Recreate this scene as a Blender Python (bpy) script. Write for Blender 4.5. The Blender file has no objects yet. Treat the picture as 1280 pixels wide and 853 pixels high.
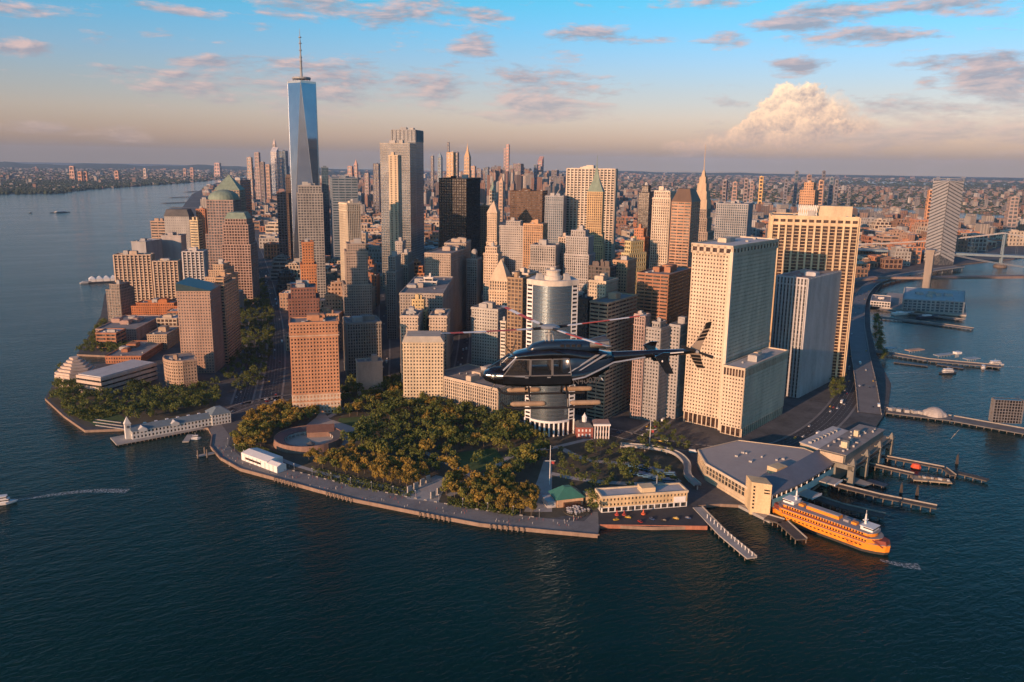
import bpy, bmesh, math, random
import numpy as np
from math import sin, cos, pi, radians, sqrt, atan2, hypot
rnd = random.Random(7)
scene = bpy.context.scene
COL = scene.collection

# ------------------------------------------------------------------ camera, world, sun, exposure
CAM = np.array([-182.0, -740.0, 269.2]); YAW, PIT, ROL, FPX = 0.5127, 0.2147, 0.0142, 1024.2
FW = np.array([sin(YAW)*cos(PIT), cos(YAW)*cos(PIT), -sin(PIT)])
RT0 = np.array([cos(YAW), -sin(YAW), 0.0]); UP0 = np.cross(RT0, FW)
RT = RT0*cos(ROL)+UP0*sin(ROL); UPV = -RT0*sin(ROL)+UP0*cos(ROL)
cam_d = bpy.data.cameras.new('camera'); cam_o = bpy.data.objects.new('camera', cam_d); COL.objects.link(cam_o)
cam_d.sensor_width = 36.0; cam_d.lens = 36.0*FPX/1280.0; cam_d.clip_start = 0.5; cam_d.clip_end = 250000
from mathutils import Matrix, Vector
m = Matrix.Identity(4)
for i in range(3):
    m[i][0] = RT[i]; m[i][1] = UPV[i]; m[i][2] = -FW[i]; m[i][3] = CAM[i]
cam_o.matrix_world = m
scene.camera = cam_o

SUN_AZ, SUN_EL = 249.0, 10.5        # degrees east of north / above the horizon
sd = bpy.data.lights.new('sun', 'SUN'); sd.energy = 4.9; sd.angle = radians(0.53); sd.color = (1.0, 0.56, 0.33)
so = bpy.data.objects.new('sun', sd); COL.objects.link(so)
sdir = Vector((sin(radians(SUN_AZ))*cos(radians(SUN_EL)), cos(radians(SUN_AZ))*cos(radians(SUN_EL)), sin(radians(SUN_EL))))
so.rotation_euler = sdir.to_track_quat('Z', 'Y').to_euler(); so.location = (-3000, -1500, 800)
scene.view_settings.view_transform = 'Standard'; scene.view_settings.look = 'None'
scene.view_settings.exposure = 0.4; scene.view_settings.gamma = 1.0
cy = scene.cycles
cy.max_bounces = 6; cy.diffuse_bounces = 2; cy.glossy_bounces = 3; cy.transmission_bounces = 4
cy.volume_bounces = 1; cy.transparent_max_bounces = 6; cy.caustics_reflective = False; cy.caustics_refractive = False
cy.use_denoising = True; cy.sample_clamp_indirect = 4.0

class NT:                               # tiny node helper
    def __init__(s, tree): s.t = tree; tree.nodes.clear()
    def n(s, kind, **kw):
        nd = s.t.nodes.new(kind)
        for k, v in kw.items():
            if k.startswith('i_'):
                key = k[2:]; key = int(key) if key.isdigit() else key.replace('_', ' ')
                s.put(nd.inputs[key], v)
            else: setattr(nd, k, v)
        return nd
    def put(s, sock, v):
        if isinstance(v, bpy.types.NodeSocket): s.t.links.new(v, sock)
        elif isinstance(v, bpy.types.Node): s.t.links.new(v.outputs[0], sock)
        else:
            if isinstance(v, tuple) and len(v) == 3 and sock.type == 'RGBA': v = v+(1.0,)
            sock.default_value = v
    def m(s, op, a, b=None, c=None, clamp=False):
        nd = s.t.nodes.new('ShaderNodeMath'); nd.operation = op; nd.use_clamp = clamp
        for i, v in enumerate((a, b, c)):
            if v is not None: s.put(nd.inputs[i], v)
        return nd.outputs[0]
    def mix(s, f, a, b, mode='MIX'):
        nd = s.t.nodes.new('ShaderNodeMix'); nd.data_type = 'RGBA'; nd.blend_type = mode
        s.put(nd.inputs[0], f); s.put(nd.inputs[6], a); s.put(nd.inputs[7], b); return nd.outputs[2]
    def ramp(s, f, stops, interp='LINEAR'):
        nd = s.t.nodes.new('ShaderNodeValToRGB'); nd.color_ramp.interpolation = interp; s.put(nd.inputs[0], f)
        e = nd.color_ramp.elements
        while len(e) < len(stops): e.new(0.5)
        for el, (p, c) in zip(e, stops): el.position = p; el.color = c if len(c) == 4 else tuple(c)+(1.0,)
        return nd.outputs[0]

def build_world():
    w = bpy.data.worlds.new('World'); scene.world = w; w.use_nodes = True
    N = NT(w.node_tree)
    geo = N.n('ShaderNodeNewGeometry')
    d = N.n('ShaderNodeVectorMath', operation='MULTIPLY', i_0=geo.outputs['Incoming'], i_1=(-1, -1, -1)).outputs[0]
    sp = N.n('ShaderNodeSeparateXYZ', i_0=d); X, Y, Z = sp.outputs
    Zc = N.m('MAXIMUM', Z, 0.012)
    cv = N.n('ShaderNodeCombineXYZ', i_0=X, i_1=Y, i_2=Zc)
    sky = N.n('ShaderNodeTexSky', sky_type='NISHITA', sun_disc=False, sun_elevation=radians(SUN_EL), sun_rotation=radians(SUN_AZ),
              altitude=200.0, air_density=1.0, dust_density=1.0, ozone_density=2.2, i_Vector=cv)
    # evening tint by elevation: rose-grey belt low down all round, upper sky darkened
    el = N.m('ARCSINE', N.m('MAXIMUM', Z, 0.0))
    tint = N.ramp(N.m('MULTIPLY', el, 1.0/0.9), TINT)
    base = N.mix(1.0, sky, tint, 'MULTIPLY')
    # thin clouds: azimuth / elevation in degrees, then in sixteenths of a degree as the banks below are listed
    az = N.m('MULTIPLY', N.m('ARCTAN2', X, Y), 180/pi); eld = N.m('MULTIPLY', el, 180/pi)
    fc = N.n('ShaderNodeCombineXYZ', i_0=N.m('MULTIPLY', az, 0.20), i_1=N.m('MULTIPLY', eld, 0.78), i_2=N.m('MULTIPLY', Z, 3.0))
    n1 = N.n('ShaderNodeTexNoise', i_Vector=fc, i_Scale=1.0, i_Detail=8.0, i_Roughness=0.62, i_Distortion=0.3).outputs[0]
    n2 = N.n('ShaderNodeTexNoise', i_Vector=fc, i_Scale=3.4, i_Detail=6.0, i_Roughness=0.68).outputs[0]
    n3 = N.n('ShaderNodeTexNoise', i_Vector=fc, i_Scale=0.33, i_Detail=3.0, i_Roughness=0.5).outputs[0]
    uv = N.n('ShaderNodeCombineXYZ', i_0=az, i_1=eld, i_2=0.0).outputs[0]
    def ae(px, py):
        dd = FW+RT*(px-640)/FPX-UPV*(py-426.5)/FPX
        return math.degrees(atan2(dd[0], dd[1])), math.degrees(math.asin(dd[2]/np.linalg.norm(dd)))
    k = math.degrees(1/FPX)
    def ell(vec, px, py, rx, ry):
        a0, e0 = ae(px, py); ax, ay = 1/(rx*k), 1/(ry*k)
        return N.n('ShaderNodeVectorMath', operation='MULTIPLY_ADD', i_0=vec, i_1=(ax, ay, 0), i_2=(-a0*ax, -e0*ay, 0)).outputs[0]
    mask = -0.7
    for (px, py, rx, ry, s) in CLOUDS:
        q = ell(uv, px, py, rx*1.15, ry*1.15)
        mask = N.m('MAXIMUM', mask, N.m('MULTIPLY_ADD', N.n('ShaderNodeVectorMath', operation='DOT_PRODUCT', i_0=q, i_1=q).outputs[1], -s, s))
    mask = N.m('MAXIMUM', mask, N.m('MULTIPLY_ADD', n3, 1.6, -1.25))          # scattered clouds all round the sky
    dens = N.m('ADD', N.m('MULTIPLY', mask, 0.42), N.m('ADD', N.m('MULTIPLY_ADD', n1, 2.0, -1.02), N.m('MULTIPLY_ADD', n2, 1.0, -0.5)))
    dens = N.m('MULTIPLY', dens, 2.4, clamp=True)
    # sunward edges pink, far sides blue-grey: compare the density a little sunward
    fs = N.n('ShaderNodeVectorMath', operation='ADD', i_0=fc, i_1=(-0.10, 0.16, 0))
    n1s = N.n('ShaderNodeTexNoise', i_Vector=fs, i_Scale=1.0, i_Detail=4.0, i_Roughness=0.6, i_Distortion=0.3).outputs[0]
    lit = N.m('MULTIPLY_ADD', N.m('SUBTRACT', n1, n1s), 5.5, 0.36, clamp=True)
    low = N.m('MULTIPLY', eld, 1/14.0, clamp=True)
    cgrey = N.mix(low, CG0, CG1); cpink = N.mix(low, CP0, CP1)
    ccol = N.mix(lit, cgrey, cpink)
    alpha = N.m('MULTIPLY', dens, N.m('MULTIPLY_ADD', eld, 0.14, 0.25, clamp=True))
    col = N.mix(N.m('MULTIPLY', alpha, 0.88), base, ccol)
    # the towering cumulus: puffs one before the other, edges broken by noise, lit from the sun's side
    wv = N.n('ShaderNodeVectorMath', operation='SCALE', i_0=uv, i_Scale=1.0).outputs[0]
    nw = N.n('ShaderNodeTexNoise', i_Vector=uv, i_Scale=1.1, i_Detail=8.0, i_Roughness=0.66).outputs[1]
    wv = N.n('ShaderNodeVectorMath', operation='ADD', i_0=uv, i_1=N.n('ShaderNodeVectorMath', operation='MULTIPLY_ADD', i_0=nw, i_1=(1.9, 1.7, 0), i_2=(-.95, -.85, 0)).outputs[0]).outputs[0]
    nf = N.n('ShaderNodeTexNoise', i_Vector=uv, i_Scale=3.2, i_Detail=6.0, i_Roughness=0.7).outputs[0]
    sh = 0.55; al = 0.0
    for (px, py, rx, ry, soft) in PUFFS:
        q = ell(wv, px, py, rx, ry)
        dd = N.n('ShaderNodeVectorMath', operation='DOT_PRODUCT', i_0=q, i_1=q).outputs[1]
        a = N.m('MULTIPLY', N.m('SUBTRACT', 1.0, dd), soft, clamp=True)
        si = N.m('ADD', N.m('MULTIPLY_ADD', N.n('ShaderNodeVectorMath', operation='DOT_PRODUCT', i_0=q, i_1=(-.40, .42, 0)).outputs[1], 1.0, .62), N.m('MULTIPLY_ADD', nf, 1.7, -.85), clamp=True)
        mx = N.n('ShaderNodeMix', i_0=a, i_2=sh, i_3=si); sh = mx.outputs[0]
        al = N.m('MAXIMUM', al, a)
    hgt = N.m('MULTIPLY', N.m('SUBTRACT', eld, 0.6), 1/4.6, clamp=True)
    clo = N.mix(sh, N.mix(hgt, CU0, CU1), N.mix(hgt, CU2, CU3))
    col = N.mix(N.m('MULTIPLY', al, N.m('MULTIPLY_ADD', hgt, 1.6, .24, clamp=True)), col, clo)
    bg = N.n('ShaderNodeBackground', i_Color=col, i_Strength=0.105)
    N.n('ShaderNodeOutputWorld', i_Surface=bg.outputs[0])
CG0, CG1, CP0, CP1 = (3.1, 2.6, 2.8), (2.2, 2.7, 3.5), (5.6, 3.9, 3.3), (5.4, 4.0, 4.1)      # far-side and sunward cloud colours, low and high
CU0, CU1, CU2, CU3 = (3.6, 2.6, 2.3), (3.6, 3.0, 3.0), (7.0, 4.2, 2.8), (10.2, 7.4, 5.0)       # cumulus: shaded low / high, sunlit low / high
PUFFS = [(1060, 158, 42, 12, 1.0), (1035, 145, 34, 26, 1.2), (980, 186, 100, 14, .8), (900, 180, 44, 12, 1.2), (860, 186, 40, 8, 1.0), (1005, 160, 42, 24, 1.5), (985, 175, 46, 16, 1.3), (930, 172, 28, 14, 1.6), (1000, 128, 34, 20, 2.0), (1012, 112, 16, 9, 1.8), (985, 120, 24, 15, 2.2), (965, 132, 18, 12, 2.2), (995, 140, 26, 16, 1.8), (950, 148, 18, 10, 2.0), (975, 152, 28, 14, 2.0), (940, 160, 20, 12, 2.0), (1010, 158, 18, 14, 1.8), (1052, 156, 14, 6, 1.6)]
# thin cloud banks in view: direction given by where they stand in the sky (pixel of the 1280 px photo), half sizes, weight
CLOUDS = [(500, 18, 55, 26, 1.0), (592, 56, 26, 12, .8), (395, 8, 60, 12, .7), (225, 12, 45, 8, .8), (20, 62, 30, 10, .9), (205, 44, 26, 7, .6), (255, 80, 42, 9, 1.0),
          (300, 104, 110, 14, .8), (400, 112, 110, 34, 1.0), (372, 84, 50, 11, .8), (545, 105, 70, 24, 1.0), (670, 118, 90, 30, 1.15), (740, 44, 45, 14, 1.0), (800, 50, 40, 6, .8), (702, 66, 32, 10, .9), (905, 50, 32, 10, 1.0),
          (990, 32, 52, 10, 1.1), (1070, 46, 95, 10, .9), (1140, 8, 120, 13, 1.2), (996, 85, 28, 10, .9), (1235, 77, 75, 9, 1.0), (1250, 100, 60, 18, 1.1), (1125, 130, 40, 9, .8), (1210, 142, 130, 20, 1.0), (1150, 165, 190, 22, .75), (1160, 104, 16, 7, .8),
          (50, 10, 50, 8, .5), (150, 90, 60, 6, .4), (600, 18, 30, 7, .6), (640, 96, 60, 10, .6), (160, 166, 34, 11, 1.0), (40, 160, 55, 7, .7), (590, 145, 60, 6, .4), (1000, 190, 200, 14, .5), (860, 2, 60, 8, .6)]
TINT = [(0.0, (.95, .70, .78)), (0.03, (1.26, .86, .95)), (0.058, (1.36, .97, 1.04)), (0.09, (1.20, 1.0, 1.12)), (0.128, (.95, 1.08, 1.33)), (0.166, (.66, 1.17, 1.46)), (0.209, (.42, 1.28, 1.45)), (0.4, (.36, .92, 1.2)), (1.0, (.33, .74, 1.05))]  # upper stops, above the view, darkened to cut ambient fill
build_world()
# ------------------------------------------------------------------ geometry helpers
def ray(px, py): return FW+RT*(px-640)/FPX-UPV*(py-426.5)/FPX
def G(px, py, z=2.5):                   # photo pixel -> point on the level z
    d = ray(px, py); t = (z-CAM[2])/d[2]; p = CAM+d*t; return (float(p[0]), float(p[1]))
def proj(x, y, z):
    d = np.array([x, y, z])-CAM; zc = max(d@FW, 1e-3); return 640+FPX*(d@RT)/zc, 426.5-FPX*(d@UPV)/zc
LAND = 2.5

class MB:
    def __init__(s): s.v = []; s.f = []; s.mi = []; s.cur = 0
    def face(s, pts):
        i = len(s.v); s.v += [tuple(p) for p in pts]; s.f.append(tuple(range(i, i+len(pts)))); s.mi.append(s.cur)
    def quads(s, V, Fs):
        i = len(s.v); s.v += [tuple(p) for p in V]
        for f in Fs: s.f.append(tuple(i+j for j in f)); s.mi.append(s.cur)
    def box(s, c, d, rz=0.0, bottom=True):
        x, y, z = d[0]/2, d[1]/2, d[2]/2; cr, sr = cos(rz), sin(rz)
        V = []
        for sz in (-z, z):
            for sx, sy in ((-x, -y), (x, -y), (x, y), (-x, y)):
                V.append((c[0]+sx*cr-sy*sr, c[1]+sx*sr+sy*cr, c[2]+sz))
        F = [(4, 5, 6, 7), (0, 1, 5, 4), (1, 2, 6, 5), (2, 3, 7, 6), (3, 0, 4, 7)]
        if bottom: F.append((3, 2, 1, 0))
        s.quads(V, F)
    def prism(s, pts, z0, z1, top=True, bottom=False):
        n = len(pts); V = [(p[0], p[1], z0) for p in pts]+[(p[0], p[1], z1) for p in pts]
        F = [(i, (i+1) % n, n+(i+1) % n, n+i) for i in range(n)]
        if top: F.append(tuple(range(n, 2*n)))
        if bottom: F.append(tuple(reversed(range(n))))
        s.quads(V, F)
    def taper(s, p0, z0, p1, z1, top=True):
        n = len(p0); V = [(p[0], p[1], z0) for p in p0]+[(p[0], p[1], z1) for p in p1]
        F = [(i, (i+1) % n, n+(i+1) % n, n+i) for i in range(n)]
        if top: F.append(tuple(range(n, 2*n)))
        s.quads(V, F)
    def tube(s, a, b, r0, r1=None, n=8, caps=True):
        r1 = r0 if r1 is None else r1
        a = Vector(a); b = Vector(b); ax = (b-a).normalized()
        u = ax.orthogonal().normalized(); w = ax.cross(u)
        V = [a+(u*cos(2*pi*k/n)+w*sin(2*pi*k/n))*r0 for k in range(n)]+[b+(u*cos(2*pi*k/n)+w*sin(2*pi*k/n))*r1 for k in range(n)]
        F = [(k, (k+1) % n, n+(k+1) % n, n+k) for k in range(n)]
        if caps: F += [tuple(reversed(range(n))), tuple(range(n, 2*n))]
        s.quads(V, F)
    def loft(s, rings, caps=True):
        n = len(rings[0]); V = [p for r in rings for p in r]; F = []
        for i in range(len(rings)-1):
            for k in range(n): F.append((i*n+k, i*n+(k+1) % n, (i+1)*n+(k+1) % n, (i+1)*n+k))
        if caps: F += [tuple(reversed(range(n))), tuple((len(rings)-1)*n+k for k in range(n))]
        s.quads(V, F)
    def lathe(s, c, prof, n=16):
        s.loft([[(c[0]+r*cos(2*pi*k/n), c[1]+r*sin(2*pi*k/n), c[2]+z) for k in range(n)] for r, z in prof])
    def build(s, name, mat, parent=None, org=None, smooth=False, kind=None, label=None):
        if not s.f: return None
        if org is None: org = tuple(parent['org']) if parent is not None and 'org' in parent else (0, 0, 0)
        me = bpy.data.meshes.new(name)
        me.from_pydata([(v[0]-org[0], v[1]-org[1], v[2]-org[2]) for v in s.v], [], s.f)
        mats = mat if isinstance(mat, (list, tuple)) else [mat]
        for mm in mats: me.materials.append(mm)
        if len(mats) > 1: me.polygons.foreach_set('material_index', s.mi)
        if smooth: me.polygons.foreach_set('use_smooth', [True]*len(me.polygons))
        me.update()
        o = bpy.data.objects.new(name, me); COL.objects.link(o)
        if parent is not None: o.parent = parent
        else: o.location = org
        if kind: o['kind'] = kind
        if label: o['label'] = label
        return o
def thing(name, label, cat, loc, group=None, rz=0.0):
    o = bpy.data.objects.new(name, None); COL.objects.link(o); o.location = loc; o.rotation_euler = (0, 0, rz); o.empty_display_size = 1
    o['label'] = label; o['category'] = cat; o['org'] = (0.0, 0.0, 0.0) if rz else tuple(float(v) for v in loc)
    if group: o['group'] = group
    return o
def tag(o, label, cat, group=None):
    o['label'] = label; o['category'] = cat
    if group: o['group'] = group
    return o
def dup(root, loc, rz, label=None, group=None):
    r = root.copy(); COL.objects.link(r); r.location = loc; r.rotation_euler = (0, 0, rz)
    if label: r['label'] = label
    if group: r['group'] = group
    for ch in list(root.children):
        c = ch.copy(); COL.objects.link(c); c.parent = r
        for g in list(ch.children):
            d = g.copy(); COL.objects.link(d); d.parent = c
    return r
def circle(c, r, n=24, a0=0.0): return [(c[0]+r*cos(a0+2*pi*k/n), c[1]+r*sin(a0+2*pi*k/n)) for k in range(n)]
def scale_poly(pts, s):
    cx = sum(p[0] for p in pts)/len(pts); cyy = sum(p[1] for p in pts)/len(pts)
    return [(cx+(p[0]-cx)*s, cyy+(p[1]-cyy)*s) for p in pts]
def inset(pts, d):                      # grow (+) or shrink (-) a convex CCW polygon by d metres
    n = len(pts); out = []
    for i in range(n):
        p0, p1, p2 = pts[i-1], pts[i], pts[(i+1) % n]
        e1 = Vector((p1[0]-p0[0], p1[1]-p0[1])).normalized(); e2 = Vector((p2[0]-p1[0], p2[1]-p1[1])).normalized()
        n1 = Vector((e1.y, -e1.x)); n2 = Vector((e2.y, -e2.x)); b = n1+n2
        k = d/max(0.25, 1+n1.dot(n2)); out.append((p1[0]+b.x*k, p1[1]+b.y*k))
    return out
def ccw(pts):
    a = sum(pts[i-1][0]*pts[i][1]-pts[i][0]*pts[i-1][1] for i in range(len(pts)))
    return pts if a > 0 else list(reversed(pts))
def inside(p, poly):
    c = False; n = len(poly); j = n-1
    for i in range(n):
        if (poly[i][1] > p[1]) != (poly[j][1] > p[1]) and p[0] < (poly[j][0]-poly[i][0])*(p[1]-poly[i][1])/(poly[j][1]-poly[i][1])+poly[i][0]: c = not c
        j = i
    return c
def along(pts, step):
    o = []; acc = 0
    for a, b in zip(pts[:-1], pts[1:]):
        a, b = Vector(a[:2]), Vector(b[:2]); L = (b-a).length; t = acc
        while t < L: o.append((a+(b-a)*t/L, (b-a)/L)); t += step
        acc = t-L
    return o
def Gp(pix, z=LAND): return [G(a, b, z) for a, b in pix]

# ------------------------------------------------------------------ materials (all procedural)
_M = {}
def mat(key, fn):
    if key not in _M:
        mm = bpy.data.materials.new(key); mm.use_nodes = True; fn(NT(mm.node_tree)); _M[key] = mm
    return _M[key]
def out(N, bsdf): N.n('ShaderNodeOutputMaterial', i_Surface=bsdf.outputs[0])
def paint(key, col, rough=0.7, var=0.25, scale=0.15, metal=0.0, spec=0.4, streak=True):
    def fn(N):
        tc = N.n('ShaderNodeTexCoord').outputs['Object']
        mp = N.n('ShaderNodeMapping', i_Vector=tc, i_Scale=(1, 1, 0.22 if streak else 1.0))
        a = N.n('ShaderNodeTexNoise', i_Vector=mp, i_Scale=scale, i_Detail=6.0, i_Roughness=0.65).outputs[0]
        b = N.n('ShaderNodeTexNoise', i_Vector=tc, i_Scale=scale*9, i_Detail=2.0).outputs[0]
        f = N.m('ADD', N.m('MULTIPLY', a, 0.75), N.m('MULTIPLY', b, 0.25))
        c = N.ramp(f, [(0.3, tuple(x*(1-var) for x in col)), (0.7, tuple(min(1, x*(1+var)) for x in col))])
        out(N, N.n('ShaderNodeBsdfPrincipled', i_Base_Color=c, i_Roughness=rough, i_Metallic=metal, i_Specular_IOR_Level=spec))
    return mat(key, fn)
def glass_mat(key, dark, light, rough=0.12, metal=0.0, fh=4.0, bw=3.0, flat=False):
    def fn(N):
        tc = N.n('ShaderNodeTexCoord').outputs['Object']
        sp = N.n('ShaderNodeSeparateXYZ', i_0=tc)
        q = N.n('ShaderNodeCombineXYZ', i_0=N.m('FLOOR', N.m('DIVIDE', sp.outputs[0], bw)), i_1=N.m('FLOOR', N.m('DIVIDE', sp.outputs[1], bw)), i_2=N.m('FLOOR', N.m('DIVIDE', sp.outputs[2], fh)))
        wn = N.n('ShaderNodeTexWhiteNoise', i_Vector=q).outputs[0]
        lo = N.n('ShaderNodeTexNoise', i_Vector=tc, i_Scale=0.03, i_Detail=2.0).outputs[0]
        f = N.m('ADD', N.m('MULTIPLY', wn, 0.12 if flat else 0.7), N.m('MULTIPLY', lo, 1.1 if flat else 0.45))
        c = N.ramp(f, [(0.35, dark), (0.95, light)])
        r = N.m('MULTIPLY_ADD', lo if flat else wn, 0.12, rough)
        b = N.n('ShaderNodeBsdfPrincipled', i_Base_Color=c, i_Roughness=r, i_Metallic=metal, i_Specular_IOR_Level=0.7)
        out(N, b)
    return mat(key, fn)
def wall(hexcol): return paint('masonry_%02d_%02d_%02d' % tuple(int(c*100) for c in hexcol), hexcol, rough=0.82, var=0.3, scale=0.07, spec=0.25)
LIME = (.44, .37, .29); CREAM = (.50, .42, .31); WHITE = (.62, .58, .52); GREY = (.30, .30, .30); LGREY = (.42, .41, .40); TAN = (.40, .30, .21); BRICK = (.36, .16, .085)
ORANGE = (.46, .22, .11); BROWN = (.20, .125, .085); DBROWN = (.11, .075, .06); RED = (.30, .11, .075); PINK = (.40, .27, .22); DARK = (.045, .042, .042); STEEL = (.32, .34, .36); GOLD = (.52, .42, .22)
GL = {'dark': glass_mat('dark_window_glass', (.012, .016, .02), (.11, .105, .095)),
      'black': glass_mat('black_window_glass', (.008, .008, .009), (.03, .026, .024), rough=.2),
      'blue': glass_mat('blue_window_glass', (.02, .05, .075), (.07, .13, .17), rough=.08),
      'teal': glass_mat('teal_window_glass', (.012, .032, .04), (.03, .06, .07), rough=.1),
      'brown': glass_mat('bronze_window_glass', (.03, .017, .012), (.085, .045, .028), rough=.2),
      'grey': glass_mat('grey_window_glass', (.06, .065, .07), (.16, .16, .16), rough=.15),
      'mirror': glass_mat('mirror_curtain_glass', (.21, .26, .33), (.30, .35, .42), rough=.05, metal=.85, flat=True),
      'mirror2': glass_mat('dim_mirror_glass', (.13, .16, .19), (.22, .25, .28), rough=.09, metal=.8, flat=True)}
M_ROOF = paint('flat_roof_gravel', (.24, .22, .205), .9, .35, .08, streak=False)
M_ROOFD = paint('dark_flat_roof', (.10, .10, .10), .9, .35, .08, streak=False)
M_ROOFL = paint('pale_roof_membrane', (.46, .45, .44), .8, .2, .08, streak=False)
M_MECH = paint('rooftop_plant_metal', (.36, .35, .33), .7, .25, .2)
M_COPPER = paint('green_copper_roof', (.20, .26, .20), .7, .3, .2)
M_CONC = paint('weathered_concrete', (.34, .32, .29), .85, .25, .1)
M_STEEL = paint('grey_painted_steel', (.28, .30, .31), .5, .2, .3)
M_WHITE = paint('white_paint', (.72, .71, .68), .5, .12, .2)
M_BLACK = paint('black_metal', (.02, .02, .022), .4, .3, .3)

# ------------------------------------------------------------------ building kit
ST = {'punch': dict(bw=3.3, pf=.52, fh=3.8, bf=.50, pd=.55, bd=.5), 'pier': dict(bw=3.2, pf=.42, fh=3.8, bf=.30, pd=.9, bd=.35), 'fin': dict(bw=6.0, pf=.30, fh=4.0, bf=.38, pd=1.6, bd=.3),
      'band': dict(bw=9.0, pf=.10, fh=4.0, bf=.52, pd=.3, bd=.5), 'glass': dict(bw=3.0, pf=.10, fh=4.0, bf=.12, pd=.22, bd=.18), 'grid': dict(bw=4.2, pf=.26, fh=4.2, bf=.32, pd=.6, bd=.55), 'solid': None}
def facade(wl, a, b, z0, z1, st, k):
    L = hypot(b[0]-a[0], b[1]-a[1])
    if L < 1.0 or z1-z0 < 1.5: return
    ux, uy = (b[0]-a[0])/L, (b[1]-a[1])/L; nx, ny = uy, -ux
    def P(t, o, z): return (a[0]+ux*t+nx*o, a[1]+uy*t+ny*o, z)
    bw, fh = st['bw']*k, st['fh']*k
    n = max(1, round(L/bw)); bw = L/n; pw = max(bw*st['pf'], 0.12); pd = st['pd']*(0.6+0.4*k); bd = st['bd']*(0.6+0.4*k)
    if st['pf'] > 0.01:
        for i in range(n+1):
            t = i*bw; w = pw/2
            if i == 0: t0, t1 = 0.0, max(w, .3)
            elif i == n: t0, t1 = L-max(w, .3), L
            else: t0, t1 = t-w, t+w
            wl.quads([P(t0, 0, z0), P(t0, pd, z0), P(t1, pd, z0), P(t1, 0, z0), P(t0, 0, z1), P(t0, pd, z1), P(t1, pd, z1), P(t1, 0, z1)],
                     [(1, 2, 6, 5), (0, 1, 5, 4), (2, 3, 7, 6), (4, 5, 6, 7)])
    nf = max(1, round((z1-z0)/fh)); fh = (z1-z0)/nf; bh = fh*st['bf']
    for j in range(nf+1):
        zz0 = z0+j*fh-bh*0.5; zz1 = zz0+bh
        zz0 = max(zz0, z0); zz1 = min(zz1, z1-.01)
        if zz1-zz0 < .05: continue
        wl.quads([P(0, 0, zz0), P(0, bd, zz0), P(L, bd, zz0), P(L, 0, zz0), P(0, 0, zz1), P(0, bd, zz1), P(L, bd, zz1), P(L, 0, zz1)],
                 [(1, 2, 6, 5), (4, 5, 6, 7), (0, 3, 2, 1)])
FOOT = []                               # footprints already taken: (centre, radius)
TOPS = []                               # (pixel x0, x1, pixel y of top, distance) of every building, for leaving out hidden ones
def tank(parent, c, z, r=2.2, h=4.0):
    mb = MB()
    mb.lathe((c[0], c[1], z+2.2), [(r, 0), (r, h), (0.15, h+1.4)], 10)
    for sx in (-1, 1):
        for sy in (-1, 1): mb.tube((c[0]+sx*r*.6, c[1]+sy*r*.6, z), (c[0]+sx*r*.6, c[1]+sy*r*.6, z+2.3), .18, n=4)
    return mb.build('water_tank', paint('tank_wood', (.16, .11, .075)), parent)
def rooftop(root, pts, z, rr, n=2, m=None, roofm=None):
    c = (sum(p[0] for p in pts)/len(pts), sum(p[1] for p in pts)/len(pts))
    rb = MB(); rb.prism(pts, z-.35, z+.02); og = tuple(root['org']); root = rb.build('roof', roofm or M_ROOF, root)
    pa = MB(); o = inset(pts, .75); i_ = inset(pts, -.5); N = len(pts)
    V = [(p[0], p[1], z-.6) for p in o]+[(p[0], p[1], z+1.2) for p in o]+[(p[0], p[1], z+1.2) for p in i_]+[(p[0], p[1], z+.02) for p in i_]
    F = []
    for k in range(N):
        k2 = (k+1) % N
        F += [(k, k2, N+k2, N+k), (N+k, N+k2, 2*N+k2, 2*N+k), (2*N+k, 2*N+k2, 3*N+k2, 3*N+k), (k2, k, 3*N+k, 3*N+k2)]
    pa.quads(V, F); pa.build('parapet', m or M_CONC, root, org=og)
    e = Vector((pts[1][0]-pts[0][0], pts[1][1]-pts[0][1])); rz = atan2(e.y, e.x)
    d = min(hypot(p[0]-c[0], p[1]-c[1]) for p in pts)
    for k in range(n):
        w, dd, h = min(d, 28)*rr.uniform(.28, .6), min(d, 28)*rr.uniform(.25, .5), rr.uniform(3, 7)
        mbx = MB(); ox, oy = rr.uniform(-.35, .35)*d, rr.uniform(-.3, .3)*d
        if not inside((c[0]+ox, c[1]+oy), inset(pts, -min(d*.3, 7))): ox = oy = 0; h += k*.31; w *= 1-.13*k; dd *= 1-.13*k
        mbx.box((c[0]+ox, c[1]+oy, z+h/2+.05), (w, dd, h), rz)
        mbx.box((c[0]+ox, c[1]+oy, z+h+.25), (w*.9, dd*.8, .4), rz)
        mbx.build('mechanical_penthouse', (m if rr.random() < .6 else M_MECH) or M_MECH, root, org=og)
    eq = MB()
    for k in range(rr.randint(6, 14)):
        ex, ey = c[0]+rr.uniform(-.8, .8)*d, c[1]+rr.uniform(-.8, .8)*d
        if not inside((ex, ey), inset(pts, -3.5)): continue
        eq.box((ex, ey, z+.9), (rr.uniform(1.2, 4), rr.uniform(1.2, 3), 1.7), rz)
    eq.build('rooftop_unit', M_MECH, root, org=og, kind='stuff')
def shaft(root, pts, z0, z1, style, wm, gm, k, name='wall'):
    gb, wb = MB(), MB()
    if style == 'solid': wb.prism(pts, z0, z1); wb.build(name, wm, root); return
    gb.prism(pts, z0, z1-.4); gb.build('window_glass', gm, root, kind='stuff')
    st = ST[style] if isinstance(style, str) else style
    for i in range(len(pts)): facade(wb, pts[i], pts[(i+1) % len(pts)], z0, z1, st, k)
    wb.build(name, wm, root)
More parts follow.
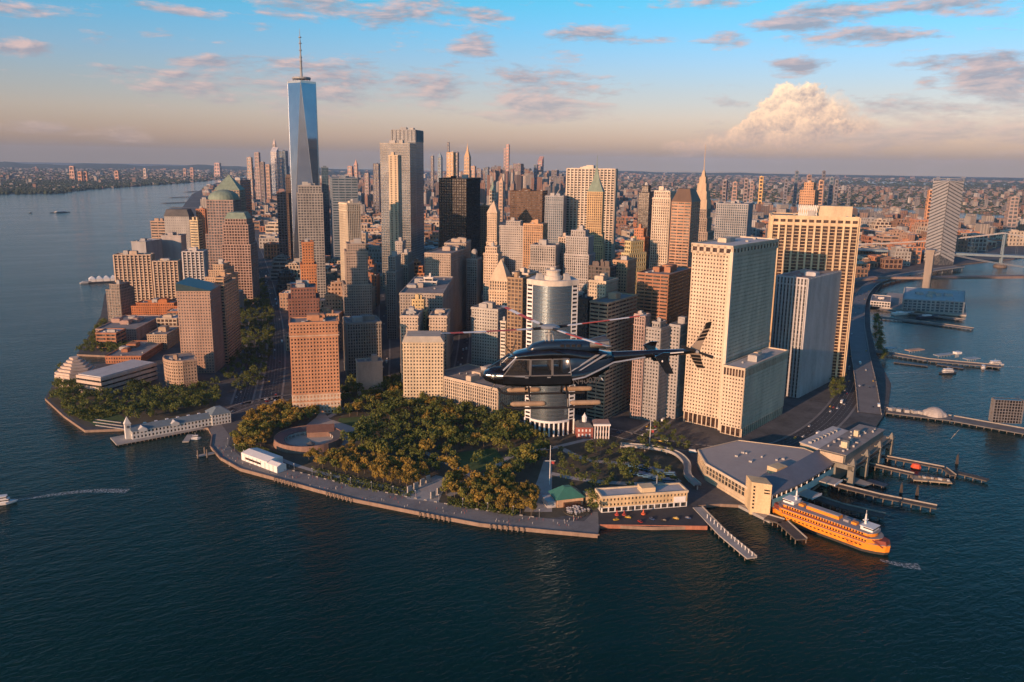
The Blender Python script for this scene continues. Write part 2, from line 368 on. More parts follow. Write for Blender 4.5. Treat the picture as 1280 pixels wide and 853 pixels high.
def take(pts, ztop, D):
    c = (sum(p[0] for p in pts)/len(pts), sum(p[1] for p in pts)/len(pts))
    FOOT.append((c, max(hypot(p[0]-c[0], p[1]-c[1]) for p in pts), pts))
    q = [proj(p[0], p[1], ztop) for p in pts]
    TOPS.append((min(a for a, b in q), max(a for a, b in q), min(b for a, b in q), D))
def rect_from(xl, xc, xr, yt, D, az, wl=None, wr=None):
    d = ray(xc, yt); C = CAM+d*(D/hypot(d[0], d[1]))
    nL = np.array([sin(radians(az)), cos(radians(az)), 0]); nR = np.array([sin(radians(az-90)), cos(radians(az-90)), 0])
    dL, dR = -nR, -nL; d0 = C-CAM
    def solve(px, v):
        k = (px-640)/FPX; den = (v@RT)-k*(v@FW); return (k*(d0@FW)-d0@RT)/den if abs(den) > 1e-6 else 1e9
    wL = wl if wl else solve(xl, dL); wR = wr if wr else solve(xr, dR)
    if not 3 < wL < 260: wL = 40
    if not 3 < wR < 260: wR = 40
    P = [C, C+dR*wR, C+dR*wR+dL*wL, C+dL*wL]
    return ccw([(float(p[0]), float(p[1])) for p in P]), float(C[2])
def B(name, label, xl, xc, xr, yt, D, az, style='punch', col=LIME, gl='dark', tiers=None, top=None, wl=None, wr=None, z0=LAND, mech=2, cat='building', tanks=0, topcol=None, roofm=None, group=None, k=None, style2=None):
    """one building from the picture: xl/xc/xr = left edge, near corner, right edge of its roof, D = distance of that corner, az = facing of its left front"""
    pts, zt = rect_from(xl, xc, xr, yt, D, az, wl, wr)
    return BP(name, label, pts, zt, D, style, col, gl, tiers, top, z0, mech, cat, tanks, topcol, roofm, group, k, style2)
def BP(name, label, pts, zt, D, style='punch', col=LIME, gl='dark', tiers=None, top=None, z0=LAND, mech=2, cat='building', tanks=0, topcol=None, roofm=None, group=None, k=None, style2=None):
    rr = random.Random(label+str(round(pts[0][0])))
    c = (sum(p[0] for p in pts)/len(pts), sum(p[1] for p in pts)/len(pts))
    root = thing(name, label, cat, (c[0], c[1], z0), group)
    wm = wall(col) if isinstance(col, tuple) else col; gm = GL[gl]
    k = k or max(1.0, D/1350.0)
    take(pts, zt, D)
    tiers = tiers or [(0, 1, 1)]
    H = zt-z0
    for i, t in enumerate(tiers):
        f0, f1, s = t[:3]
        p = scale_poly(pts, s) if not isinstance(s, tuple) else [(c[0]+(q[0]-c[0])*s[0], c[1]+(q[1]-c[1])*s[0]) for q in pts]
        stl = t[3] if len(t) > 3 else style2 if (style2 and i == len(tiers)-1 and len(tiers) > 1) else style
        shaft(root, p, z0+H*f0, z0+H*f1, stl, wm, gm, k, 'wall' if i == 0 else 'setback_tier')
        last = i == len(tiers)-1
        if stl in ('punch', 'pier') and z0+H*(f1-f0) > 30:
            bc = MB(); za, zb = z0+H*f0, z0+H*f1
            for zc, hh in ((za+min(14, (zb-za)*.15), 1.1), (zb-min(11, (zb-za)*.12), 1.0), (zb-1.4, 1.3)): bc.prism(inset(p, 1.25), zc, zc+hh, True, True)
            bc.build('belt_course', wm, root, kind='stuff')
        if last and top and top[0] in ('pyr', 'hip', 'dome', 'trunc', 'spire', 'slope', 'crown'):
            mb = MB(); z = zt; h = top[1]; tm = topcol or wm; q = inset(p, .9)
            if top[0] == 'pyr': mb.taper(q, z, scale_poly(q, .03), z+h)
            elif top[0] == 'trunc': mb.taper(q, z, scale_poly(q, top[2]), z+h)
            elif top[0] == 'hip':
                mb.taper(q, z, scale_poly(q, .55), z+h*.5); mb.taper(scale_poly(q, .55), z+h*.5, scale_poly(q, .02), z+h)
            elif top[0] == 'slope':
                j = top[2]; V = [(a[0], a[1], z) for a in q]+[(a[0], a[1], z+(h if n_ in j else .5)) for n_, a in enumerate(q)]
                mb.quads(V, [(0, 1, 5, 4), (1, 2, 6, 5), (2, 3, 7, 6), (3, 0, 4, 7), (4, 5, 6, 7)])
            elif top[0] == 'dome':
                r = min(hypot(a[0]-c[0], a[1]-c[1]) for a in q)*.72
                mb.lathe((c[0], c[1], z), [(r, 0), (r, h*.12)]+[(r*cos(a), h*.12+h*.88*sin(a)) for a in np.linspace(0, pi/2-.02, 8)], 28)
                rooftop(root, p, z, rr, 0, wm, roofm)
            elif top[0] == 'crown':
                for f0, f1, s0, s1 in ((0, .15, .96, .94), (.15, .28, .80, .78), (.28, .40, .62, .60), (.40, .50, .44, .42), (.50, .60, .28, .12)): mb.taper(scale_poly(q, s0), z+h*f0, scale_poly(q, s1), z+h*f1)
                mb.tube((c[0], c[1], z+h*.58), (c[0], c[1], z+h), .9, .35, 6)
            elif top[0] == 'spire':
                mb.taper(q, z, scale_poly(q, .45), z+h*.3); mb.taper(scale_poly(q, .42), z+h*.3, scale_poly(q, .30), z+h*.45)
                mb.taper(scale_poly(q, .28), z+h*.45, scale_poly(q, .03), z+h*.72); mb.tube((c[0], c[1], z+h*.7), (c[0], c[1], z+h), .8, .3, 6)
            mb.build('dome' if top[0] == 'dome' else 'spire' if top[0] in ('spire', 'crown') else 'pitched_roof', tm, root, smooth=False)
        else:
            rooftop(root, p, z0+H*f1, rr, mech if last else 0, wm, roofm)
    for t in range(tanks): tank(root, (c[0]+rr.uniform(-5, 5), c[1]+rr.uniform(-5, 5)), zt+.05)
    return root
# ------------------------------------------------------------------ water, land, roads
def struct(o): o['kind'] = 'structure'; return o
def water_mat(N):
    tc = N.n('ShaderNodeNewGeometry').outputs['Position']
    mp = N.n('ShaderNodeMapping', i_Vector=tc, i_Rotation=(0, 0, radians(35)), i_Scale=(1, 2.1, 1))
    w1 = N.n('ShaderNodeTexNoise', i_Vector=mp, i_Scale=.045, i_Detail=4.0, i_Roughness=.6, i_Distortion=.4).outputs[0]
    w2 = N.n('ShaderNodeTexNoise', i_Vector=mp, i_Scale=.17, i_Detail=3.0, i_Roughness=.6, i_Distortion=.5).outputs[0]
    w3 = N.n('ShaderNodeTexNoise', i_Vector=tc, i_Scale=.006, i_Detail=3.0).outputs[0]
    h = N.m('ADD', N.m('MULTIPLY', w1, 1.7), N.m('MULTIPLY', w2, 1.0))
    bp = N.n('ShaderNodeBump', i_Strength=.5, i_Distance=1.0, i_Height=h)
    c = N.ramp(w3, [(.35, (.0006, .0175, .0165)), (.65, (.0012, .025, .0225))])
    w4 = N.n('ShaderNodeTexNoise', i_Vector=N.n('ShaderNodeMapping', i_Vector=tc, i_Rotation=(0, 0, radians(-20)), i_Scale=(.25, 1, 1)), i_Scale=.012, i_Detail=5.0, i_Roughness=.6, i_Distortion=1.2).outputs[0]
    r = N.m('MULTIPLY_ADD', w4, .32, -.07, clamp=True)
    b = N.n('ShaderNodeBsdfPrincipled', i_Base_Color=c, i_Roughness=r, i_IOR=1.33, i_Specular_IOR_Level=.14, i_Specular_Tint=(.28, 1.0, .66, 1), i_Normal=bp)
    out(N, b)
mb = MB()
cx0 = (0.0, 0.0); R_ = [0, 400, 1200, 3000, 8000, 18000, 30000]
n = 72
for a, b in zip(R_[:-1], R_[1:]):
    for k in range(n):
        t0, t1 = 2*pi*k/n, 2*pi*(k+1)/n
        q = [(b*cos(t0), b*sin(t0), 0), (b*cos(t1), b*sin(t1), 0)]
        if a: q += [(a*cos(t1), a*sin(t1), 0), (a*cos(t0), a*sin(t0), 0)]
        else: q += [(0, 0, 0)]
        mb.face(q)
struct(mb.build('water', mat('harbour_water', water_mat)))

M_PAVE = paint('paving', (.20, .19, .18), .85, .3, .05, streak=False)
M_CITY = paint('city_ground', (.085, .085, .085), .9, .55, .035, streak=False)
M_ASPH = paint('asphalt', (.05, .05, .053), .85, .3, .06, streak=False)
M_GRASS = paint('park_grass', (.06, .105, .028), .95, .4, .08, streak=False)
M_EARTH = paint('park_soil', (.085, .075, .05), .95, .4, .07, streak=False)
M_WALLS = paint('granite_seawall', (.25, .18, .135), .85, .3, .2)
M_FARLAND = paint('far_land', (.11, .105, .085), .95, .5, .0016, streak=False)
def slab(name, pts, z0, z1, mats, kind='structure'):
    pts = ccw(pts); mb = MB(); n = len(pts)
    mb.cur = 0
    from mathutils.geometry import delaunay_2d_cdt
    O = Vector(pts[0]); r_ = delaunay_2d_cdt([Vector(p)-O for p in pts], [], [list(range(len(pts)))], 1, 1e-6)
    mb.quads([(v.x+O.x, v.y+O.y, z1) for v in r_[0]], [tuple(f) for f in r_[2]])
    mb.cur = 1
    for i in range(n):
        a, b = pts[i], pts[(i+1) % n]; mb.face([(a[0], a[1], z0), (b[0], b[1], z0), (b[0], b[1], z1), (a[0], a[1], z1)])
    o = mb.build(name, mats); o['kind'] = kind; return o
def sheet(name, pts, z, m_, kind='structure'):
    o = slab(name, pts, z-.003, z, [m_, m_], kind); return o
def ribbon(pts, w):
    L, R = [], []
    for i, p in enumerate(pts):
        a = pts[max(0, i-1)]; b = pts[min(len(pts)-1, i+1)]; d = Vector((b[0]-a[0], b[1]-a[1])).normalized()
        L.append((p[0]-d.y*w/2, p[1]+d.x*w/2)); R.append((p[0]+d.y*w/2, p[1]-d.x*w/2))
    return L+R[::-1]
def curve(pts, k=6):
    P = [Vector((p[0], p[1], p[2] if len(p) > 2 else 0)) for p in pts]; P = [2*P[0]-P[1]]+P+[2*P[-1]-P[-2]]; o = []
    for i in range(1, len(P)-2):
        for j in range(k):
            t = j/k; a, b, c, d = P[i-1:i+3]
            o.append(tuple(.5*((2*b)+(c-a)*t+(2*a-5*b+4*c-d)*t*t+(3*b-a-3*c+d)*t**3)))
    o.append(tuple(P[-2])); return o
# Manhattan: shoreline traced round the point
prom = [(265, 545), (263, 558), (275, 572), (300, 586), (345, 598), (395, 612), (445, 625), (520, 640), (600, 655), (680, 663), (747, 669)]
MANH = Gp([(420, 213), (330, 219), (270, 229), (240, 243), (226, 262), (205, 280), (190, 300), (158, 330), (142, 352), (131, 368), (126, 395), (108, 425), (96, 443)])
MANH += Gp([(140, 445), (150, 452), (100, 458), (78, 462), (56, 498), (80, 520), (106, 538), (160, 536), (205, 535), (260, 535)])
MANH += Gp(prom)+Gp([(750, 656), (815, 659), (884, 658), (872, 632), (900, 630), (940, 632), (985, 637), (1040, 592), (1090, 540), (1110, 510), (1114, 480), (1096, 445), (1088, 410), (1087, 375), (1105, 352), (1150, 340), (1205, 330), (1290, 321), (1420, 300), (1380, 285), (1240, 281), (1170, 275), (1100, 272), (1000, 268), (940, 263), (880, 257), (800, 243), (730, 232), (640, 219), (560, 214)])
slab('ground', MANH, -1.5, LAND, [M_CITY, M_WALLS])
BKN = Gp([(700, 226), (760, 236), (840, 246), (900, 249), (960, 252), (1010, 255.5), (1100, 259.5), (1170, 264), (1240, 268), (1400, 281), (1700, 262), (2300, 236), (1900, 231), (1400, 224.5), (1100, 219.5), (900, 216.5), (700, 214)], 1.5)
slab('far_shore_ground', BKN, -1.5, 1.5, [M_FARLAND, M_FARLAND])
NJ = Gp([(-300, 236), (-60, 247), (5, 243), (75, 242), (110, 237), (170, 233), (230, 229), (262, 226), (330, 217), (405, 211.5), (200, 205.5), (0, 202.5), (-300, 198.5)], 1.5)
slab('river_shore_ground', NJ, -1.5, 1.5, [M_FARLAND, M_FARLAND])
sheet('bay_water', Gp([(1040, 226), (1130, 228), (1290, 231), (1290, 232.5), (1120, 230.5), (1045, 228.5)], 1.62), 1.62, mat('harbour_water', water_mat))
# wooded ridges on the horizon
def ridge(name, px0, px1, D, h0, h1, seed):
    rr = random.Random(seed); mb = MB(); N = 60; rows = []
    for j, (dd, hh) in enumerate(((D-1800, 0), (D-700, .7), (D, 1), (D+1500, .6), (D+3000, 0))):
        row = []
        for i in range(N+1):
            px = px0+(px1-px0)*i/N; d = ray(px, 300); d = d/hypot(d[0], d[1]); t = i/N
            edge = min(1, 6*t, 6*(1-t))
            row.append((CAM[0]+d[0]*dd, CAM[1]+d[1]*dd, 1.0+hh*edge*(h0+(h1-h0)*t)*(0.8+.2*sin(i*.5+seed)+.12*sin(i*1.3+j)+rr.uniform(-.04, .04))))
        rows.append(row)
    for j in range(4):
        for i in range(N): mb.face([rows[j][i], rows[j][i+1], rows[j+1][i+1], rows[j+1][i]])
    struct(mb.build(name, paint('wooded_hills', (.05, .06, .035), .95, .4, .002, streak=False), smooth=True))
ridge('hills', -120, 470, 22500, 120, 80, 1)
ridge('hills', 380, 480, 16500, 50, 55, 3)
ridge('hills', 600, 1400, 25500, 70, 45, 2)

# pavements, park ground, promenade, roads (each sheet a few mm above the one below)
PARK_OUT = [(290, 540), (318, 512), (385, 498), (440, 474), (500, 470), (600, 478), (650, 520), (705, 535), (790, 545), (835, 555), (850, 575), (862, 600), (850, 612), (760, 618), (735, 640), (690, 648), (600, 640), (500, 622), (400, 598), (352, 585), (300, 560)]
sheet('park_ground', Gp(PARK_OUT, LAND+.012), LAND+.012, M_EARTH)
inner = [(288, 546), (285, 556), (300, 570), (350, 584), (400, 597), (450, 609), (520, 623), (600, 637), (680, 648), (730, 652), (742, 640), (747, 640)]
sheet('promenade', Gp(prom+[(749, 655)]+inner[::-1]+[(275, 528), (262, 536)], LAND+.02), LAND+.02, M_PAVE)
for q in ([(424, 523), (466, 520), (470, 534), (440, 540), (420, 532)], [(572, 566), (618, 560), (630, 574), (600, 590), (572, 584)], [(100, 520), (130, 505), (160, 525), (120, 533)], [(560, 540), (600, 535), (615, 548), (570, 553)], [(640, 560), (668, 553), (676, 575), (645, 580)]):
    sheet('lawn', Gp(q, LAND+.02), LAND+.02, M_GRASS)
M_PLAZA = paint('plaza_stone', (.36, .34, .31), .85, .2, .08, streak=False)
sheet('plaza', Gp([(372, 540), (395, 522), (402, 512), (412, 524), (455, 538), (450, 548), (436, 556), (400, 560)], LAND+.028), LAND+.028, M_PLAZA)
sheet('plaza', Gp([(500, 618), (545, 594), (560, 598), (548, 628), (510, 624)], LAND+.028), LAND+.028, M_PLAZA)
sheet('plaza', Gp([(655, 640), (672, 600), (680, 575), (690, 575), (690, 605), (690, 640)], LAND+.028), LAND+.028, M_PLAZA)
sheet('riverside_park_ground', Gp([(80, 464), (60, 497), (82, 517), (108, 534), (200, 530), (270, 512), (268, 480), (200, 485), (160, 470)], LAND+.012), LAND+.012, M_EARTH)
PATHS = []
for pp, w in (([(330, 566), (380, 585), (440, 600), (520, 616)], 5), ([(560, 620), (600, 600), (640, 570), (690, 560), (740, 548)], 6), ([(520, 560), (560, 580), (600, 600)], 5), ([(410, 522), (440, 505), (470, 490)], 6), ([(680, 590), (730, 600), (800, 605), (850, 600)], 7), ([(700, 560), (735, 575), (790, 580)], 7)):
    sheet('park_path', ribbon(curve(Gp(pp), 5), w), LAND+.034, M_PLAZA); PATHS.append([p[:2] for p in ribbon(curve(Gp(pp), 5), w+7)])
ROADS = []
def road(pix, w, lanes=4, z=LAND, markings=True, world=None):
    pts = [p[:2] for p in curve(world or Gp(pix, z), 6)]
    sheet('road', ribbon(pts, w), z+.016, M_ASPH)
    kb = MB()
    for s in (-1, 1):
        for i in range(len(pts)-1):
            a, b = pts[i], pts[i+1]; d = Vector((b[0]-a[0], b[1]-a[1])); L = d.length
            if L < .1: continue
            d /= L; c = ((a[0]+b[0])/2+s*d.y*(w/2+1.2), (a[1]+b[1])/2-s*d.x*(w/2+1.2)); kb.box((c[0], c[1], z+.075), (L, 2.4, .15), atan2(d.y, d.x), bottom=False)
    struct(kb.build('pavement_kerb', M_PAVE))
    if markings:
        mk = MB(); acc = 0
        for i in range(len(pts)-1):
            a, b = Vector(pts[i]), Vector(pts[i+1]); d = b-a; L = d.length
            if L < .1: continue
            d /= L; nn = Vector((-d.y, d.x)); t = 0
            while t < L:
                for q in range(1, lanes):
                    o = (q/lanes-.5)*w; p = a+d*t+nn*o; full = q == lanes//2
                    mk.box((p.x+d.x*2, p.y+d.y*2, z+.021), (8 if full else 3.5, .3, .004), atan2(d.y, d.x), bottom=False)
                t += 8
        struct(mk.build('road_marking', paint('worn_marking', (.30, .30, .29), .8)))
    ROADS.append((pts, w, lanes, z)); return pts
WEST = [(318, 505), (327, 470), (333, 440), (335, 400), (330, 360), (322, 325), (311, 293)]
road([(338, 500), (343, 470), (345, 440), (343, 400), (335, 360), (325, 325), (313, 293)], 22, 6)
road([(302, 505), (312, 470), (318, 440), (320, 400), (318, 360), (312, 325), (303, 293)], 20, 6)
road([(270, 520), (320, 503), (385, 493), (432, 482)], 16, 4)
road([(565, 478), (610, 498), (650, 520), (700, 535), (760, 540), (800, 548), (862, 560)], 18, 4)
road([(800, 545), (822, 530), (842, 512), (850, 495)], 16, 4)
road([(870, 562), (950, 566), (1010, 545), (1050, 510), (1070, 470), (1072, 430), (1068, 395)], 26, 6)
road([(478, 470), (480, 440), (480, 400), (479, 370)], 14, 3, markings=False)
road([(574, 470), (580, 430), (581, 400)], 14, 3, markings=False)
# elevated riverside drive
def viaduct(name, pix, w, zt, label):
    g = curve(Gp(pix, zt), 8); c = g[len(g)//2]; r = thing(name, label, 'elevated road', (c[0], c[1], LAND))
    mb = MB(); lf = ribbon([p[:2] for p in g], w); n = len(g); L, R = lf[:n], lf[n:][::-1]; Z = [3.0+(zt-3.0)*min(1, i/(n*.2)) for i in range(n)]
    for i in range(n-1):
        mb.quads([(*L[i], Z[i]), (*R[i], Z[i]), (*R[i+1], Z[i+1]), (*L[i+1], Z[i+1])], [(0, 1, 2, 3)])
        mb.quads([(*L[i], Z[i]-1.6), (*R[i], Z[i]-1.6), (*R[i+1], Z[i+1]-1.6), (*L[i+1], Z[i+1]-1.6)], [(3, 2, 1, 0)])
    mb.build('deck', paint('worn_road_deck', (.15, .15, .155), .85, .2, .05), r)
    for S in (L, R):
        bb = MB()
        for i in range(n-1):
            a, b = S[i], S[i+1]; d = Vector((b[0]-a[0], b[1]-a[1])); bb.box(((a[0]+b[0])/2, (a[1]+b[1])/2, (Z[i]+Z[i+1])/2-.3), (d.length+.2, .5, 2.6), atan2(d.y, d.x))
        bb.build('side_barrier', M_CONC, r)
    for i in range(4, n, 2):
        pb = MB()
        for s in (.25, .75):
            x = L[i][0]+(R[i][0]-L[i][0])*s; y = L[i][1]+(R[i][1]-L[i][1])*s; pb = MB(); pb.tube((x, y, 0), (x, y, Z[i]-1.4), .7, n=6); pb.build('support_column', M_STEEL, r)
    ROADS.append(([p[:2] for p in g], w, 4, zt)); return r
viaduct('elevated_drive', [(1088, 508), (1083, 480), (1075, 440), (1071, 400), (1078, 368), (1100, 350), (1150, 340), (1200, 333)], 24, 11, 'elevated grey riverside drive curving along the water past the golden piered tower')
for q in (-5.5, 5.5):
    pass
# ------------------------------------------------------------------ the towers of the city, one by one
def city():
    T = 'tower'; A = 'apartment block'
    # --- riverside on the left
    B('brick_apartment_block', 'low red brick apartment block with flat roof just behind the hexagonal stepped museum', 132, 176, 207, 446, 1160, 205, 'punch', BRICK, cat=A, wr=95, mech=4)
    B('brick_apartment_block', 'pinkish brick apartment block with pale penthouses nearest the wooded river bank', 120, 170, 221, 412, 1310, 205, 'punch', PINK, cat=A, wr=110, mech=6)
    B('brick_apartment_block', 'tan brick block with terraced roof tucked beside the tall brown apartment tower', 184, 208, 224, 419, 1235, 205, 'punch', TAN, cat=A, wr=60, mech=3)
    B('apartment_tower', 'grey brown apartment tower with round water tank on its roof, at the river edge', 132, 149, 166, 357, 1480, 215, 'grid', (.27, .22, .18), 'grey', cat=T, tanks=1, tiers=[(0, .86, 1), (.86, 1, .72)])
    B('apartment_slab', 'wide cream apartment slab with dark vertical window stripes, taller left half', 142, 188, 191, 319, 1600, 200, 'fin', (.50, .39, .29), 'brown', cat=A, wr=24)
    B('apartment_slab', 'cream apartment slab with vertical stripes joined to the right of the wider one', 191, 222, 226, 327, 1575, 200, 'fin', (.50, .39, .29), 'brown', cat=A, wr=24)
    B('brick_terrace', 'orange brick apartment row with stepped roofline in front of the cream striped slabs', 164, 222, 230, 380, 1440, 205, 'punch', (.40, .15, .06), 'brown', cat=A, mech=5, tiers=[(0, .85, 1), (.85, 1, .8)])
    B('residence_tower', 'white and dark striped apartment tower behind the slanted glass roof', 228, 254, 257, 315, 1480, 200, 'fin', (.50, .47, .44), 'dark', cat=T, wr=30)
    B('riverfront_hall', 'grey block with white curved roof edge by the river', 164, 182, 202, 303, 1830, 215, 'solid', GREY, cat='building', mech=1, roofm=M_ROOFL)
    B('office_slab', 'plain grey slab tower with dark rooftop crown, standing left of the domed tower', 205, 236, 240, 271, 2060, 205, dict(bw=3, pf=.75, fh=4, bf=.7, pd=.2, bd=.15), (.34, .33, .31), 'grey', cat=T, top=('trunc', 16, .8), topcol=M_ROOFD, wr=40)
    B('office_slab', 'lower plain grey slab in front of the dark crowned grey tower', 201, 226, 229, 295, 1890, 205, 'solid', (.37, .34, .32), cat=T, wr=35)
    B('hotel_block', 'brownish striped block on the river side of the plain grey slab', 188, 206, 208, 277, 2150, 205, 'band', (.42, .30, .22), cat='hotel', wr=25)
    B('gold_tower', 'narrow tower of gold lit horizontal bands beside the plain grey slab', 237, 247, 252, 276, 1990, 215, 'band', (.55, .45, .28), 'dark', cat=T)
    B('brick_tower', 'orange brick tower peeping out left of the domed office tower', 245, 256, 260, 262, 2080, 205, 'punch', (.40, .18, .10), cat=T, wr=20)
    B('domed_tower', 'brown pink office tower with a rounded green copper dome', 258, 291, 301, 251, 1800, 205, 'grid', (.34, .25, .21), 'grey', cat=T, top=('dome', 21), topcol=M_COPPER, tiers=[(0, .62, 1.16), (.62, 1, 1)])
    B('pyramid_tower', 'tall tan office tower topped by a green copper pyramid', 268, 299, 306, 238, 1990, 205, 'grid', (.38, .29, .21), 'grey', cat=T, top=('pyr', 34), topcol=M_COPPER, tiers=[(0, .7, 1.14), (.7, 1, 1)])
    B('dark_office_tower', 'dark banded tower right behind the pyramid topped one', 286, 300, 313, 226, 2140, 215, 'band', (.20, .17, .17), 'dark', cat=T)
    B('mastaba_tower', 'pink grey office tower with low cut off green pyramid roof before the domed one', 279, 309, 318, 274, 1600, 205, 'grid', (.38, .27, .22), 'brown', cat=T, top=('trunc', 11, .72), topcol=M_COPPER, tiers=[(0, .70, 1.18), (.70, .93, 1.04), (.93, 1, .9)], wr=46)
    B('stepped_brick_tower', 'stepped apartment tower with an orange brick top and beige shaft', 256, 281, 296, 333, 1290, 208, 'punch', (.42, .30, .20), cat=T, tiers=[(0, .84, 1), (.84, .93, .78), (.93, 1, .5)])
    B('glass_roofed_tower', 'brown brick apartment tower with a slanted teal glass roof', 221, 262, 276, 364, 1075, 205, 'punch', (.36, .25, .19), 'grey', cat=T, top=('slope', 10, (2, 3)), topcol=paint('dark_teal_roof_glass', (.02, .05, .06), .35, .3, .1))
    B('round_capped_tower', 'tan and dark striped apartment tower with a rounded cap, right of the slanted glass roof', 262, 279, 296, 350, 1120, 205, 'band', (.46, .31, .19), 'dark', cat=T, tiers=[(0, .93, 1), (.93, 1, .6)])
    c = G(227, 478, 2.5)
    arc = [(c[0]+18*cos(a), c[1]+26*sin(a)) for a in np.linspace(radians(150), radians(285), 9)]+[(c[0]+15, c[1]-24), (c[0]+17, c[1]+18)]
    BP('curved_apartment_base', 'curved tan brick apartment block at the foot of the brown tower with slanted roof', ccw(arc), 34, 1060, 'punch', (.42, .30, .21), cat=A)
    # --- West Street right side and the big glass towers
    B('glass_residence', 'slim greenish glass residential tower in front of the tallest tower', 368, 371, 403, 233, 1350, 285, 'grid', (.33, .31, .28), 'grey', cat=T, wl=32, tiers=[(0, .95, 1), (.95, 1, .9)], mech=3)
    B('orange_brick_tower', 'orange brick stepped tower, the brightest orange one beside the highway', 373, 376, 393, 304, 1100, 285, 'punch', (.46, .20, .09), cat=T, wl=26, tiers=[(0, .55, 1.35), (.55, .82, 1.12), (.82, 1, .8)])
    B('brown_brick_tower', 'dark brown brick tower rising directly behind the salmon office block', 358, 360, 398, 362, 960, 285, 'punch', (.20, .10, .075), 'dark', cat=T, wl=40, tiers=[(0, .90, 1), (.90, 1, .8)], mech=4)
    SBZ = rect_from(360, 362, 422, 405, 868, 285, 30)[1]
    SB = B('salmon_office_block', 'salmon brick office block with pale lower floors at the park corner', 360, 362, 422, 405, 868, 285, 'punch', (.46, .24, .135), 'dark', cat='building', wl=30, mech=4)
    sb = MB(); pp = inset(FOOT[-1][2], .3)
    for i in range(4): facade(sb, pp[i], pp[(i+1) % 4], LAND, 24, dict(bw=3.6, pf=.5, fh=4.4, bf=.45, pd=.6, bd=.55), 1)
    sb.build('pale_stone_base', wall((.52, .42, .32)), SB); cb = MB(); cb.prism(inset(FOOT[-1][2], 1.3), SBZ-14, SBZ-12.6, True, True); cb.prism(inset(FOOT[-1][2], 1.2), 23.6, 24.8, True, True); cb.build('cornice', wall((.50, .36, .26)), SB)
    B('limestone_tower', 'pale limestone tower with stepped shoulders above the low garage block', 429, 432, 459, 306, 1180, 285, 'punch', (.34, .28, .23), cat=T, wl=34, tiers=[(0, .22, 1.5), (.22, .62, 1.28), (.62, .93, 1), (.93, 1, .82)])
    B('white_arched_tower', 'white tower with tall arched windows near its top, left of the twin glass towers', 424, 434, 450, 255, 1330, 262, 'pier', (.58, .50, .38), cat=T, tiers=[(0, 1, 1)])
    B('garage_block', 'low grey stone garage block with vertical slits at the foot of the stepped limestone tower', 429, 434, 476, 405, 1010, 282, 'pier', (.27, .25, .22), cat='building', wl=45, mech=3)
    B('blank_walled_block', 'small blank walled building lit pale orange behind the park trees', 445, 447, 478, 454, 930, 282, 'solid', (.46, .37, .30), wl=18, mech=1)
    B('blue_glass_tower', 'broad blue grey banded glass tower behind the white arched tower', 412, 415, 447, 223, 2080, 285, 'band', (.20, .24, .28), 'blue', cat=T)
    B('blue_slender_tower', 'dark blue slender glass tower immediately right of the tallest tower', 400, 402, 410, 210, 2250, 285, 'glass', (.12, .16, .2), 'blue', cat=T, wl=30)
    B('pink_slab_tower', 'pinkish brown slab tower just left of the tallest tower', 343, 346, 357, 240, 2120, 285, 'grid', (.30, .20, .18), 'brown', cat=T, wl=40)
    B('dark_brick_tower', 'dark brick tower with yellowish cap squeezed between the pink slab and the tallest tower', 355, 357, 364, 222, 2180, 285, 'punch', (.16, .12, .10), cat=T, wl=40)
    B('glass_twin_tower', 'taller of the two big rectangular glass towers, columns open at its crown', 489, 519, 529, 163, 1790, 218, 'glass', (.30, .31, .31), 'mirror2', cat=T, tiers=[(0, .93, 1), (.93, 1, .97)], style2='fin')
    B('glass_pale_tower', 'pale smooth glass tower in front of the taller twin', 475, 512, 518, 180, 1700, 218, 'glass', (.40, .37, .32), 'mirror2', cat=T, wr=45)
    B('slim_cream_tower', 'slim cream tower with one dark window slot down its face, before the pale glass tower', 486, 497, 507, 195, 1500, 218, dict(bw=9, pf=.62, fh=3.6, bf=.45, pd=.5, bd=.3), (.56, .45, .31), 'dark', cat=T, wr=22)
    B('gothic_slim_tower', 'slender grey stone tower with a rounded top below the cream slot tower', 483, 494, 503, 322, 1240, 215, 'pier', (.36, .33, .29), cat=T, tiers=[(0, .82, 1), (.82, 1, .72)])
    B('gothic_slim_tower', 'slender stone tower with warm lit narrow flank, right neighbour of the rounded top one', 500, 509, 517, 318, 1290, 215, 'pier', (.38, .33, .27), cat=T, tiers=[(0, .86, 1), (.86, 1, .7)])
    B('stone_shaft', 'grey stone shaft with small windows in the foreground of the pale glass tower', 493, 503, 508, 303, 1340, 215, 'punch', (.36, .33, .30), cat=T, tiers=[(0, .8, 1.1), (.8, 1, .8)])
    B('black_office_tower', 'broad black steel office tower', 549, 583, 600, 224, 1590, 222, 'grid', (.028, .024, .022), 'black', cat=T)
    # --- Broadway and Bowling Green
    B('stone_office_block', 'large grey stone office block with white stepped pavilions on its roof', 500, 553, 566, 368, 1010, 210, 'punch', (.33, .29, .25), cat='building', tiers=[(0, 1, 1)], mech=5)
    B('white_roof_pavilion', 'white stepped rooftop tower crowning the grey stone blocks left of the canyon', 521, 548, 553, 349, 1080, 210, 'band', (.62, .57, .50), cat='building', tiers=[(0, .90, 1.15), (.90, .96, .8), (.96, 1, .4)], wr=28)
    B('twin_wing_office', 'left wing of the pale twin winged office building behind the cream corner block', 501, 522, 526, 396, 930, 210, 'punch', (.50, .41, .32), cat='building', wr=45)
    B('twin_wing_office', 'right wing of the pale twin winged office building behind the cream corner block', 537, 558, 563, 396, 940, 210, 'punch', (.50, .41, .32), cat='building', wr=45)
    B('dark_courtyard_block', 'dark brick link building between the two pale wings', 521, 539, 541, 399, 985, 210, 'punch', (.14, .12, .11), cat='building', wr=20, mech=1)
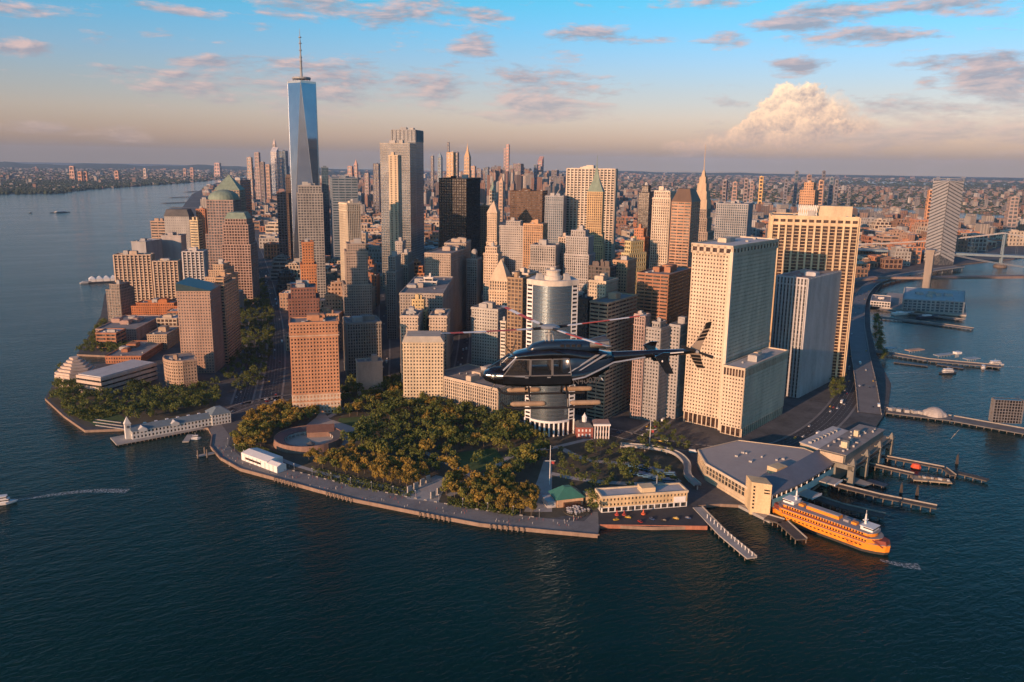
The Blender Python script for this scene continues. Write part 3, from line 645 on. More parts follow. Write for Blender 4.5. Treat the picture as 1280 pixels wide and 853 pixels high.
    B('gabled_gold_block', 'honey coloured gabled block above the twin pale wings', 512, 532, 536, 376, 975, 210, 'punch', (.55, .42, .22), cat='building', tiers=[(0, .88, 1), (.88, 1, .7)], wr=20)
    B('cream_corner_block', 'cream stone corner block with a mansard roof at the park edge', 504, 554, 561, 428, 880, 206, 'punch', (.56, .46, .32), 'dark', cat='building', top=('trunc', 6, .82), topcol=paint('mansard_slate', (.42, .38, .31), .7, .2), wr=36)
    B('customs_house', 'heavy grey stone customs building with lit left flank at the foot of the towers', 584, 622, 660, 487, 830, 248, 'pier', (.47, .39, .30), 'dark', cat='building', mech=5, wl=95, wr=60)
    B('gothic_block', 'grey brown office block with warm lit rooftop houses along the dark canyon', 531, 563, 586, 318, 1250, 222, 'punch', (.38, .31, .25), cat='building', mech=6)
    B('gothic_block', 'tall grey office block, higher neighbour behind, with a cream rooftop house', 556, 582, 588, 305, 1330, 214, 'punch', (.40, .33, .26), cat='building', mech=5, wr=60)
    B('domed_slender_tower', 'slender grey tower with a small dome lantern over the dark street canyon', 584, 596, 602, 318, 1300, 222, 'pier', (.33, .31, .29), cat=T, tiers=[(0, .93, 1), (.93, 1, .34)], top=('dome', 7), topcol=M_CONC)
    B('pyramid_lantern_tower', 'warm cream tower with a stepped pyramid lantern above five tall openings', 612, 634, 637, 352, 1010, 222, 'punch', (.55, .42, .29), cat=T, top=('hip', 26), wr=28, tiers=[(0, .62, 1.35), (.62, .9, 1.02), (.9, 1, .98)], style2='pier')
    B('cream_slab_tower', 'cream flat topped tower immediately behind the stepped pyramid lantern', 605, 622, 627, 310, 1160, 222, 'punch', (.52, .40, .29), cat=T, tiers=[(0, .94, 1), (.94, 1, .8)])
    B('curved_stone_block', 'concave white stone office block facing the dark canyon', 590, 622, 634, 388, 960, 235, 'punch', (.40, .38, .34), cat='building', mech=3)
    B('white_striped_annex', 'narrow white and dark striped annex beside the brown slab', 626, 632, 636, 403, 900, 235, 'band', (.60, .55, .46), cat='building', mech=1)
    B('brown_slab_tower', 'brown lit slab tower with black right flank next to the round fronted glass tower', 635, 653, 663, 349, 890, 235, 'grid', (.30, .21, .13), 'brown', cat=T)
    B('pale_disc_roof_block', 'pale roofed block with white dishes above the brown slab', 641, 660, 666, 343, 1000, 235, 'band', (.50, .43, .35), cat='building', wr=30)
    B('bank_spire_tower', 'pale stone tower with a pyramid crown, right of the broad black tower', 609, 621, 625, 266, 1480, 222, 'punch', (.54, .42, .30), cat=T, top=('hip', 20), tiers=[(0, .7, 1.05), (.7, 1, .95)])
    B('peach_tower', 'narrow peach tower at the right edge of the broad black tower', 600, 609, 613, 258, 1720, 222, 'punch', (.50, .30, .18), cat=T, wr=18)
    B('window_grid_tower', 'grey stone office block with square windows and a smaller box on top', 625, 656, 661, 278, 1330, 222, 'punch', (.38, .35, .32), cat='building', tiers=[(0, .96, 1), (.96, 1, .55)])
    B('bronze_slab_tower', 'broad dark bronze slab tower in the middle distance', 638, 678, 683, 240, 1560, 222, 'band', (.12, .075, .05), 'brown', cat=T, wr=50)
    B('orange_pier_tower', 'orange beige tower with vertical piers, its lower half in shade', 655, 678, 682, 281, 1300, 226, 'pier', (.50, .31, .18), cat=T, wr=30)
    B('grey_setback_block', 'grey stone setback block between the orange beige tower and the grey stepped tower', 664, 694, 700, 308, 1190, 226, 'pier', (.36, .33, .30), cat='building', tiers=[(0, .8, 1.1), (.8, 1, 1)])
    B('stepped_grey_tower', 'grey fluted stone tower with stepped left shoulder and dark box on top', 708, 735, 742, 290, 1200, 230, 'pier', (.40, .38, .36), cat=T, tiers=[(0, .55, 1.3), (.55, .8, 1.14), (.8, .95, 1), (.95, 1, .62)])
    B('stepped_beige_tower', 'stepped beige tower leaning against the left of the grey fluted one', 697, 708, 712, 298, 1240, 230, 'pier', (.48, .38, .29), cat=T, tiers=[(0, .86, 1.2), (.86, 1, .8)], wr=30)
    B('pale_grey_tower', 'pale grey smooth tower with dark centre bay behind the grey fluted tower', 682, 704, 708, 246, 1530, 226, 'pier', (.30, .31, .32), 'blue', cat=T)
    B('green_spire_tower', 'golden stone tower with a steep green copper pyramid spire', 735, 753, 757, 240, 1450, 222, 'pier', (.56, .40, .22), 'brown', cat=T, top=('spire', 62), topcol=M_COPPER, tiers=[(0, .58, 1.35), (.58, .66, 1.2), (.66, 1, 1)], wr=26)
    B('white_grid_slab', 'wide white steel gridded slab tower behind the green spire', 709, 769, 772, 212, 1560, 222, 'fin', (.58, .50, .40), 'dark', cat=T, wr=40, mech=4)
    B('dark_copper_tower', 'dark slim tower with an orange lit rooftop box, left of the pale fluted tower', 799, 812, 817, 233, 1520, 232, 'glass', (.06, .06, .065), 'black', cat=T, mech=2, tiers=[(0, .95, 1), (.95, 1, .6)])
    B('checkered_tower', 'gold and black chequered facade tower with an orange stepped top', 778, 787, 808, 303, 1130, 262, dict(bw=4, pf=.34, fh=6.5, bf=.45, pd=.9, bd=.8), (.50, .43, .24), 'black', cat=T, tiers=[(0, .9, 1), (.9, 1, .75)])
    B('orange_cap_tower', 'orange brick stepped cap rising behind the chequered tower', 790, 806, 811, 287, 1200, 240, 'punch', (.44, .20, .11), cat=T, tiers=[(0, .93, 1), (.93, 1, .7)])
    B('orange_lit_block', 'orange lit stone block with blank gable beside the chequered tower', 767, 784, 795, 327, 1000, 235, 'punch', (.44, .29, .18), cat='building')
    B('pale_fluted_tower', 'pale cream tower with arched top floor, left of the brown striped tower', 817, 838, 841, 240, 1180, 236, 'pier', (.56, .47, .37), cat=T, wr=34, tiers=[(0, .96, 1), (.96, 1, .88)])
    B('brown_striped_tower', 'brown tower with pale horizontal stripes under a sloped dark roof', 840, 864, 869, 253, 1120, 238, 'band', (.42, .25, .16), 'dark', cat=T, top=('trunc', 17, .55), topcol=paint('sloped_dark_roof', (.13, .085, .06), .6), wr=42)
    B('spired_crown_tower', 'tall brown stone tower with a lit stepped crown and thin white spire', 864, 884, 890, 262, 1450, 240, 'pier', (.33, .26, .21), cat=T, tiers=[(0, .8, 1.25), (.8, .92, 1.0), (.92, 1, .85)], top=('crown', 108), topcol=paint('crown_stone', (.44, .33, .22), .7))
    B('dark_dish_block', 'dark block with round white dishes on the roof above the small cream rooftops', 736, 762, 770, 335, 960, 240, 'grid', (.12, .10, .09), 'dark', cat='building', mech=5)
    B('cream_roofs_block', 'small cream block with jumbled white rooftop houses', 737, 757, 772, 353, 905, 240, 'punch', (.50, .42, .31), cat='building', mech=7)
    B('dark_square_tower', 'dark flat tower wedged between the round fronted glass tower and the striped park tower', 721, 735, 741, 374, 850, 248, 'glass', (.05, .055, .06), 'black', cat=T)
    B('striped_park_tower', 'tan and dark horizontally striped office tower facing the plaza', 738, 760, 796, 380, 838, 243, 'band', (.42, .31, .21), 'black', cat=T, mech=3)
    B('brown_mechanical_tower', 'brown lit tower with dark window slots and a big ribbed plant box on its roof', 797, 836, 866, 345, 920, 240, 'band', (.34, .17, .10), 'black', cat=T, mech=3)
    B('shaded_stone_block', 'grey stone block in shade with pinkish upper floors under the brown tower', 794, 806, 812, 395, 850, 246, 'pier', (.38, .29, .26), cat='building')
    B('shaded_grey_block', 'grey striped block in the shade left of the white slab towers', 808, 826, 840, 406, 845, 246, 'punch', (.30, .29, .28), cat='building', tiers=[(0, .95, 1), (.95, 1, .5)])
    B('shaded_window_block', 'grey block with rows of square windows against the cream gridded tower', 838, 850, 868, 408, 860, 246, 'punch', (.34, .33, .32), cat='building')
    # --- the waterfront slabs on the right
    r = B('cream_grid_tower', 'big cream gridded office tower, lit left face and shaded right face', 866, 916, 972, 309, 835, 249, dict(bw=3.3, pf=.56, fh=3.9, bf=.56, pd=.6, bd=.55), (.56, .46, .34), 'brown', cat=T, mech=3, tiers=[(0, .06, .95, dict(bw=5, pf=.22, fh=11, bf=.1, pd=1.2, bd=.4)), (.06, .955, .985), (.955, 1, 1.01)], style2=dict(bw=8, pf=.35, fh=12, bf=.5, pd=.9, bd=.9), roofm=M_ROOFL, k=.98)
    qc = min(FOOT[-1][2], key=lambda p: hypot(p[0]-CAM[0], p[1]-CAM[1])); mb = MB(); mb.box((qc[0], qc[1], (LAND+186)/2), (3.4, 3.4, 186-LAND), radians(-249)); mb.build('corner_fin', wall((.62, .52, .40)), r)
    mb = MB(); mb.prism(inset(scale_poly(FOOT[-1][2], .985), .95), 78, 80.2, True, True); mb.build('belt_course', wall((.60, .50, .39)), r)
    B('cream_grid_annex', 'lower cream gridded wing at the foot of the big cream office tower', 905, 931, 985, 462, 815, 249, dict(bw=3.3, pf=.56, fh=3.9, bf=.56, pd=.6, bd=.55), (.56, .46, .34), 'brown', cat='building', mech=4, k=.98, roofm=M_ROOFL, tiers=[(0, .13, .95, dict(bw=5, pf=.22, fh=11, bf=.1, pd=1.2, bd=.4)), (.13, .86, .99), (.86, 1, 1, dict(bw=3.3, pf=.3, fh=9, bf=.25, pd=.6, bd=.5))])
    B('grey_finned_tower', 'grey concrete tower with close vertical fins, right of the cream gridded tower', 972, 1010, 1052, 349, 990, 250, dict(bw=3.4, pf=.5, fh=4, bf=.10, pd=1.3, bd=.2), (.42, .43, .44), 'dark', cat=T, mech=2, tiers=[(0, .94, 1), (.94, 1, 1.004)], k=1.2)
    GT = B('gold_pier_tower', 'wide golden piered tower with dark window bands, the broadest on the right', 966, 1074, 1078, 273, 1090, 224, dict(bw=8.6, pf=.27, fh=4, bf=.16, pd=2.2, bd=.4), (.58, .45, .29), 'brown', cat=T, wr=55, mech=2, tiers=[(0, .95, 1), (.95, 1, 1.0)], style2=dict(bw=8.6, pf=.3, fh=13, bf=.66, pd=2.2, bd=1.8))
    mb = MB(); pts, zt = rect_from(998, 1066, 1068, 272, 1104, 224, wr=22)
    mb.prism(inset(pts, -1), zt-8, zt+13); mb.build('plant_house', wall((.56, .45, .30)), GT)
    mb = MB()
    pts2, z2 = rect_from(998, 1022, 1024, 262, 1094, 224, wr=10)
    for q in range(9):
        for s_ in (-1, 1):
            p0 = Vector((*pts2[0], zt)); p1 = Vector((*pts2[3 if hypot(pts2[3][0]-pts2[0][0], pts2[3][1]-pts2[0][1]) > 15 else 1], zt))
            t0 = q/9; t1 = (q+1)/9
            A_ = p0.lerp(p1, t0 if s_ > 0 else t1); B_ = p0.lerp(p1, t1 if s_ > 0 else t0)
            mb.tube((A_.x, A_.y, zt-2), (B_.x, B_.y, zt+14), .5, n=4)
    mb.build('roof_lattice', M_WHITE, GT)
    B('grey_twin_tower', 'distant grey tower with a deep blue glass centre, left above the cream gridded tower', 896, 935, 941, 256, 1740, 232, 'pier', (.33, .33, .33), 'blue', cat=T)
    B('brick_riverside_tower', 'tan brick tower top peeping over the golden piered tower', 1004, 1018, 1022, 229, 2600, 245, 'punch', (.48, .28, .16), cat=T, tiers=[(0, .9, 1.3), (.9, 1, .8)])
city()
# ------------------------------------------------------------------ One tall tower, round fronted tower, skyline far away
def tall_tower():
    D = 1885; d = ray(377, 103); p = CAM+d*(D/hypot(d[0], d[1])); zt = p[2]; half = 29.5; a0 = radians(-19)
    r = thing('tapered_glass_tower', 'tallest tower, tapering mirror glass with long triangular facets and a mast', 'tower', (p[0], p[1], LAND))
    sq = [(p[0]+half*sqrt(2)*cos(a0+pi/4+k*pi/2), p[1]+half*sqrt(2)*sin(a0+pi/4+k*pi/2)) for k in range(4)]
    tp = [(p[0]+half*1.0*cos(a0+k*pi/2+pi/2), p[1]+half*1.0*sin(a0+k*pi/2+pi/2)) for k in range(4)]
    zb = 57
    mb = MB(); mb.prism(sq, LAND, zb); mb.build('tower_base', M_CONC, r)
    up = [(q[0], q[1], zt) for q in tp]; lo = [(q[0], q[1], zb) for q in sq]
    for k in range(4):
        f = MB(); f.face([lo[k], lo[(k+1) % 4], up[k]]); f.build('glass_facet', GL['mirror'], r)
        f = MB(); f.face([up[k], lo[(k+1) % 4], up[(k+1) % 4]]); f.build('glass_facet', GL['mirror'], r)
    e = MB()
    for k in range(4): e.tube(lo[(k+1) % 4], up[k], .55, n=4); e.tube(lo[(k+1) % 4], up[(k+1) % 4], .55, n=4)
    e.build('edge_trim', paint('bright_steel', (.6, .58, .55), .25, .1, metal=.8), r, kind='stuff')
    t = MB(); t.prism(tp, zt, zt+1.5); t.prism(inset(tp, .4), zt-3, zt+.2); t.build('parapet', paint('bright_steel', (.6, .58, .55), .25, .1), r)
    q = MB(); q.lathe((p[0], p[1], zt+6), [(19, 0), (19.5, 1), (19.5, 3), (19, 4)], 24)
    for k in range(16): q.tube((p[0]+17*cos(k*pi/8), p[1]+17*sin(k*pi/8), zt), (p[0]+18.6*cos(k*pi/8+.3), p[1]+18.6*sin(k*pi/8+.3), zt+7), .4, n=4)
    q.build('antenna_ring', M_STEEL, r)
    top = CAM+ray(375.5, 36)*(D/hypot(*ray(375.5, 36)[:2])); mz = top[2]
    s = MB(); s.tube((p[0], p[1], zt), (p[0], p[1], zt+50), 3.0, 2.2, 8); s.tube((p[0], p[1], zt+50), (p[0], p[1], zt+85), 1.8, 1.3, 8); s.tube((p[0], p[1], zt+85), (p[0], p[1], mz), 1.0, .25, 6)
    for h in (28, 42, 50, 64, 78, 90): s.lathe((p[0], p[1], zt+h), [(2.9, 0), (3.3, .5), (3.3, 1.6), (2.9, 2)], 8)
    s.build('mast', M_STEEL, r)
    take(sq, zt, D)
tall_tower()

def round_tower():
    D = 775
    d = ray(668, 356); z = None
    cL = CAM+ray(664, 352)*(D/hypot(*ray(664, 352)[:2])); zt = float(cL[2]); k = 1280/FPX
    va = atan2(ray(691, 352)[0], ray(691, 352)[1]); right = np.array([cos(va), -sin(va)]); fwd = np.array([sin(va), cos(va)])
    c0 = (CAM+ray(691, 352)*(D/hypot(*ray(691, 352)[:2])))[:2]
    W = 22.0; pts = []
    for t in np.linspace(-1, 1, 17):
        pts.append(tuple(c0+right*W*.86*t+fwd*(4+9*t*t)))
    arc = list(pts)
    backR = tuple(c0+right*W*1.12+fwd*17); backL = tuple(c0-right*W*1.12+fwd*17)
    poly = ccw(arc+[backR, tuple(c0+right*W*.8+fwd*42), tuple(c0-right*W*.8+fwd*42), backL])
    r = thing('round_fronted_tower', 'round fronted mirror glass tower with white chequered edge strips at the park', 'tower', (c0[0], c0[1], LAND))
    g = MB()
    for a, b in zip(arc[:-1], arc[1:]): g.face([(*a, 18), (*b, 18), (*b, zt-5), (*a, zt-5)])
    g.build('curved_glass_front', glass_mat('round_front_glass', (.20, .26, .30), (.30, .35, .38), rough=.2, metal=.8, flat=True), r, smooth=True)
    fl = MB(); z = 22
    while z < zt-6:
        for a, b in zip(arc[:-1], arc[1:]):
            d = Vector((b[0]-a[0], b[1]-a[1])).normalized(); nx, ny = d.y, -d.x
            fl.quads([(a[0]+nx*.12, a[1]+ny*.12, z), (b[0]+nx*.12, b[1]+ny*.12, z), (b[0]+nx*.12, b[1]+ny*.12, z+.28), (a[0]+nx*.12, a[1]+ny*.12, z+.28)], [(0, 1, 2, 3)])
        z += 3.9
    fl.build('floor_line', paint('dull_mullion', (.13, .14, .15), .4), r, kind='stuff')
    body = MB(); body.prism(inset(poly, -.6), LAND, zt-4); body.build('window_glass', GL['black'], r, kind='stuff')
    for nm, a, b in (('edge_strip', backL, arc[0]), ('edge_strip', arc[-1], backR)):
        w = MB(); facade(w, a, b, 18, zt-4, dict(bw=9, pf=.22, fh=4, bf=.5, pd=.4, bd=.5), 1.0); w.build(nm, M_WHITE, r)
    sw = MB()
    n_ = len(poly)
    bk = [backR, tuple(c0+right*W*.8+fwd*42), tuple(c0-right*W*.8+fwd*42), backL]
    for a, b in zip(bk[:-1], bk[1:]): facade(sw, a, b, 8, zt-4, ST['band'], 1.0)
    sw.build('wall', M_WHITE, r)
    cr = MB(); cr.prism(inset(poly, .6), zt-5, zt); cr.build('crown_band', wall((.58, .52, .44)), r)
    rf = MB(); rf.prism(inset(poly, -1.2), zt, zt+.1); rf.build('roof', M_ROOFL, r)
    cc = c0+fwd*16
    dr = MB(); dr.lathe((cc[0], cc[1], zt+.1), [(8.5, 0), (8.5, 4), (7, 4.2), (6.2, 8), (7.5, 8.4), (7.5, 9.4), (3, 9.8), (3, 12), (.1, 12.2)], 20); dr.build('roof_drum', wall((.58, .52, .44)), r)
    for s in (-1, 1):
        q = MB(); p = cc+right*13*s; q.taper(circle(p, 5, 4, va), zt+.1, circle(p, 3, 4, va), zt+6); q.build('mechanical_penthouse', M_MECH, r)
    pil = MB()
    for a in arc[::2]+[backL, backR]: pil.tube((a[0], a[1], LAND), (a[0], a[1], 18), 1.0, n=8)
    pil.build('colonnade_column', M_WHITE, r, kind='stuff')
    rg = MB()
    for a, b in zip(arc[:-1], arc[1:]):
        d = Vector((b[0]-a[0], b[1]-a[1])); rg.box(((a[0]+b[0])/2, (a[1]+b[1])/2, 17.5), (d.length+.5, 2.2, 2.2), atan2(d.y, d.x))
    rg.build('colonnade_ring', M_WHITE, r)
    take(poly, zt, D)
round_tower()

# midtown and other distant towers, each a thing: (label, kind, x centre, width px, top y, distance, colour, shape)
FARS = [('distant glass tower with bright edge at the far left of the skyline cluster', 312, 7, 197, 5600, (.40, .30, .24), 'mirror2', 'flat'), ('distant rounded slim tower, the tallest left of the crystal topped one', 321.5, 7, 191, 5500, (.33, .25, .23), 'grey', 'flat'),
 ('distant dark block leaning on the rounded slim tower', 328, 6, 203, 5450, (.2, .17, .17), 'dark', 'flat'), ('distant slim tan tower with dark flank before the crystal topped tower', 335, 6, 206, 5300, (.40, .27, .2), 'brown', 'flat'),
 ('distant crystal shaped glass tower with jutting deck', 343, 10, 190, 5700, (.4, .4, .42), 'mirror', 'slope'), ('distant dark blue glass tower beside the crystal one', 354, 11, 189, 5600, (.12, .16, .2), 'blue', 'flat'), ('distant thin pale spike behind the crystal tower', 343, 4, 180, 6200, (.42, .36, .33), 'grey', 'pyr'),
 ('distant ornate limestone tower lit orange above the black slab', 564, 11, 191, 2900, (.55, .36, .2), 'brown', 'flat'), ('distant stepped needle tower with mast, lit orange', 584.5, 8, 196, 5600, (.55, .36, .2), 'brown', 'spire'), ('distant dark needle tower behind the ornate orange one', 560.5, 2.4, 178, 7600, (.15, .15, .16), 'dark', 'flat'),
 ('distant dark shoulder tower right of the ornate orange one', 571, 5, 191, 3000, (.16, .15, .17), 'dark', 'flat'), ('distant pale green pointed tower in the middle skyline', 616, 8, 238, 3100, (.5, .42, .32), 'dark', 'green'), ('distant slim stone tower with pyramid cap', 627, 6, 228, 3800, (.52, .36, .25), 'brown', 'pyr'),
 ('distant pair of very slim tall towers, the brighter right one', 635, 4, 181, 7600, (.55, .32, .24), 'grey', 'flat'), ('distant very slim tower under construction, dimmer left one', 631.5, 3, 186, 7700, (.40, .28, .26), 'grey', 'flat'), ('distant dark topped square tower right of the slim pair', 648, 13, 205, 6700, (.22, .17, .17), 'dark', 'flat'),
 ('distant tower with a slanted pink roof', 676, 7, 201, 7000, (.42, .26, .23), 'grey', 'slope'), ('distant blue slab tower left of the slanted pink roof', 670, 5, 206, 6900, (.2, .22, .26), 'blue', 'flat'), ('distant orange lit stub among the middle skyline', 655, 5, 219, 6300, (.50, .26, .16), 'brown', 'flat'),
 ('distant dark block at the right end of the middle skyline', 694, 9, 213, 6500, (.18, .17, .19), 'dark', 'flat'), ('distant dark low block before the white gridded slab', 702, 11, 221, 6300, (.2, .18, .19), 'dark', 'flat'), ('distant slim dark tower with round top left of the ornate orange one', 540.5, 4, 195, 6700, (.2, .18, .18), 'dark', 'flat'),
 ('distant blue pointed glass tower left of the ornate orange one', 550, 6, 197, 6400, (.2, .26, .3), 'blue', 'pyr'), ('distant peach block right of the needle tower', 592, 6, 208, 6000, (.5, .33, .24), 'brown', 'flat'), ('distant blue grey block right of the peach one', 600, 6, 212, 6200, (.25, .24, .27), 'dark', 'flat'),
 ('distant dark blue tower left of the slim pair', 609, 5, 209, 6400, (.16, .19, .23), 'blue', 'flat'), ('distant twin towered apartment house on the left of the middle skyline', 438, 7, 208, 7400, (.45, .28, .22), 'grey', 'flat'), ('distant second spire of the twin towered apartment house', 445, 5, 206, 7400, (.45, .28, .22), 'grey', 'pyr'),
 ('distant dark slab beside the pale twin glass tower', 471, 9, 205, 4200, (.13, .13, .15), 'dark', 'flat'), ('distant grey block left of the pale glass tower', 459, 6, 217, 5000, (.34, .26, .24), 'dark', 'flat'), ('distant slim tower standing over the river district, tallest at centre right', 997, 5, 214, 6400, (.16, .17, .2), 'blue', 'flat'),
 ('distant dark tower of the riverside group, right of the tallest', 1031, 5, 214, 6300, (.16, .16, .19), 'dark', 'flat'), ('distant brick topped tower of the riverside group', 1013, 7, 219, 6100, (.3, .22, .2), 'brown', 'flat'), ('distant orange lit block of the riverside group', 1028, 7, 226, 5900, (.52, .33, .21), 'brown', 'flat'),
 ('distant grey blue block at the right of the riverside group', 1041, 6, 222, 6100, (.2, .22, .25), 'blue', 'flat'), ('distant low dark block ending the riverside group', 1047, 5, 225, 6000, (.2, .2, .22), 'dark', 'flat'), ('distant gold lit slim tower across the river', 953, 6, 221, 5200, (.7, .46, .18), 'brown', 'flat'),
 ('distant grey tower left of the gold lit slim one', 934, 6, 224, 5300, (.3, .24, .23), 'dark', 'flat'), ('distant tan tower pair left of the gold lit slim one', 941, 5, 227, 5250, (.36, .27, .24), 'grey', 'flat'), ('distant dark stub tower between the gold and the tallest riverside one', 984, 5, 224, 6200, (.2, .2, .23), 'dark', 'flat'),
 ('distant slate tower left of the crown spire gap', 907, 6, 226, 5400, (.28, .24, .24), 'dark', 'flat'), ('distant tan block above the river bend', 920, 7, 228, 5300, (.42, .28, .22), 'grey', 'flat'), ('distant lonely slim dark tower right of the riverside group', 1063, 3, 235, 5300, (.18, .18, .2), 'dark', 'flat'),
 ('distant orange lit slab left of the herringbone tower', 1166, 8, 238, 4300, (.52, .28, .15), 'brown', 'flat'), ('distant grey tower at the right edge by the bridge', 1271, 14, 247, 3600, (.34, .27, .24), 'grey', 'flat'), ('distant pale water tower like block on the far left shore', 90, 7, 208, 10500, (.5, .32, .24), 'brown', 'flat'),
 ('distant orange block on the far left shore, left of a pair', 100, 6, 215, 9800, (.52, .28, .17), 'brown', 'flat'), ('distant orange block on the far left shore, right of a pair', 107, 5, 215, 9800, (.5, .28, .18), 'brown', 'flat'), ('distant pale slim tower on the far left shore', 181, 4, 211, 11500, (.6, .48, .4), 'grey', 'flat'),
 ('distant tan tower on the left shore near the cluster', 240, 5, 210, 12500, (.5, .3, .22), 'brown', 'flat'), ('distant tan tower on the left shore, left of its neighbour', 231, 4, 211, 12500, (.45, .3, .23), 'brown', 'flat'), ('distant hilltop block with broad pale front on the left shore', 272, 8, 204, 13000, (.55, .36, .3), 'grey', 'flat'), ('distant orange block above the left shore warehouses', 146, 6, 214, 10500, (.5, .29, .2), 'brown', 'flat')]
for (lb, x, w, y, D, colr, gl, sh) in FARS:
    top = None; tc = None; yy = y
    if sh == 'pyr': top = ('pyr', D*.006)
    if sh == 'green': top = ('spire', D*.016); tc = M_COPPER
    if sh == 'spire': top = ('spire', D*.020)
    if sh == 'slope': top = ('slope', D*.005, (1, 2))
    B('distant_tower', lb, x-w/2, x+w*.22, x+w/2, yy, D, 226, 'grid' if gl != 'mirror' else 'glass', colr, gl, top=top, topcol=tc, mech=1, cat='tower', k=max(2.0, D/1100), tiers=[(0, .7, 1.15), (.7, 1, 1)] if sh in ('flat', 'spire', 'green') and w > 6 else None)
# herringbone clad tower by the bridges
def herring():
    D = 2600; pts, zt = rect_from(1167, 1187, 1205, 226, D, 282)
    c = (sum(p[0] for p in pts)/4, sum(p[1] for p in pts)/4)
    r = thing('herringbone_tower', 'grey glass tower with herringbone lines, tallest by the bridges', 'tower', (c[0], c[1], LAND))
    g = MB(); g.prism(pts, LAND, zt); g.build('window_glass', GL['grey'], r)
    for i in range(4):
        a, b = Vector(pts[i]), Vector(pts[(i+1) % 4]); d = b-a; L = d.length; d /= L; n = Vector((d.y, -d.x))
        sb = MB(); z = 10.0; sgn = 1 if i % 2 else -1
        while z < zt-4:
            zz = [z, min(z+L*.42, zt)] if sgn > 0 else [min(z+L*.42, zt), z]
            V = []
            for o in (0, .9):
                for (p, zc) in ((a, zz[0]), (b, zz[1])):
                    for h in (0, 6.0): V.append((p.x+n.x*o, p.y+n.y*o, min(zc+h, zt)))
            sb.quads(V, [(4, 6, 7, 5), (1, 5, 7, 3), (0, 2, 6, 4)]); z += 9.5
        sb.build('slanted_panel', paint('pale_panel', (.33, .33, .33), .5, .15), r, kind='stuff')
    cr = MB()
    for p in pts: cr.tube((*p, zt-2), (*p, zt+6), 1.2, n=4)
    for i in range(4):
        a, b = pts[i], pts[(i+1) % 4]; cr.tube((*a, zt+5), (*b, zt+5), .8, n=4)
    cr.build('roof_frame', M_STEEL, r); take(pts, zt, D)
herring()
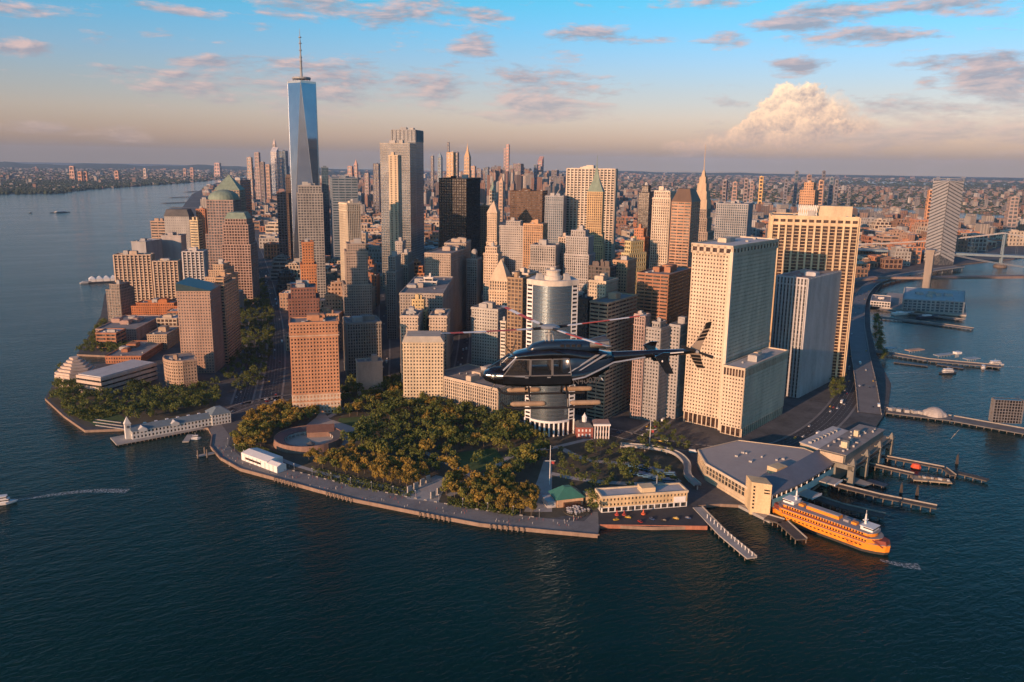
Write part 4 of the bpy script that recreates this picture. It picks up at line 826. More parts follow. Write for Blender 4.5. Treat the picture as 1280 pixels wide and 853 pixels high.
# ------------------------------------------------------------------ waterfront: terminals, piers, ferry, boats
def quad_box(mb, a, b, w, z0, z1, off=0.0):        # box along a->b, width w to the left of it
    d = (Vector(b)-Vector(a)); L = d.length; d /= L; n = Vector((-d.y, d.x)); a = Vector(a)+n*off; b = Vector(b)+n*off
    mb.prism(ccw([tuple(a), tuple(b), tuple(b+n*w), tuple(a+n*w)]), z0, z1, True, True)
def pier_house():           # long pale pier building with clock tower on the left
    A_ = Vector(G(166, 549, 3)); E_ = Vector(G(288, 527, 3)); d = (E_-A_).normalized(); n = Vector((-d.y, d.x)); L = (E_-A_).length; W = 15
    r = thing('pier_building', 'long pale two storey pier building with white clock tower at its water end', 'pier building', (A_.x, A_.y, 2)); wm = paint('pale_pier_paint', (.58, .57, .53), .7, .12, .2)
    def P(t, w, z): q = A_+d*t+n*w; return (q.x, q.y, z)
    m_ = MB(); m_.prism([P(-16, -6, 0)[:2], P(L*.72, -4, 0)[:2], P(L*.72, W+6, 0)[:2], P(-16, W+4, 0)[:2]], 1.3, 2.4, True, True); m_.build('pier_deck', M_CONC, r)
    m_ = MB(); m_.prism([P(0, 0, 0)[:2], P(L*.8, 0, 0)[:2], P(L*.8, W, 0)[:2], P(0, W, 0)[:2]], 2.4, 10.6); m_.build('window_glass', GL['dark'], r, kind='stuff')
    m_ = MB()
    st = dict(bw=3.4, pf=.5, fh=4.1, bf=.46, pd=.35, bd=.3)
    q = [P(0, 0, 0)[:2], P(L*.8, 0, 0)[:2], P(L*.8, W, 0)[:2], P(0, W, 0)[:2]]
    for i in range(4): facade(m_, q[i], q[(i+1) % 4], 2.4, 10.6, st, 1)
    m_.build('wall', wm, r)
    m_ = MB(); m_.quads([P(-.8, -1, 10.6), P(L*.8, -1, 10.6), P(L*.8, W/2, 14.6), P(-.8, W/2, 14.6), P(-.8, W+1, 10.6), P(L*.8, W+1, 10.6)], [(0, 1, 2, 3), (3, 2, 5, 4), (0, 3, 4), (1, 5, 2)]); m_.build('roof', paint('slate_blue_roof', (.15, .19, .21), .6, .2, .3), r)
    for t in (.10, .42):
        m_ = MB(); m_.quads([P(L*t-4, -1.4, 9), P(L*t+4, -1.4, 9), P(L*t+4, -1.4, 11.5), P(L*t, -1.4, 14), P(L*t-4, -1.4, 11.5), P(L*t-4, W*.4, 11.5), P(L*t, W*.4, 14), P(L*t+4, W*.4, 11.5)], [(0, 1, 2, 3, 4), (4, 3, 6, 5), (3, 2, 7, 6)]); m_.build('gable', wm, r)
    for t in np.linspace(.15, .7, 6): m_ = MB(); m_.box(P(L*t, W*.62, 13.6), (2.6, 2.2, 2.2), atan2(d.y, d.x)); m_.build('dormer', M_WHITE, r)
    m_ = MB(); h = [P(L*.8, -2, 0)[:2], P(L, -2, 0)[:2], P(L, W+2, 0)[:2], P(L*.8, W+2, 0)[:2]]; m_.prism(h, 2.4, 13.6); m_.build('window_glass', GL['dark'], r, kind='stuff')
    m_ = MB()
    for i in range(4): facade(m_, h[i], h[(i+1) % 4], 2.4, 13.6, st, 1)
    m_.build('head_house_wall', wm, r)
    m_ = MB(); m_.taper(inset(h, 1), 13.6, scale_poly(h, .3), 19); m_.build('head_house_roof', paint('slate_blue_roof', (.15, .19, .21), .6, .2, .3), r)
    tw = MB(); q = [P(-5, 4, 0)[:2], P(0, 4, 0)[:2], P(0, 9, 0)[:2], P(-5, 9, 0)[:2]]; tw.prism(q, 2.4, 17); tw.prism(inset(q, .4), 17, 18); tw.taper(inset(q, .2), 18, scale_poly(q, .03), 24.5); t_ = tw.build('clock_tower', wm, r)
    for w0, fx in ((3.9, 0), (9.1, 0)):
        ck = MB(); o = P(-2.5, w0, 14.6); ck.tube((o[0], o[1], o[2]), (o[0]+n.x*(-.12 if w0 < 5 else .12), o[1]+n.y*(-.12 if w0 < 5 else .12), o[2]), 1.4, n=14); ck.build('clock_face', paint('clock_dial', (.12, .12, .12), .5), t_, org=r['org'])
    pl = MB()
    for t in np.linspace(-14, L*.7, 22):
        pl.tube(P(t, -5, -2), P(t, -5, 1.3), .4, n=5)
    pl.build('timber_pile', MP0, r, kind='stuff')
MP0 = paint('timber_pile', (.19, .15, .115), .9, .3, .5)
pier_house()
def float_dock(pix, w, label, name='floating_dock', z=1.2, col=M_CONC):
    g = Gp(pix, z); m_ = MB()
    for a, b in zip(g[:-1], g[1:]): quad_box(m_, a, b, w, z-.9, z)
    return tag(m_.build(name, col, org=(g[0][0], g[0][1], 0)), label, 'dock')
float_dock([(236, 552), (242, 543)], 6, 'small floating dock jutting from the pale pier building'); float_dock([(242, 548.5), (252, 547)], 3, 'short finger dock beside the small floating dock')
float_dock([(248, 571), (272, 566)], 5, 'little landing dock with tall piles by the promenade bend')
for k, (px, py) in enumerate(((247.5, 573), (256, 569), (259, 572))):
    p = G(px, py, 0); m_ = MB(); m_.tube((p[0], p[1], -2), (p[0], p[1], 7), .7, .6, 8); m_.tube((p[0], p[1], 7), (p[0], p[1], 8), .7, .1, 8); tag(m_.build('dolphin_pile', MP0, org=(p[0], p[1], 0)), 'tall round pile at the little landing dock, '+('outermost', 'inner', 'nearest camera')[k], 'pile', 'landing piles')
# ---- boats
def hull(mb, L, W, z0, z1, bow=.35, stern=1.0):
    lo = [(-L/2, -W*.42*stern), (L*.15, -W*.42), (L*.5-L*.08, 0), (L*.15, W*.42), (-L/2, W*.42*stern)]
    hi = [(-L/2, -W*.5*stern), (L*.12, -W*.5), (L*.5, 0), (L*.12, W*.5), (-L/2, W*.5*stern)]
    mb.taper(lo, z0, hi, z1)
M_HULLB = paint('dark_hull', (.03, .04, .06), .5, .2, .3); M_HULLW = paint('white_hull', (.68, .67, .65), .4, .1, .3)
def boat(px, py, L, W, az, label, dark=False, decks=2, cat='boat', group=None):
    x, y = G(px, py, 0); r = thing('boat', label, cat, (x, y, 0), group, pi/2-radians(az))
    m_ = MB(); hull(m_, L, W, -.5, 2.0); m_.build('hull', M_HULLB if dark else M_HULLW, r)
    for k in range(decks):
        s = .72-.2*k; m_ = MB(); z = 2.0+k*2.4; q = [(-L*.42*s-L*.06, -W*.4), (L*.3*s, -W*.36), (L*.36*s, 0), (L*.3*s, W*.36), (-L*.42*s-L*.06, W*.4)]; m_.prism(q, z, z+2.3); m_.build('cabin', M_HULLW, r)
        g = MB(); g.prism(inset(q, .05), z+.9, z+1.7, False); g.build('window_strip', GL['black'], r)
    m_ = MB(); m_.tube((-L*.05, 0, 2+2.4*decks), (-L*.05, 0, 5+2.4*decks), .12, n=5); m_.build('mast', M_WHITE, r); return r
boat(3, 630, 22, 7, 96, 'white passenger boat entering at the left edge of the water', cat='boat')
boat(74, 266, 95, 22, 245, 'long dark cargo vessel far out on the river', True, 2, 'ship'); boat(38, 266.5, 14, 5, 245, 'tiny dark boat left of the cargo vessel on the river', True, 1)
boat(109, 354, 28, 8, 80, 'pale small ferry off the river bank near the landing sheds', False, 1)
boat(1183, 467, 26, 7, 285, 'white passenger ferry with dark hull crossing below the long pier', True, 2); boat(1229, 461, 16, 5.5, 240, 'white speedboat throwing spray beside the pier end', False, 1)
boat(1242, 457, 30, 8, 280, 'docked grey ferry at the outer end of the long pier', False, 2); boat(245, 549.5, 9, 3, 100, 'little red and white workboat at the floating dock', False, 1)
for px, s in ((131, 1.0), (124, .8)):
    pass
p = G(129, 351, 2); r = thing('ferry_landing', 'white tented ferry landing on the river bank', 'ferry landing', (p[0], p[1], 0)); m_ = MB(); m_.box((p[0], p[1], 1), (60, 34, 2)); m_.build('landing_deck', M_HULLB, r)
for k in range(4): m_ = MB(); q = [(p[0]-28+k*14, p[1]-12), (p[0]-15+k*14, p[1]-12), (p[0]-15+k*14, p[1]+12), (p[0]-28+k*14, p[1]+12)]; m_.prism(q, 2, 7); m_.taper(inset(q, .5), 7, scale_poly(q, .1), 13); m_.build('tent_bay', M_WHITE, r)
# foam wakes lie on the water
M_FOAM = mat('foam', lambda N: out(N, N.n('ShaderNodeBsdfPrincipled', i_Base_Color=(.55, .6, .62, 1), i_Roughness=.7, i_Alpha=N.m('MULTIPLY', N.m('SUBTRACT', N.n('ShaderNodeTexNoise', i_Vector=N.n('ShaderNodeNewGeometry').outputs['Position'], i_Scale=.5, i_Detail=6.0, i_Roughness=.7).outputs[0], .40), 2.6, clamp=True))))
def wake(pix, w0, w1, label):
    g = [p[:2] for p in curve(Gp(pix, .03), 8)]; n = len(g); L, R = [], []
    for i, p in enumerate(g):
        a, b = Vector(g[max(0, i-1)]), Vector(g[min(n-1, i+1)]); d = (b-a).normalized(); w = w0+(w1-w0)*i/(n-1); L.append((p[0]-d.y*w/2, p[1]+d.x*w/2, .03)); R.append((p[0]+d.y*w/2, p[1]-d.x*w/2, .03))
    m_ = MB()
    for i in range(n-1): m_.face([L[i], R[i], R[i+1], L[i+1]])
    o = m_.build('wake_foam', M_FOAM); o['kind'] = 'stuff'; o['label'] = label
wake([(13, 628), (50, 621), (110, 614), (160, 614)], 2, 9, 'foam wake of the boat at the left edge'); wake([(1170, 468), (1140, 466), (1100, 468)], 2, 6, 'foam wake of the crossing ferry'); wake([(1226, 463), (1236, 463), (1242, 463)], 3, 8, 'spray of the speedboat'); wake([(1250, 458), (1280, 459)], 2, 8, 'wake beside the pier end'); wake([(1100, 700), (1125, 706), (1150, 709)], 3, 10, 'churned foam at the orange ferry stern'); wake([(82, 262), (130, 254), (160, 249)], 8, 40, 'foam wake of the cargo vessel')
# ---- big orange ferry
def ferry():
    a = Vector(G(972, 639, 3)); b = Vector(G(1112, 693, 1)); d = (b-a).normalized(); L = 94; W = 20; c = b-d*L/2
    r = thing('orange_ferry', 'big orange double ended ferry with white bridge houses leaving its slip', 'ferry', (c.x, c.y, 0), rz=atan2(d.y, d.x))
    MO = paint('ferry_orange', (.80, .27, .025), .5, .1, .2, spec=.3); MG = paint('ferry_deck_grey', (.26, .25, .26), .8, .2, .2); MR = paint('ferry_red_brown', (.20, .045, .03), .7, .3, .4); MD = paint('ferry_dark_base', (.06, .055, .05), .6)
    def oval(l, w, n=7, e=.16):
        o = []
        for s in (1, -1):
            for t in np.linspace(-1, 1, n): o.append((s*(l/2-l*e*(t*t)), s*t*w/2))
        return ccw(o)
    m_ = MB(); m_.taper(oval(L-4, W-3), -1, oval(L-1, W-1), 2.2); m_.build('hull', MD, r)
    m_ = MB(); m_.taper(oval(L-1, W-1), 2.2, oval(L, W), 7.2); m_.build('lower_side', MO, r)
    m_ = MB(); m_.prism(oval(L-1, W-.6), 7.2, 7.5); m_.build('deck', MG, r)
    m_ = MB(); m_.prism(oval(L-13, W-1.2, 7, .08), 7.5, 11.0); m_.build('cabin_side', MO, r)
    m_ = MB(); m_.prism(oval(L-12, W-.6, 7, .08), 11.0, 11.3); m_.build('deck', MG, r)
    m_ = MB(); m_.prism(oval(L-20, W-5, 7, .05), 11.3, 14.2); m_.build('upper_cabin', MO, r)
    m_ = MB(); m_.prism(oval(L-18, W-2, 7, .05), 14.2, 14.5); m_.build('top_deck', MG, r)
    for z0, z1, l, off, st in ((8.3, 9.7, 66, W/2-.55, 2.2), (4.4, 5.3, 62, W/2-.28, 3.2), (12.1, 13.4, 60, W/2-2.45, 2.2)):
        wn = MB(); x = -l/2
        while x < l/2:
            for s in (-1, 1): wn.box((x, s*off, (z0+z1)/2), (st*.55, .25, z1-z0))
            x += st
        wn.build('window', GL['black'], r, kind='stuff')
    for s in (-1, 1):
        rb = MB(); rb.box((0, s*(W/2-.35), 7.75), (66, .25, .5)); rb.box((0, s*(W/2-.9), 11.7), (70, .12, .9)); rb.build('railing_band', MR, r)
    m_ = MB(); m_.box((-4, 0, 15.6), (26, 6, 2.2)); m_.build('funnel_casing', MO, r); m_ = MB(); m_.box((-4, 0, 17.1), (25, 5.6, .5)); m_.build('casing_roof', MG, r)
    for x in (-22, 14, 20): m_ = MB(); m_.box((x, 0, 15.3), (4, 4, 1.6)); m_.build('deck_house', MO if x != 14 else MG, r)
    for s in (-1, 1):
        x = s*31; m_ = MB(); m_.box((x, 0, 15.8), (9, 10, 2.6)); bh = m_.build('bridge_house', M_WHITE, r)
        g = MB(); g.box((x+s*1.2, 0, 16.6), (7.4, 10.3, 1.0)); g.build('bridge_window', GL['black'], bh, org=(0, 0, 0)); m_ = MB(); m_.box((x, 0, 17.3), (10, 11, .4)); m_.build('bridge_roof', M_WHITE, bh, org=(0, 0, 0))
        m_ = MB(); m_.tube((x-s*3.5, 0, 17.4), (x-s*3.5, 0, 25), .9, .5, 8); m_.box((x-s*3.5, 0, 20.5), (2.6, 4, .4)); m_.tube((x-s*3.5, 0, 25), (x-s*3.5, 0, 28), .15, n=4); m_.build('mast', M_WHITE, r)
        e = MB(); e.taper([(s*L*.5-s*10, -6), (s*L*.5-s*1.5, -3), (s*L*.5-s*1.5, 3), (s*L*.5-s*10, 6)][::s], 7.5, [(s*L*.5-s*10, -6), (s*L*.5-s*2.5, -3), (s*L*.5-s*2.5, 3), (s*L*.5-s*10, 6)][::s], 10.3); e.build('end_gate', MR, r)
        for q in (-1, 1): e = MB(); e.tube((s*(L/2-3), q*5, 6), (s*(L/2-12), q*7, 11), .5, n=6); e.build('stair_rail', MR, r)
    text('Staten Island', 2.3, (L/2-29, -W/2-.03, 5.0), (pi/2, 0, 0), MR, r, 'lettering', .02); text('Ferry', 2.3, (L/2-27, -W/2-.03, 2.9), (pi/2, 0, 0), MR, r, 'lettering', .02)
def text(s, size, loc, rot, m_, parent, name, ext=.01, align='LEFT'):
    cu = bpy.data.curves.new(name, 'FONT'); cu.body = s; cu.size = size; cu.extrude = ext; cu.align_x = align; cu.resolution_u = 2
    o = bpy.data.objects.new('tmp_text', cu); COL.objects.link(o); dg = bpy.context.evaluated_depsgraph_get(); me = bpy.data.meshes.new_from_object(o.evaluated_get(dg)); bpy.data.objects.remove(o); bpy.data.curves.remove(cu)
    me.materials.clear(); me.materials.append(m_); q = bpy.data.objects.new(name, me); COL.objects.link(q); q.location = loc; q.rotation_euler = rot; q.parent = parent; return q
ferry()
# ---- modern ferry terminal
def terminal():
    zr = 17.5
    pts = Gp([(872, 563), (882, 580), (937, 612), (950, 604), (1043, 569), (1025, 569), (1005, 561), (923, 551)], zr)
    pts = ccw(pts); c = (sum(p[0] for p in pts)/8, sum(p[1] for p in pts)/8); r = thing('ferry_terminal', 'modern ferry terminal with a broad flat grey roof and window walls', 'ferry terminal', (c[0], c[1], 0))
    MT = wall((.50, .40, .27)); m_ = MB(); m_.prism(inset(pts, -1.5), 0, zr-1.5); m_.build('window_glass', GL['dark'], r, kind='stuff')
    w = MB()
    for i in range(len(pts)):
        a, b = pts[i], pts[(i+1) % len(pts)]; q0, q1 = inset(pts, -1.2)[i], inset(pts, -1.2)[(i+1) % len(pts)]
        facade(w, q0, q1, 8.5, zr-1.2, dict(bw=4.5, pf=.14, fh=3.4, bf=.16, pd=.8, bd=.5), 1); facade(w, q0, q1, 1.2, 8.4, dict(bw=30, pf=.05, fh=7.2, bf=.98, pd=.6, bd=.55), 1)
    w.build('wall', MT, r)
    m_ = MB(); m_.prism(pts, zr-1.2, zr, True, True); m_.build('roof', paint('terminal_roof', (.36, .33, .31), .8, .12, .03, streak=False), r)
    pr = MB(); o, i_ = pts, inset(pts, -.8); N = len(pts)
    pr.quads([(*p, zr+.8) for p in o]+[(*p, zr+.8) for p in i_]+[(*p, zr-1.3) for p in inset(pts, .15)], [(k, (k+1) % N, N+(k+1) % N, N+k) for k in range(N)]+[(2*N+k, 2*N+(k+1) % N, (k+1) % N, k) for k in range(N)]); pr.build('roof_edge', wall((.52, .44, .33)), r)
    rr = random.Random(4)
    for k in range(9):
        t = rr.uniform(.15, .8); p = G(900+t*110, 566+t*18+rr.uniform(-6, 12), zr); m_ = MB(); m_.box((p[0], p[1], zr+.7), (rr.uniform(1.5, 3.5), rr.uniform(1.5, 3), 1.4), .4); m_.build('rooftop_unit', M_MECH, r)
    # stair tower toward the water
    q = ccw([G(937, 640, 2), G(962, 644, 2), tuple(Vector(G(962, 644, 2))+Vector((7, 13))), tuple(Vector(G(937, 640, 2))+Vector((7, 13)))])
    ztw = 27.0; m_ = MB(); m_.prism(q, 0, ztw); m_.build('stair_tower', wall((.60, .46, .27)), r)
    e = Vector(q[1])-Vector(q[0]); best = None
    for i in range(4):
        a, b = Vector(q[i]), Vector(q[(i+1) % 4]); nn = Vector(((b-a).y, -(b-a).x)).normalized(); sc = nn.dot(Vector((CAM[0]-a.x, CAM[1]-a.y)).normalized())
        if best is None or sc > best[0]: best = (sc, a, b, nn)
    _, a, b, nn = best; d = (b-a).normalized(); L = (b-a).length
    for k in range(7): m_ = MB(); m_.box((a.x+d.x*2.2+nn.x*.05, a.y+d.y*2.2+nn.y*.05, 6+k*2.9), (1.4, .25, 1.5), atan2(d.y, d.x)); m_.build('tower_window', GL['black'], r)
    for k in range(2): m_ = MB(); p = b-d*3.4; m_.box((p.x+nn.x*.05, p.y+nn.y*.05, 19.5+k*2.4), (4.2, .25, 1.1), atan2(d.y, d.x)); m_.build('tower_window', GL['black'], r)
    # seaward gallery with sloping roof and blue green front
    ga = curve([(*G(966, 622, 16), 0), (*G(1003, 606, 16), 0), (*G(1046, 580, 16), 0)], 6); g = [Vector(p[:2]) for p in ga]; n = len(g)
    rf = MB(); bl = MB(); gl = MB(); po = MB()
    for i in range(n-1):
        d = (g[i+1]-g[i]).normalized(); nn = Vector((-d.y, d.x))
        A1, B1 = g[i], g[i+1]; A2, B2 = g[i]+nn*17, g[i+1]+nn*17
        rf.quads([(*A1, 18), (*B1, 18), (*B2, 25), (*A2, 25), (*A1, 17.2), (*B1, 17.2), (*B2, 24), (*A2, 24)], [(0, 1, 2, 3), (4, 7, 6, 5), (0, 4, 5, 1), (2, 6, 7, 3)]+([(0, 3, 7, 4)] if i == 0 else [])+([(1, 5, 6, 2)] if i == n-2 else []))
        bl.quads([(*(A1+nn*.5), 7.5), (*(B1+nn*.5), 7.5), (*(B1+nn*.5), 14), (*(A1+nn*.5), 14)], [(0, 1, 2, 3)])
        gl.quads([(*(A1+nn*1.5), 14), (*(B1+nn*1.5), 14), (*(B1+nn*1.5), 18), (*(A1+nn*1.5), 18)], [(0, 1, 2, 3)])
        po.box((*(A1+nn*.7), 16), (.8, .8, 4), atan2(d.y, d.x))
    rf.build('gallery_roof', paint('gallery_roof_metal', (.13, .13, .15), .5, .2, .1), r); bl.build('blue_front_panel', paint('blue_green_panel', (.17, .40, .46), .5, .2, .1), r); gl.build('gallery_window', GL['brown'], r); po.build('gallery_post', M_WHITE, r, kind='stuff')
    for t in (.12, .42, .78):
        p = g[int(t*(n-1))]; d = (g[min(n-1, int(t*(n-1))+1)]-p).normalized(); m_ = MB(); quad_box(m_, tuple(p), tuple(p+d*16), -13, 9.5, 10.4); m_.build('slip_canopy', M_CONC, r); m_ = MB(); quad_box(m_, tuple(p+Vector((d.y, -d.x))*13), tuple(p+Vector((d.y, -d.x))*13+d*16), -.6, 9.2, 10.9); m_.build('canopy_edge', M_WHITE, r)
        m_ = MB(); quad_box(m_, tuple(p+d*17), tuple(p+d*21), 12, 0, 9.4, -1); m_.build('slip_wall', paint('blue_green_panel', (.17, .40, .46), .5, .2, .1), r)
    m_ = MB(); quad_box(m_, G(868, 604, 2.2), G(962, 651, 2.2), 6, -1, 2.2); m_.build('water_apron', M_CONC, r)
    pl = MB(); quad_box(pl, G(972, 581, 27), G(985, 577, 27), 10, zr, 23); pl.build('plant_house', wall((.56, .45, .28)), r)
    take(pts, zr, 690)
terminal()
# ---- old beaux-arts maritime building on the right of it
def maritime():
    zr = 19.0; A0 = Vector(G(1066, 583, zr)); B0 = Vector(G(1116, 548, zr)); d = (B0-A0).normalized(); n = Vector((-d.y, d.x)); L = (B0-A0).length
    r = thing('maritime_building', 'ornate old iron and stone ferry house with three tall slip arches', 'ferry house', (A0.x, A0.y, 0)); ms = paint('green_grey_iron', (.19, .18, .15), .7, .3, .3)
    def P(t, w): q = A0+d*L*t+n*w; return (q.x, q.y)
    def fr(mb, t0, t1, z0, z1, w0=0., w1=2.5): mb.prism(ccw([P(t0, w0), P(t1, w0), P(t1, w1), P(t0, w1)]), z0, z1, True, True)
    m_ = MB(); fr(m_, 0, 1, 14.5, zr, 0, 34); m_.build('upper_storey', ms, r)
    bk = MB(); fr(bk, 0, 1, 0, 14.4, 14, 34); bk.build('rear_hall', ms, r)
    for k in range(4):
        t = k/3*.955; m_ = MB(); fr(m_, t, t+.045, 0, zr+.3, -1.4, 4); fr(m_, t-.006, t+.052, zr+.3, zr+1.5, -1.9, 4.4); m_.build('pier_column', ms, r)
        q = [P(t-.004, -1.5), P(t+.05, -1.5), P(t+.05, 2.5), P(t-.004, 2.5)]; f = MB(); f.taper(ccw(q), zr+1.5, scale_poly(ccw(q), .15), zr+6); f.build('finial', ms, r)
    for k in range(3):
        t0 = k/3*.955+.045; t1 = (k+1)/3*.955; ar = MB(); N = 12
        for i in range(N):
            u0, u1 = i/N, (i+1)/N; z0_ = 8+6*sin(pi*u0); z1_ = 8+6*sin(pi*u1); a, b = t0+(t1-t0)*u0, t0+(t1-t0)*u1
            V = [(*P(a, .4), z0_), (*P(b, .4), z1_), (*P(b, .4), 14.5), (*P(a, .4), 14.5), (*P(a, 3), z0_), (*P(b, 3), z1_), (*P(b, 3), 14.5), (*P(a, 3), 14.5)]; ar.quads(V, [(0, 1, 2, 3), (0, 4, 5, 1), (5, 4, 7, 6)])
        ar.build('slip_arch', ms, r)
        g = MB(); fr(g, t0+.02, t1-.02, 15.2, 18.4, -.12, .3); g.build('window_band', GL['black'], r)
    co = MB(); fr(co, -.02, 1.02, 14.1, 14.9, -.9, 1); fr(co, -.02, 1.02, zr-.4, zr+.25, -1.1, 35); co.build('cornice', ms, r)
    ra = MB(); fr(ra, .02, .98, zr+.3, zr+1.5, 1, 1.4)
    ra.build('balustrade', ms, r)
    up = MB(); fr(up, .03, .97, zr+.25, zr+7, 8, 30); up.build('top_storey', ms, r); rf = MB(); fr(rf, .02, .98, zr+7, zr+7.5, 7, 31); rf.build('roof', M_ROOF, r)
    cb = MB(); fr(cb, -.0, .03, zr+.3, zr+6.5, 8.5, 29); cb.build('end_wall', wall((.42, .34, .24)), r)
    for t, w, sx in ((.22, 16, 5.5), (.6, 20, 4)): m_ = MB(); q = P(t, w); m_.box((q[0], q[1], zr+10.2), (sx, sx, 5.4), atan2(d.y, d.x)); m_.build('plant_house', wall((.58, .48, .32)), r)
    rr = random.Random(8); eq = MB()
    for k in range(22): q = P(rr.uniform(.08, .92), rr.uniform(10, 28)); eq.box((q[0], q[1], zr+8.3), (rr.uniform(1, 3), rr.uniform(1, 2.5), rr.uniform(1, 2)), .4)
    eq.build('rooftop_unit', M_MECH, r, kind='stuff')
    # long street shed with skylights behind
    sh = Gp([(999, 553), (1041, 533), (1068, 541), (1028, 563)], 18); s = thing('shed_building', 'long grey metal roofed shed with a row of skylights beside the ferry house', 'shed', (sh[0][0], sh[0][1], 0)); sh = ccw(sh)
    m_ = MB(); m_.prism(inset(sh, -.8), 0, 17.5); m_.build('wall', wall((.42, .34, .24)), s); m_ = MB(); m_.prism(sh, 17.5, 18.3, True, True); m_.build('roof', M_ROOFL, s)
    for t in np.linspace(.12, .88, 8):
        p = Vector(G(1008+t*42, 556-t*19, 18.4)); m_ = MB(); m_.box((p.x, p.y, 19.2), (3.4, 3, 1.8), .5); m_.build('skylight', M_MECH, s)
maritime()
# ---- slips, racks and piers
def pier(pix, w, z, label, col=None, fence=True, cat='pier', name='pier'):
    g = [Vector(p) for p in Gp(pix, z)]; r = thing(name, label, cat, (g[0].x, g[0].y, 0)); m_ = MB()
    for a, b in zip(g[:-1], g[1:]): quad_box(m_, tuple(a), tuple(b), w, z-1.0, z, -w/2)
    m_.build('pier_deck', col or paint('old_timber_deck', (.085, .075, .065), .9, .3, .2), r); pl = MB()
    for p, d in along(g, 7):
        for s in (-.46, .46): q = p+Vector((-d.y, d.x))*w*s; pl.tube((q.x, q.y, -2), (q.x, q.y, z-.4), .38, n=5)
    pl.build('timber_pile', MP0, r, kind='stuff')
    if fence:
        f = MB()
        for a, b in zip(g[:-1], g[1:]): quad_box(f, tuple(a), tuple(b), .5, z, z+1.1, w/2-.5)
        f.build('edge_rail', paint('pale_timber', (.30, .275, .24), .85, .25, .3), r)
    return r
pier([(958, 646), (978, 652), (1002, 674)], 9, 4, 'timber ferry rack nearest the orange ferry, hooked at its outer end'); pier([(1012, 619), (1050, 632), (1106, 645)], 9, 4, 'dark timber rack between the terminal slips')
pier([(1040, 605), (1100, 620), (1171, 634)], 7, 4, 'long narrow timber rack with pale top rail, right of the terminal'); pier([(1085, 580), (1142, 593)], 5, 4, 'short slip wall in front of the old ferry house'); pier([(1100, 570), (1180, 585), (1192, 594)], 5, 4, 'slip wall with pale rail right of the old ferry house'); pier([(1186, 588), (1212, 594), (1235, 600)], 7, 3, 'dark timber breakwater at the outer end of the slips', fence=False)
pier([(1060, 597), (1085, 606)], 12, 2, 'grey loading ramp below the old ferry house', M_CONC, False, 'ramp', 'loading_ramp'); pier([(1085, 600), (1108, 607)], 8, 2.5, 'dark floating barge at the slip with orange deck patch', M_HULLB, False, 'barge', 'barge')
r = pier([(1140, 597), (1188, 601)], 11, 2.2, 'tan work barge with gear at the outer slip', paint('barge_deck', (.33, .27, .19), .9, .3, .3), False, 'barge', 'barge')
for k in range(8): m_ = MB(); p = G(1150+k*5, 597+k*.6, 2.2); m_.box((p[0], p[1], 3), (2+k % 3, 2, 1.6), k); m_.build('deck_gear', M_MECH if k % 2 else MP0, r)
p = G(1145, 583, 2); m_ = MB(); m_.lathe((p[0], p[1], 0), [(4.2, 0), (4.6, 1.5), (3, 4.5), (.2, 5)], 10); tag(m_.build('orange_float', paint('orange_plastic', (.65, .10, .04), .6), org=(p[0], p[1], 0)), 'bright orange covered float moored in the slip', 'float')
for px, py, lb in ((1126, 617, 'between the long rack and barge'), (1146, 620, 'near the end of the long rack'), (1196, 580, 'alone in open water beyond the slips')):
    p = G(px, py, 0); m_ = MB()
    for k in range(5): m_.tube((p[0]+1.2*cos(k*1.256), p[1]+1.2*sin(k*1.256), -2), (p[0]+.5*cos(k*1.256), p[1]+.5*sin(k*1.256), 8), .45, n=6)
    m_.tube((p[0], p[1], 7), (p[0], p[1], 10), .5, .3, 6); tag(m_.build('pile_cluster', paint('wet_timber', (.06, .05, .045), .8), org=(p[0], p[1], 0)), 'dark cluster of bound mooring piles standing '+lb, 'mooring piles')
pier([(872, 634), (905, 668), (940, 697)], 8, 3.2, 'long narrow concrete pier pointing down into the water before the terminal', M_CONC)
lamp = None
for k in range(14):
    t = k/13; p = G(884+t*56, 648+t*47, 3.2)
    if lamp is None:
        lamp = thing('pier_bollard', 'pale bollard post along the narrow concrete pier', 'bollard', (0, 0, 3.2), 'bollards on the narrow pier', 1e-9); m_ = MB(); m_.tube((0, 0, 0), (0, 0, 2.6), .3, n=6); m_.build('post', M_WHITE, lamp); m_ = MB(); m_.lathe((0, 0, 2.6), [(.4, 0), (.4, .4), (.05, .6)], 8); m_.build('cap', M_WHITE, lamp); lamp.location = (p[0], p[1], 3.2)
    else: dup(lamp, (p[0], p[1], 3.2), 0)
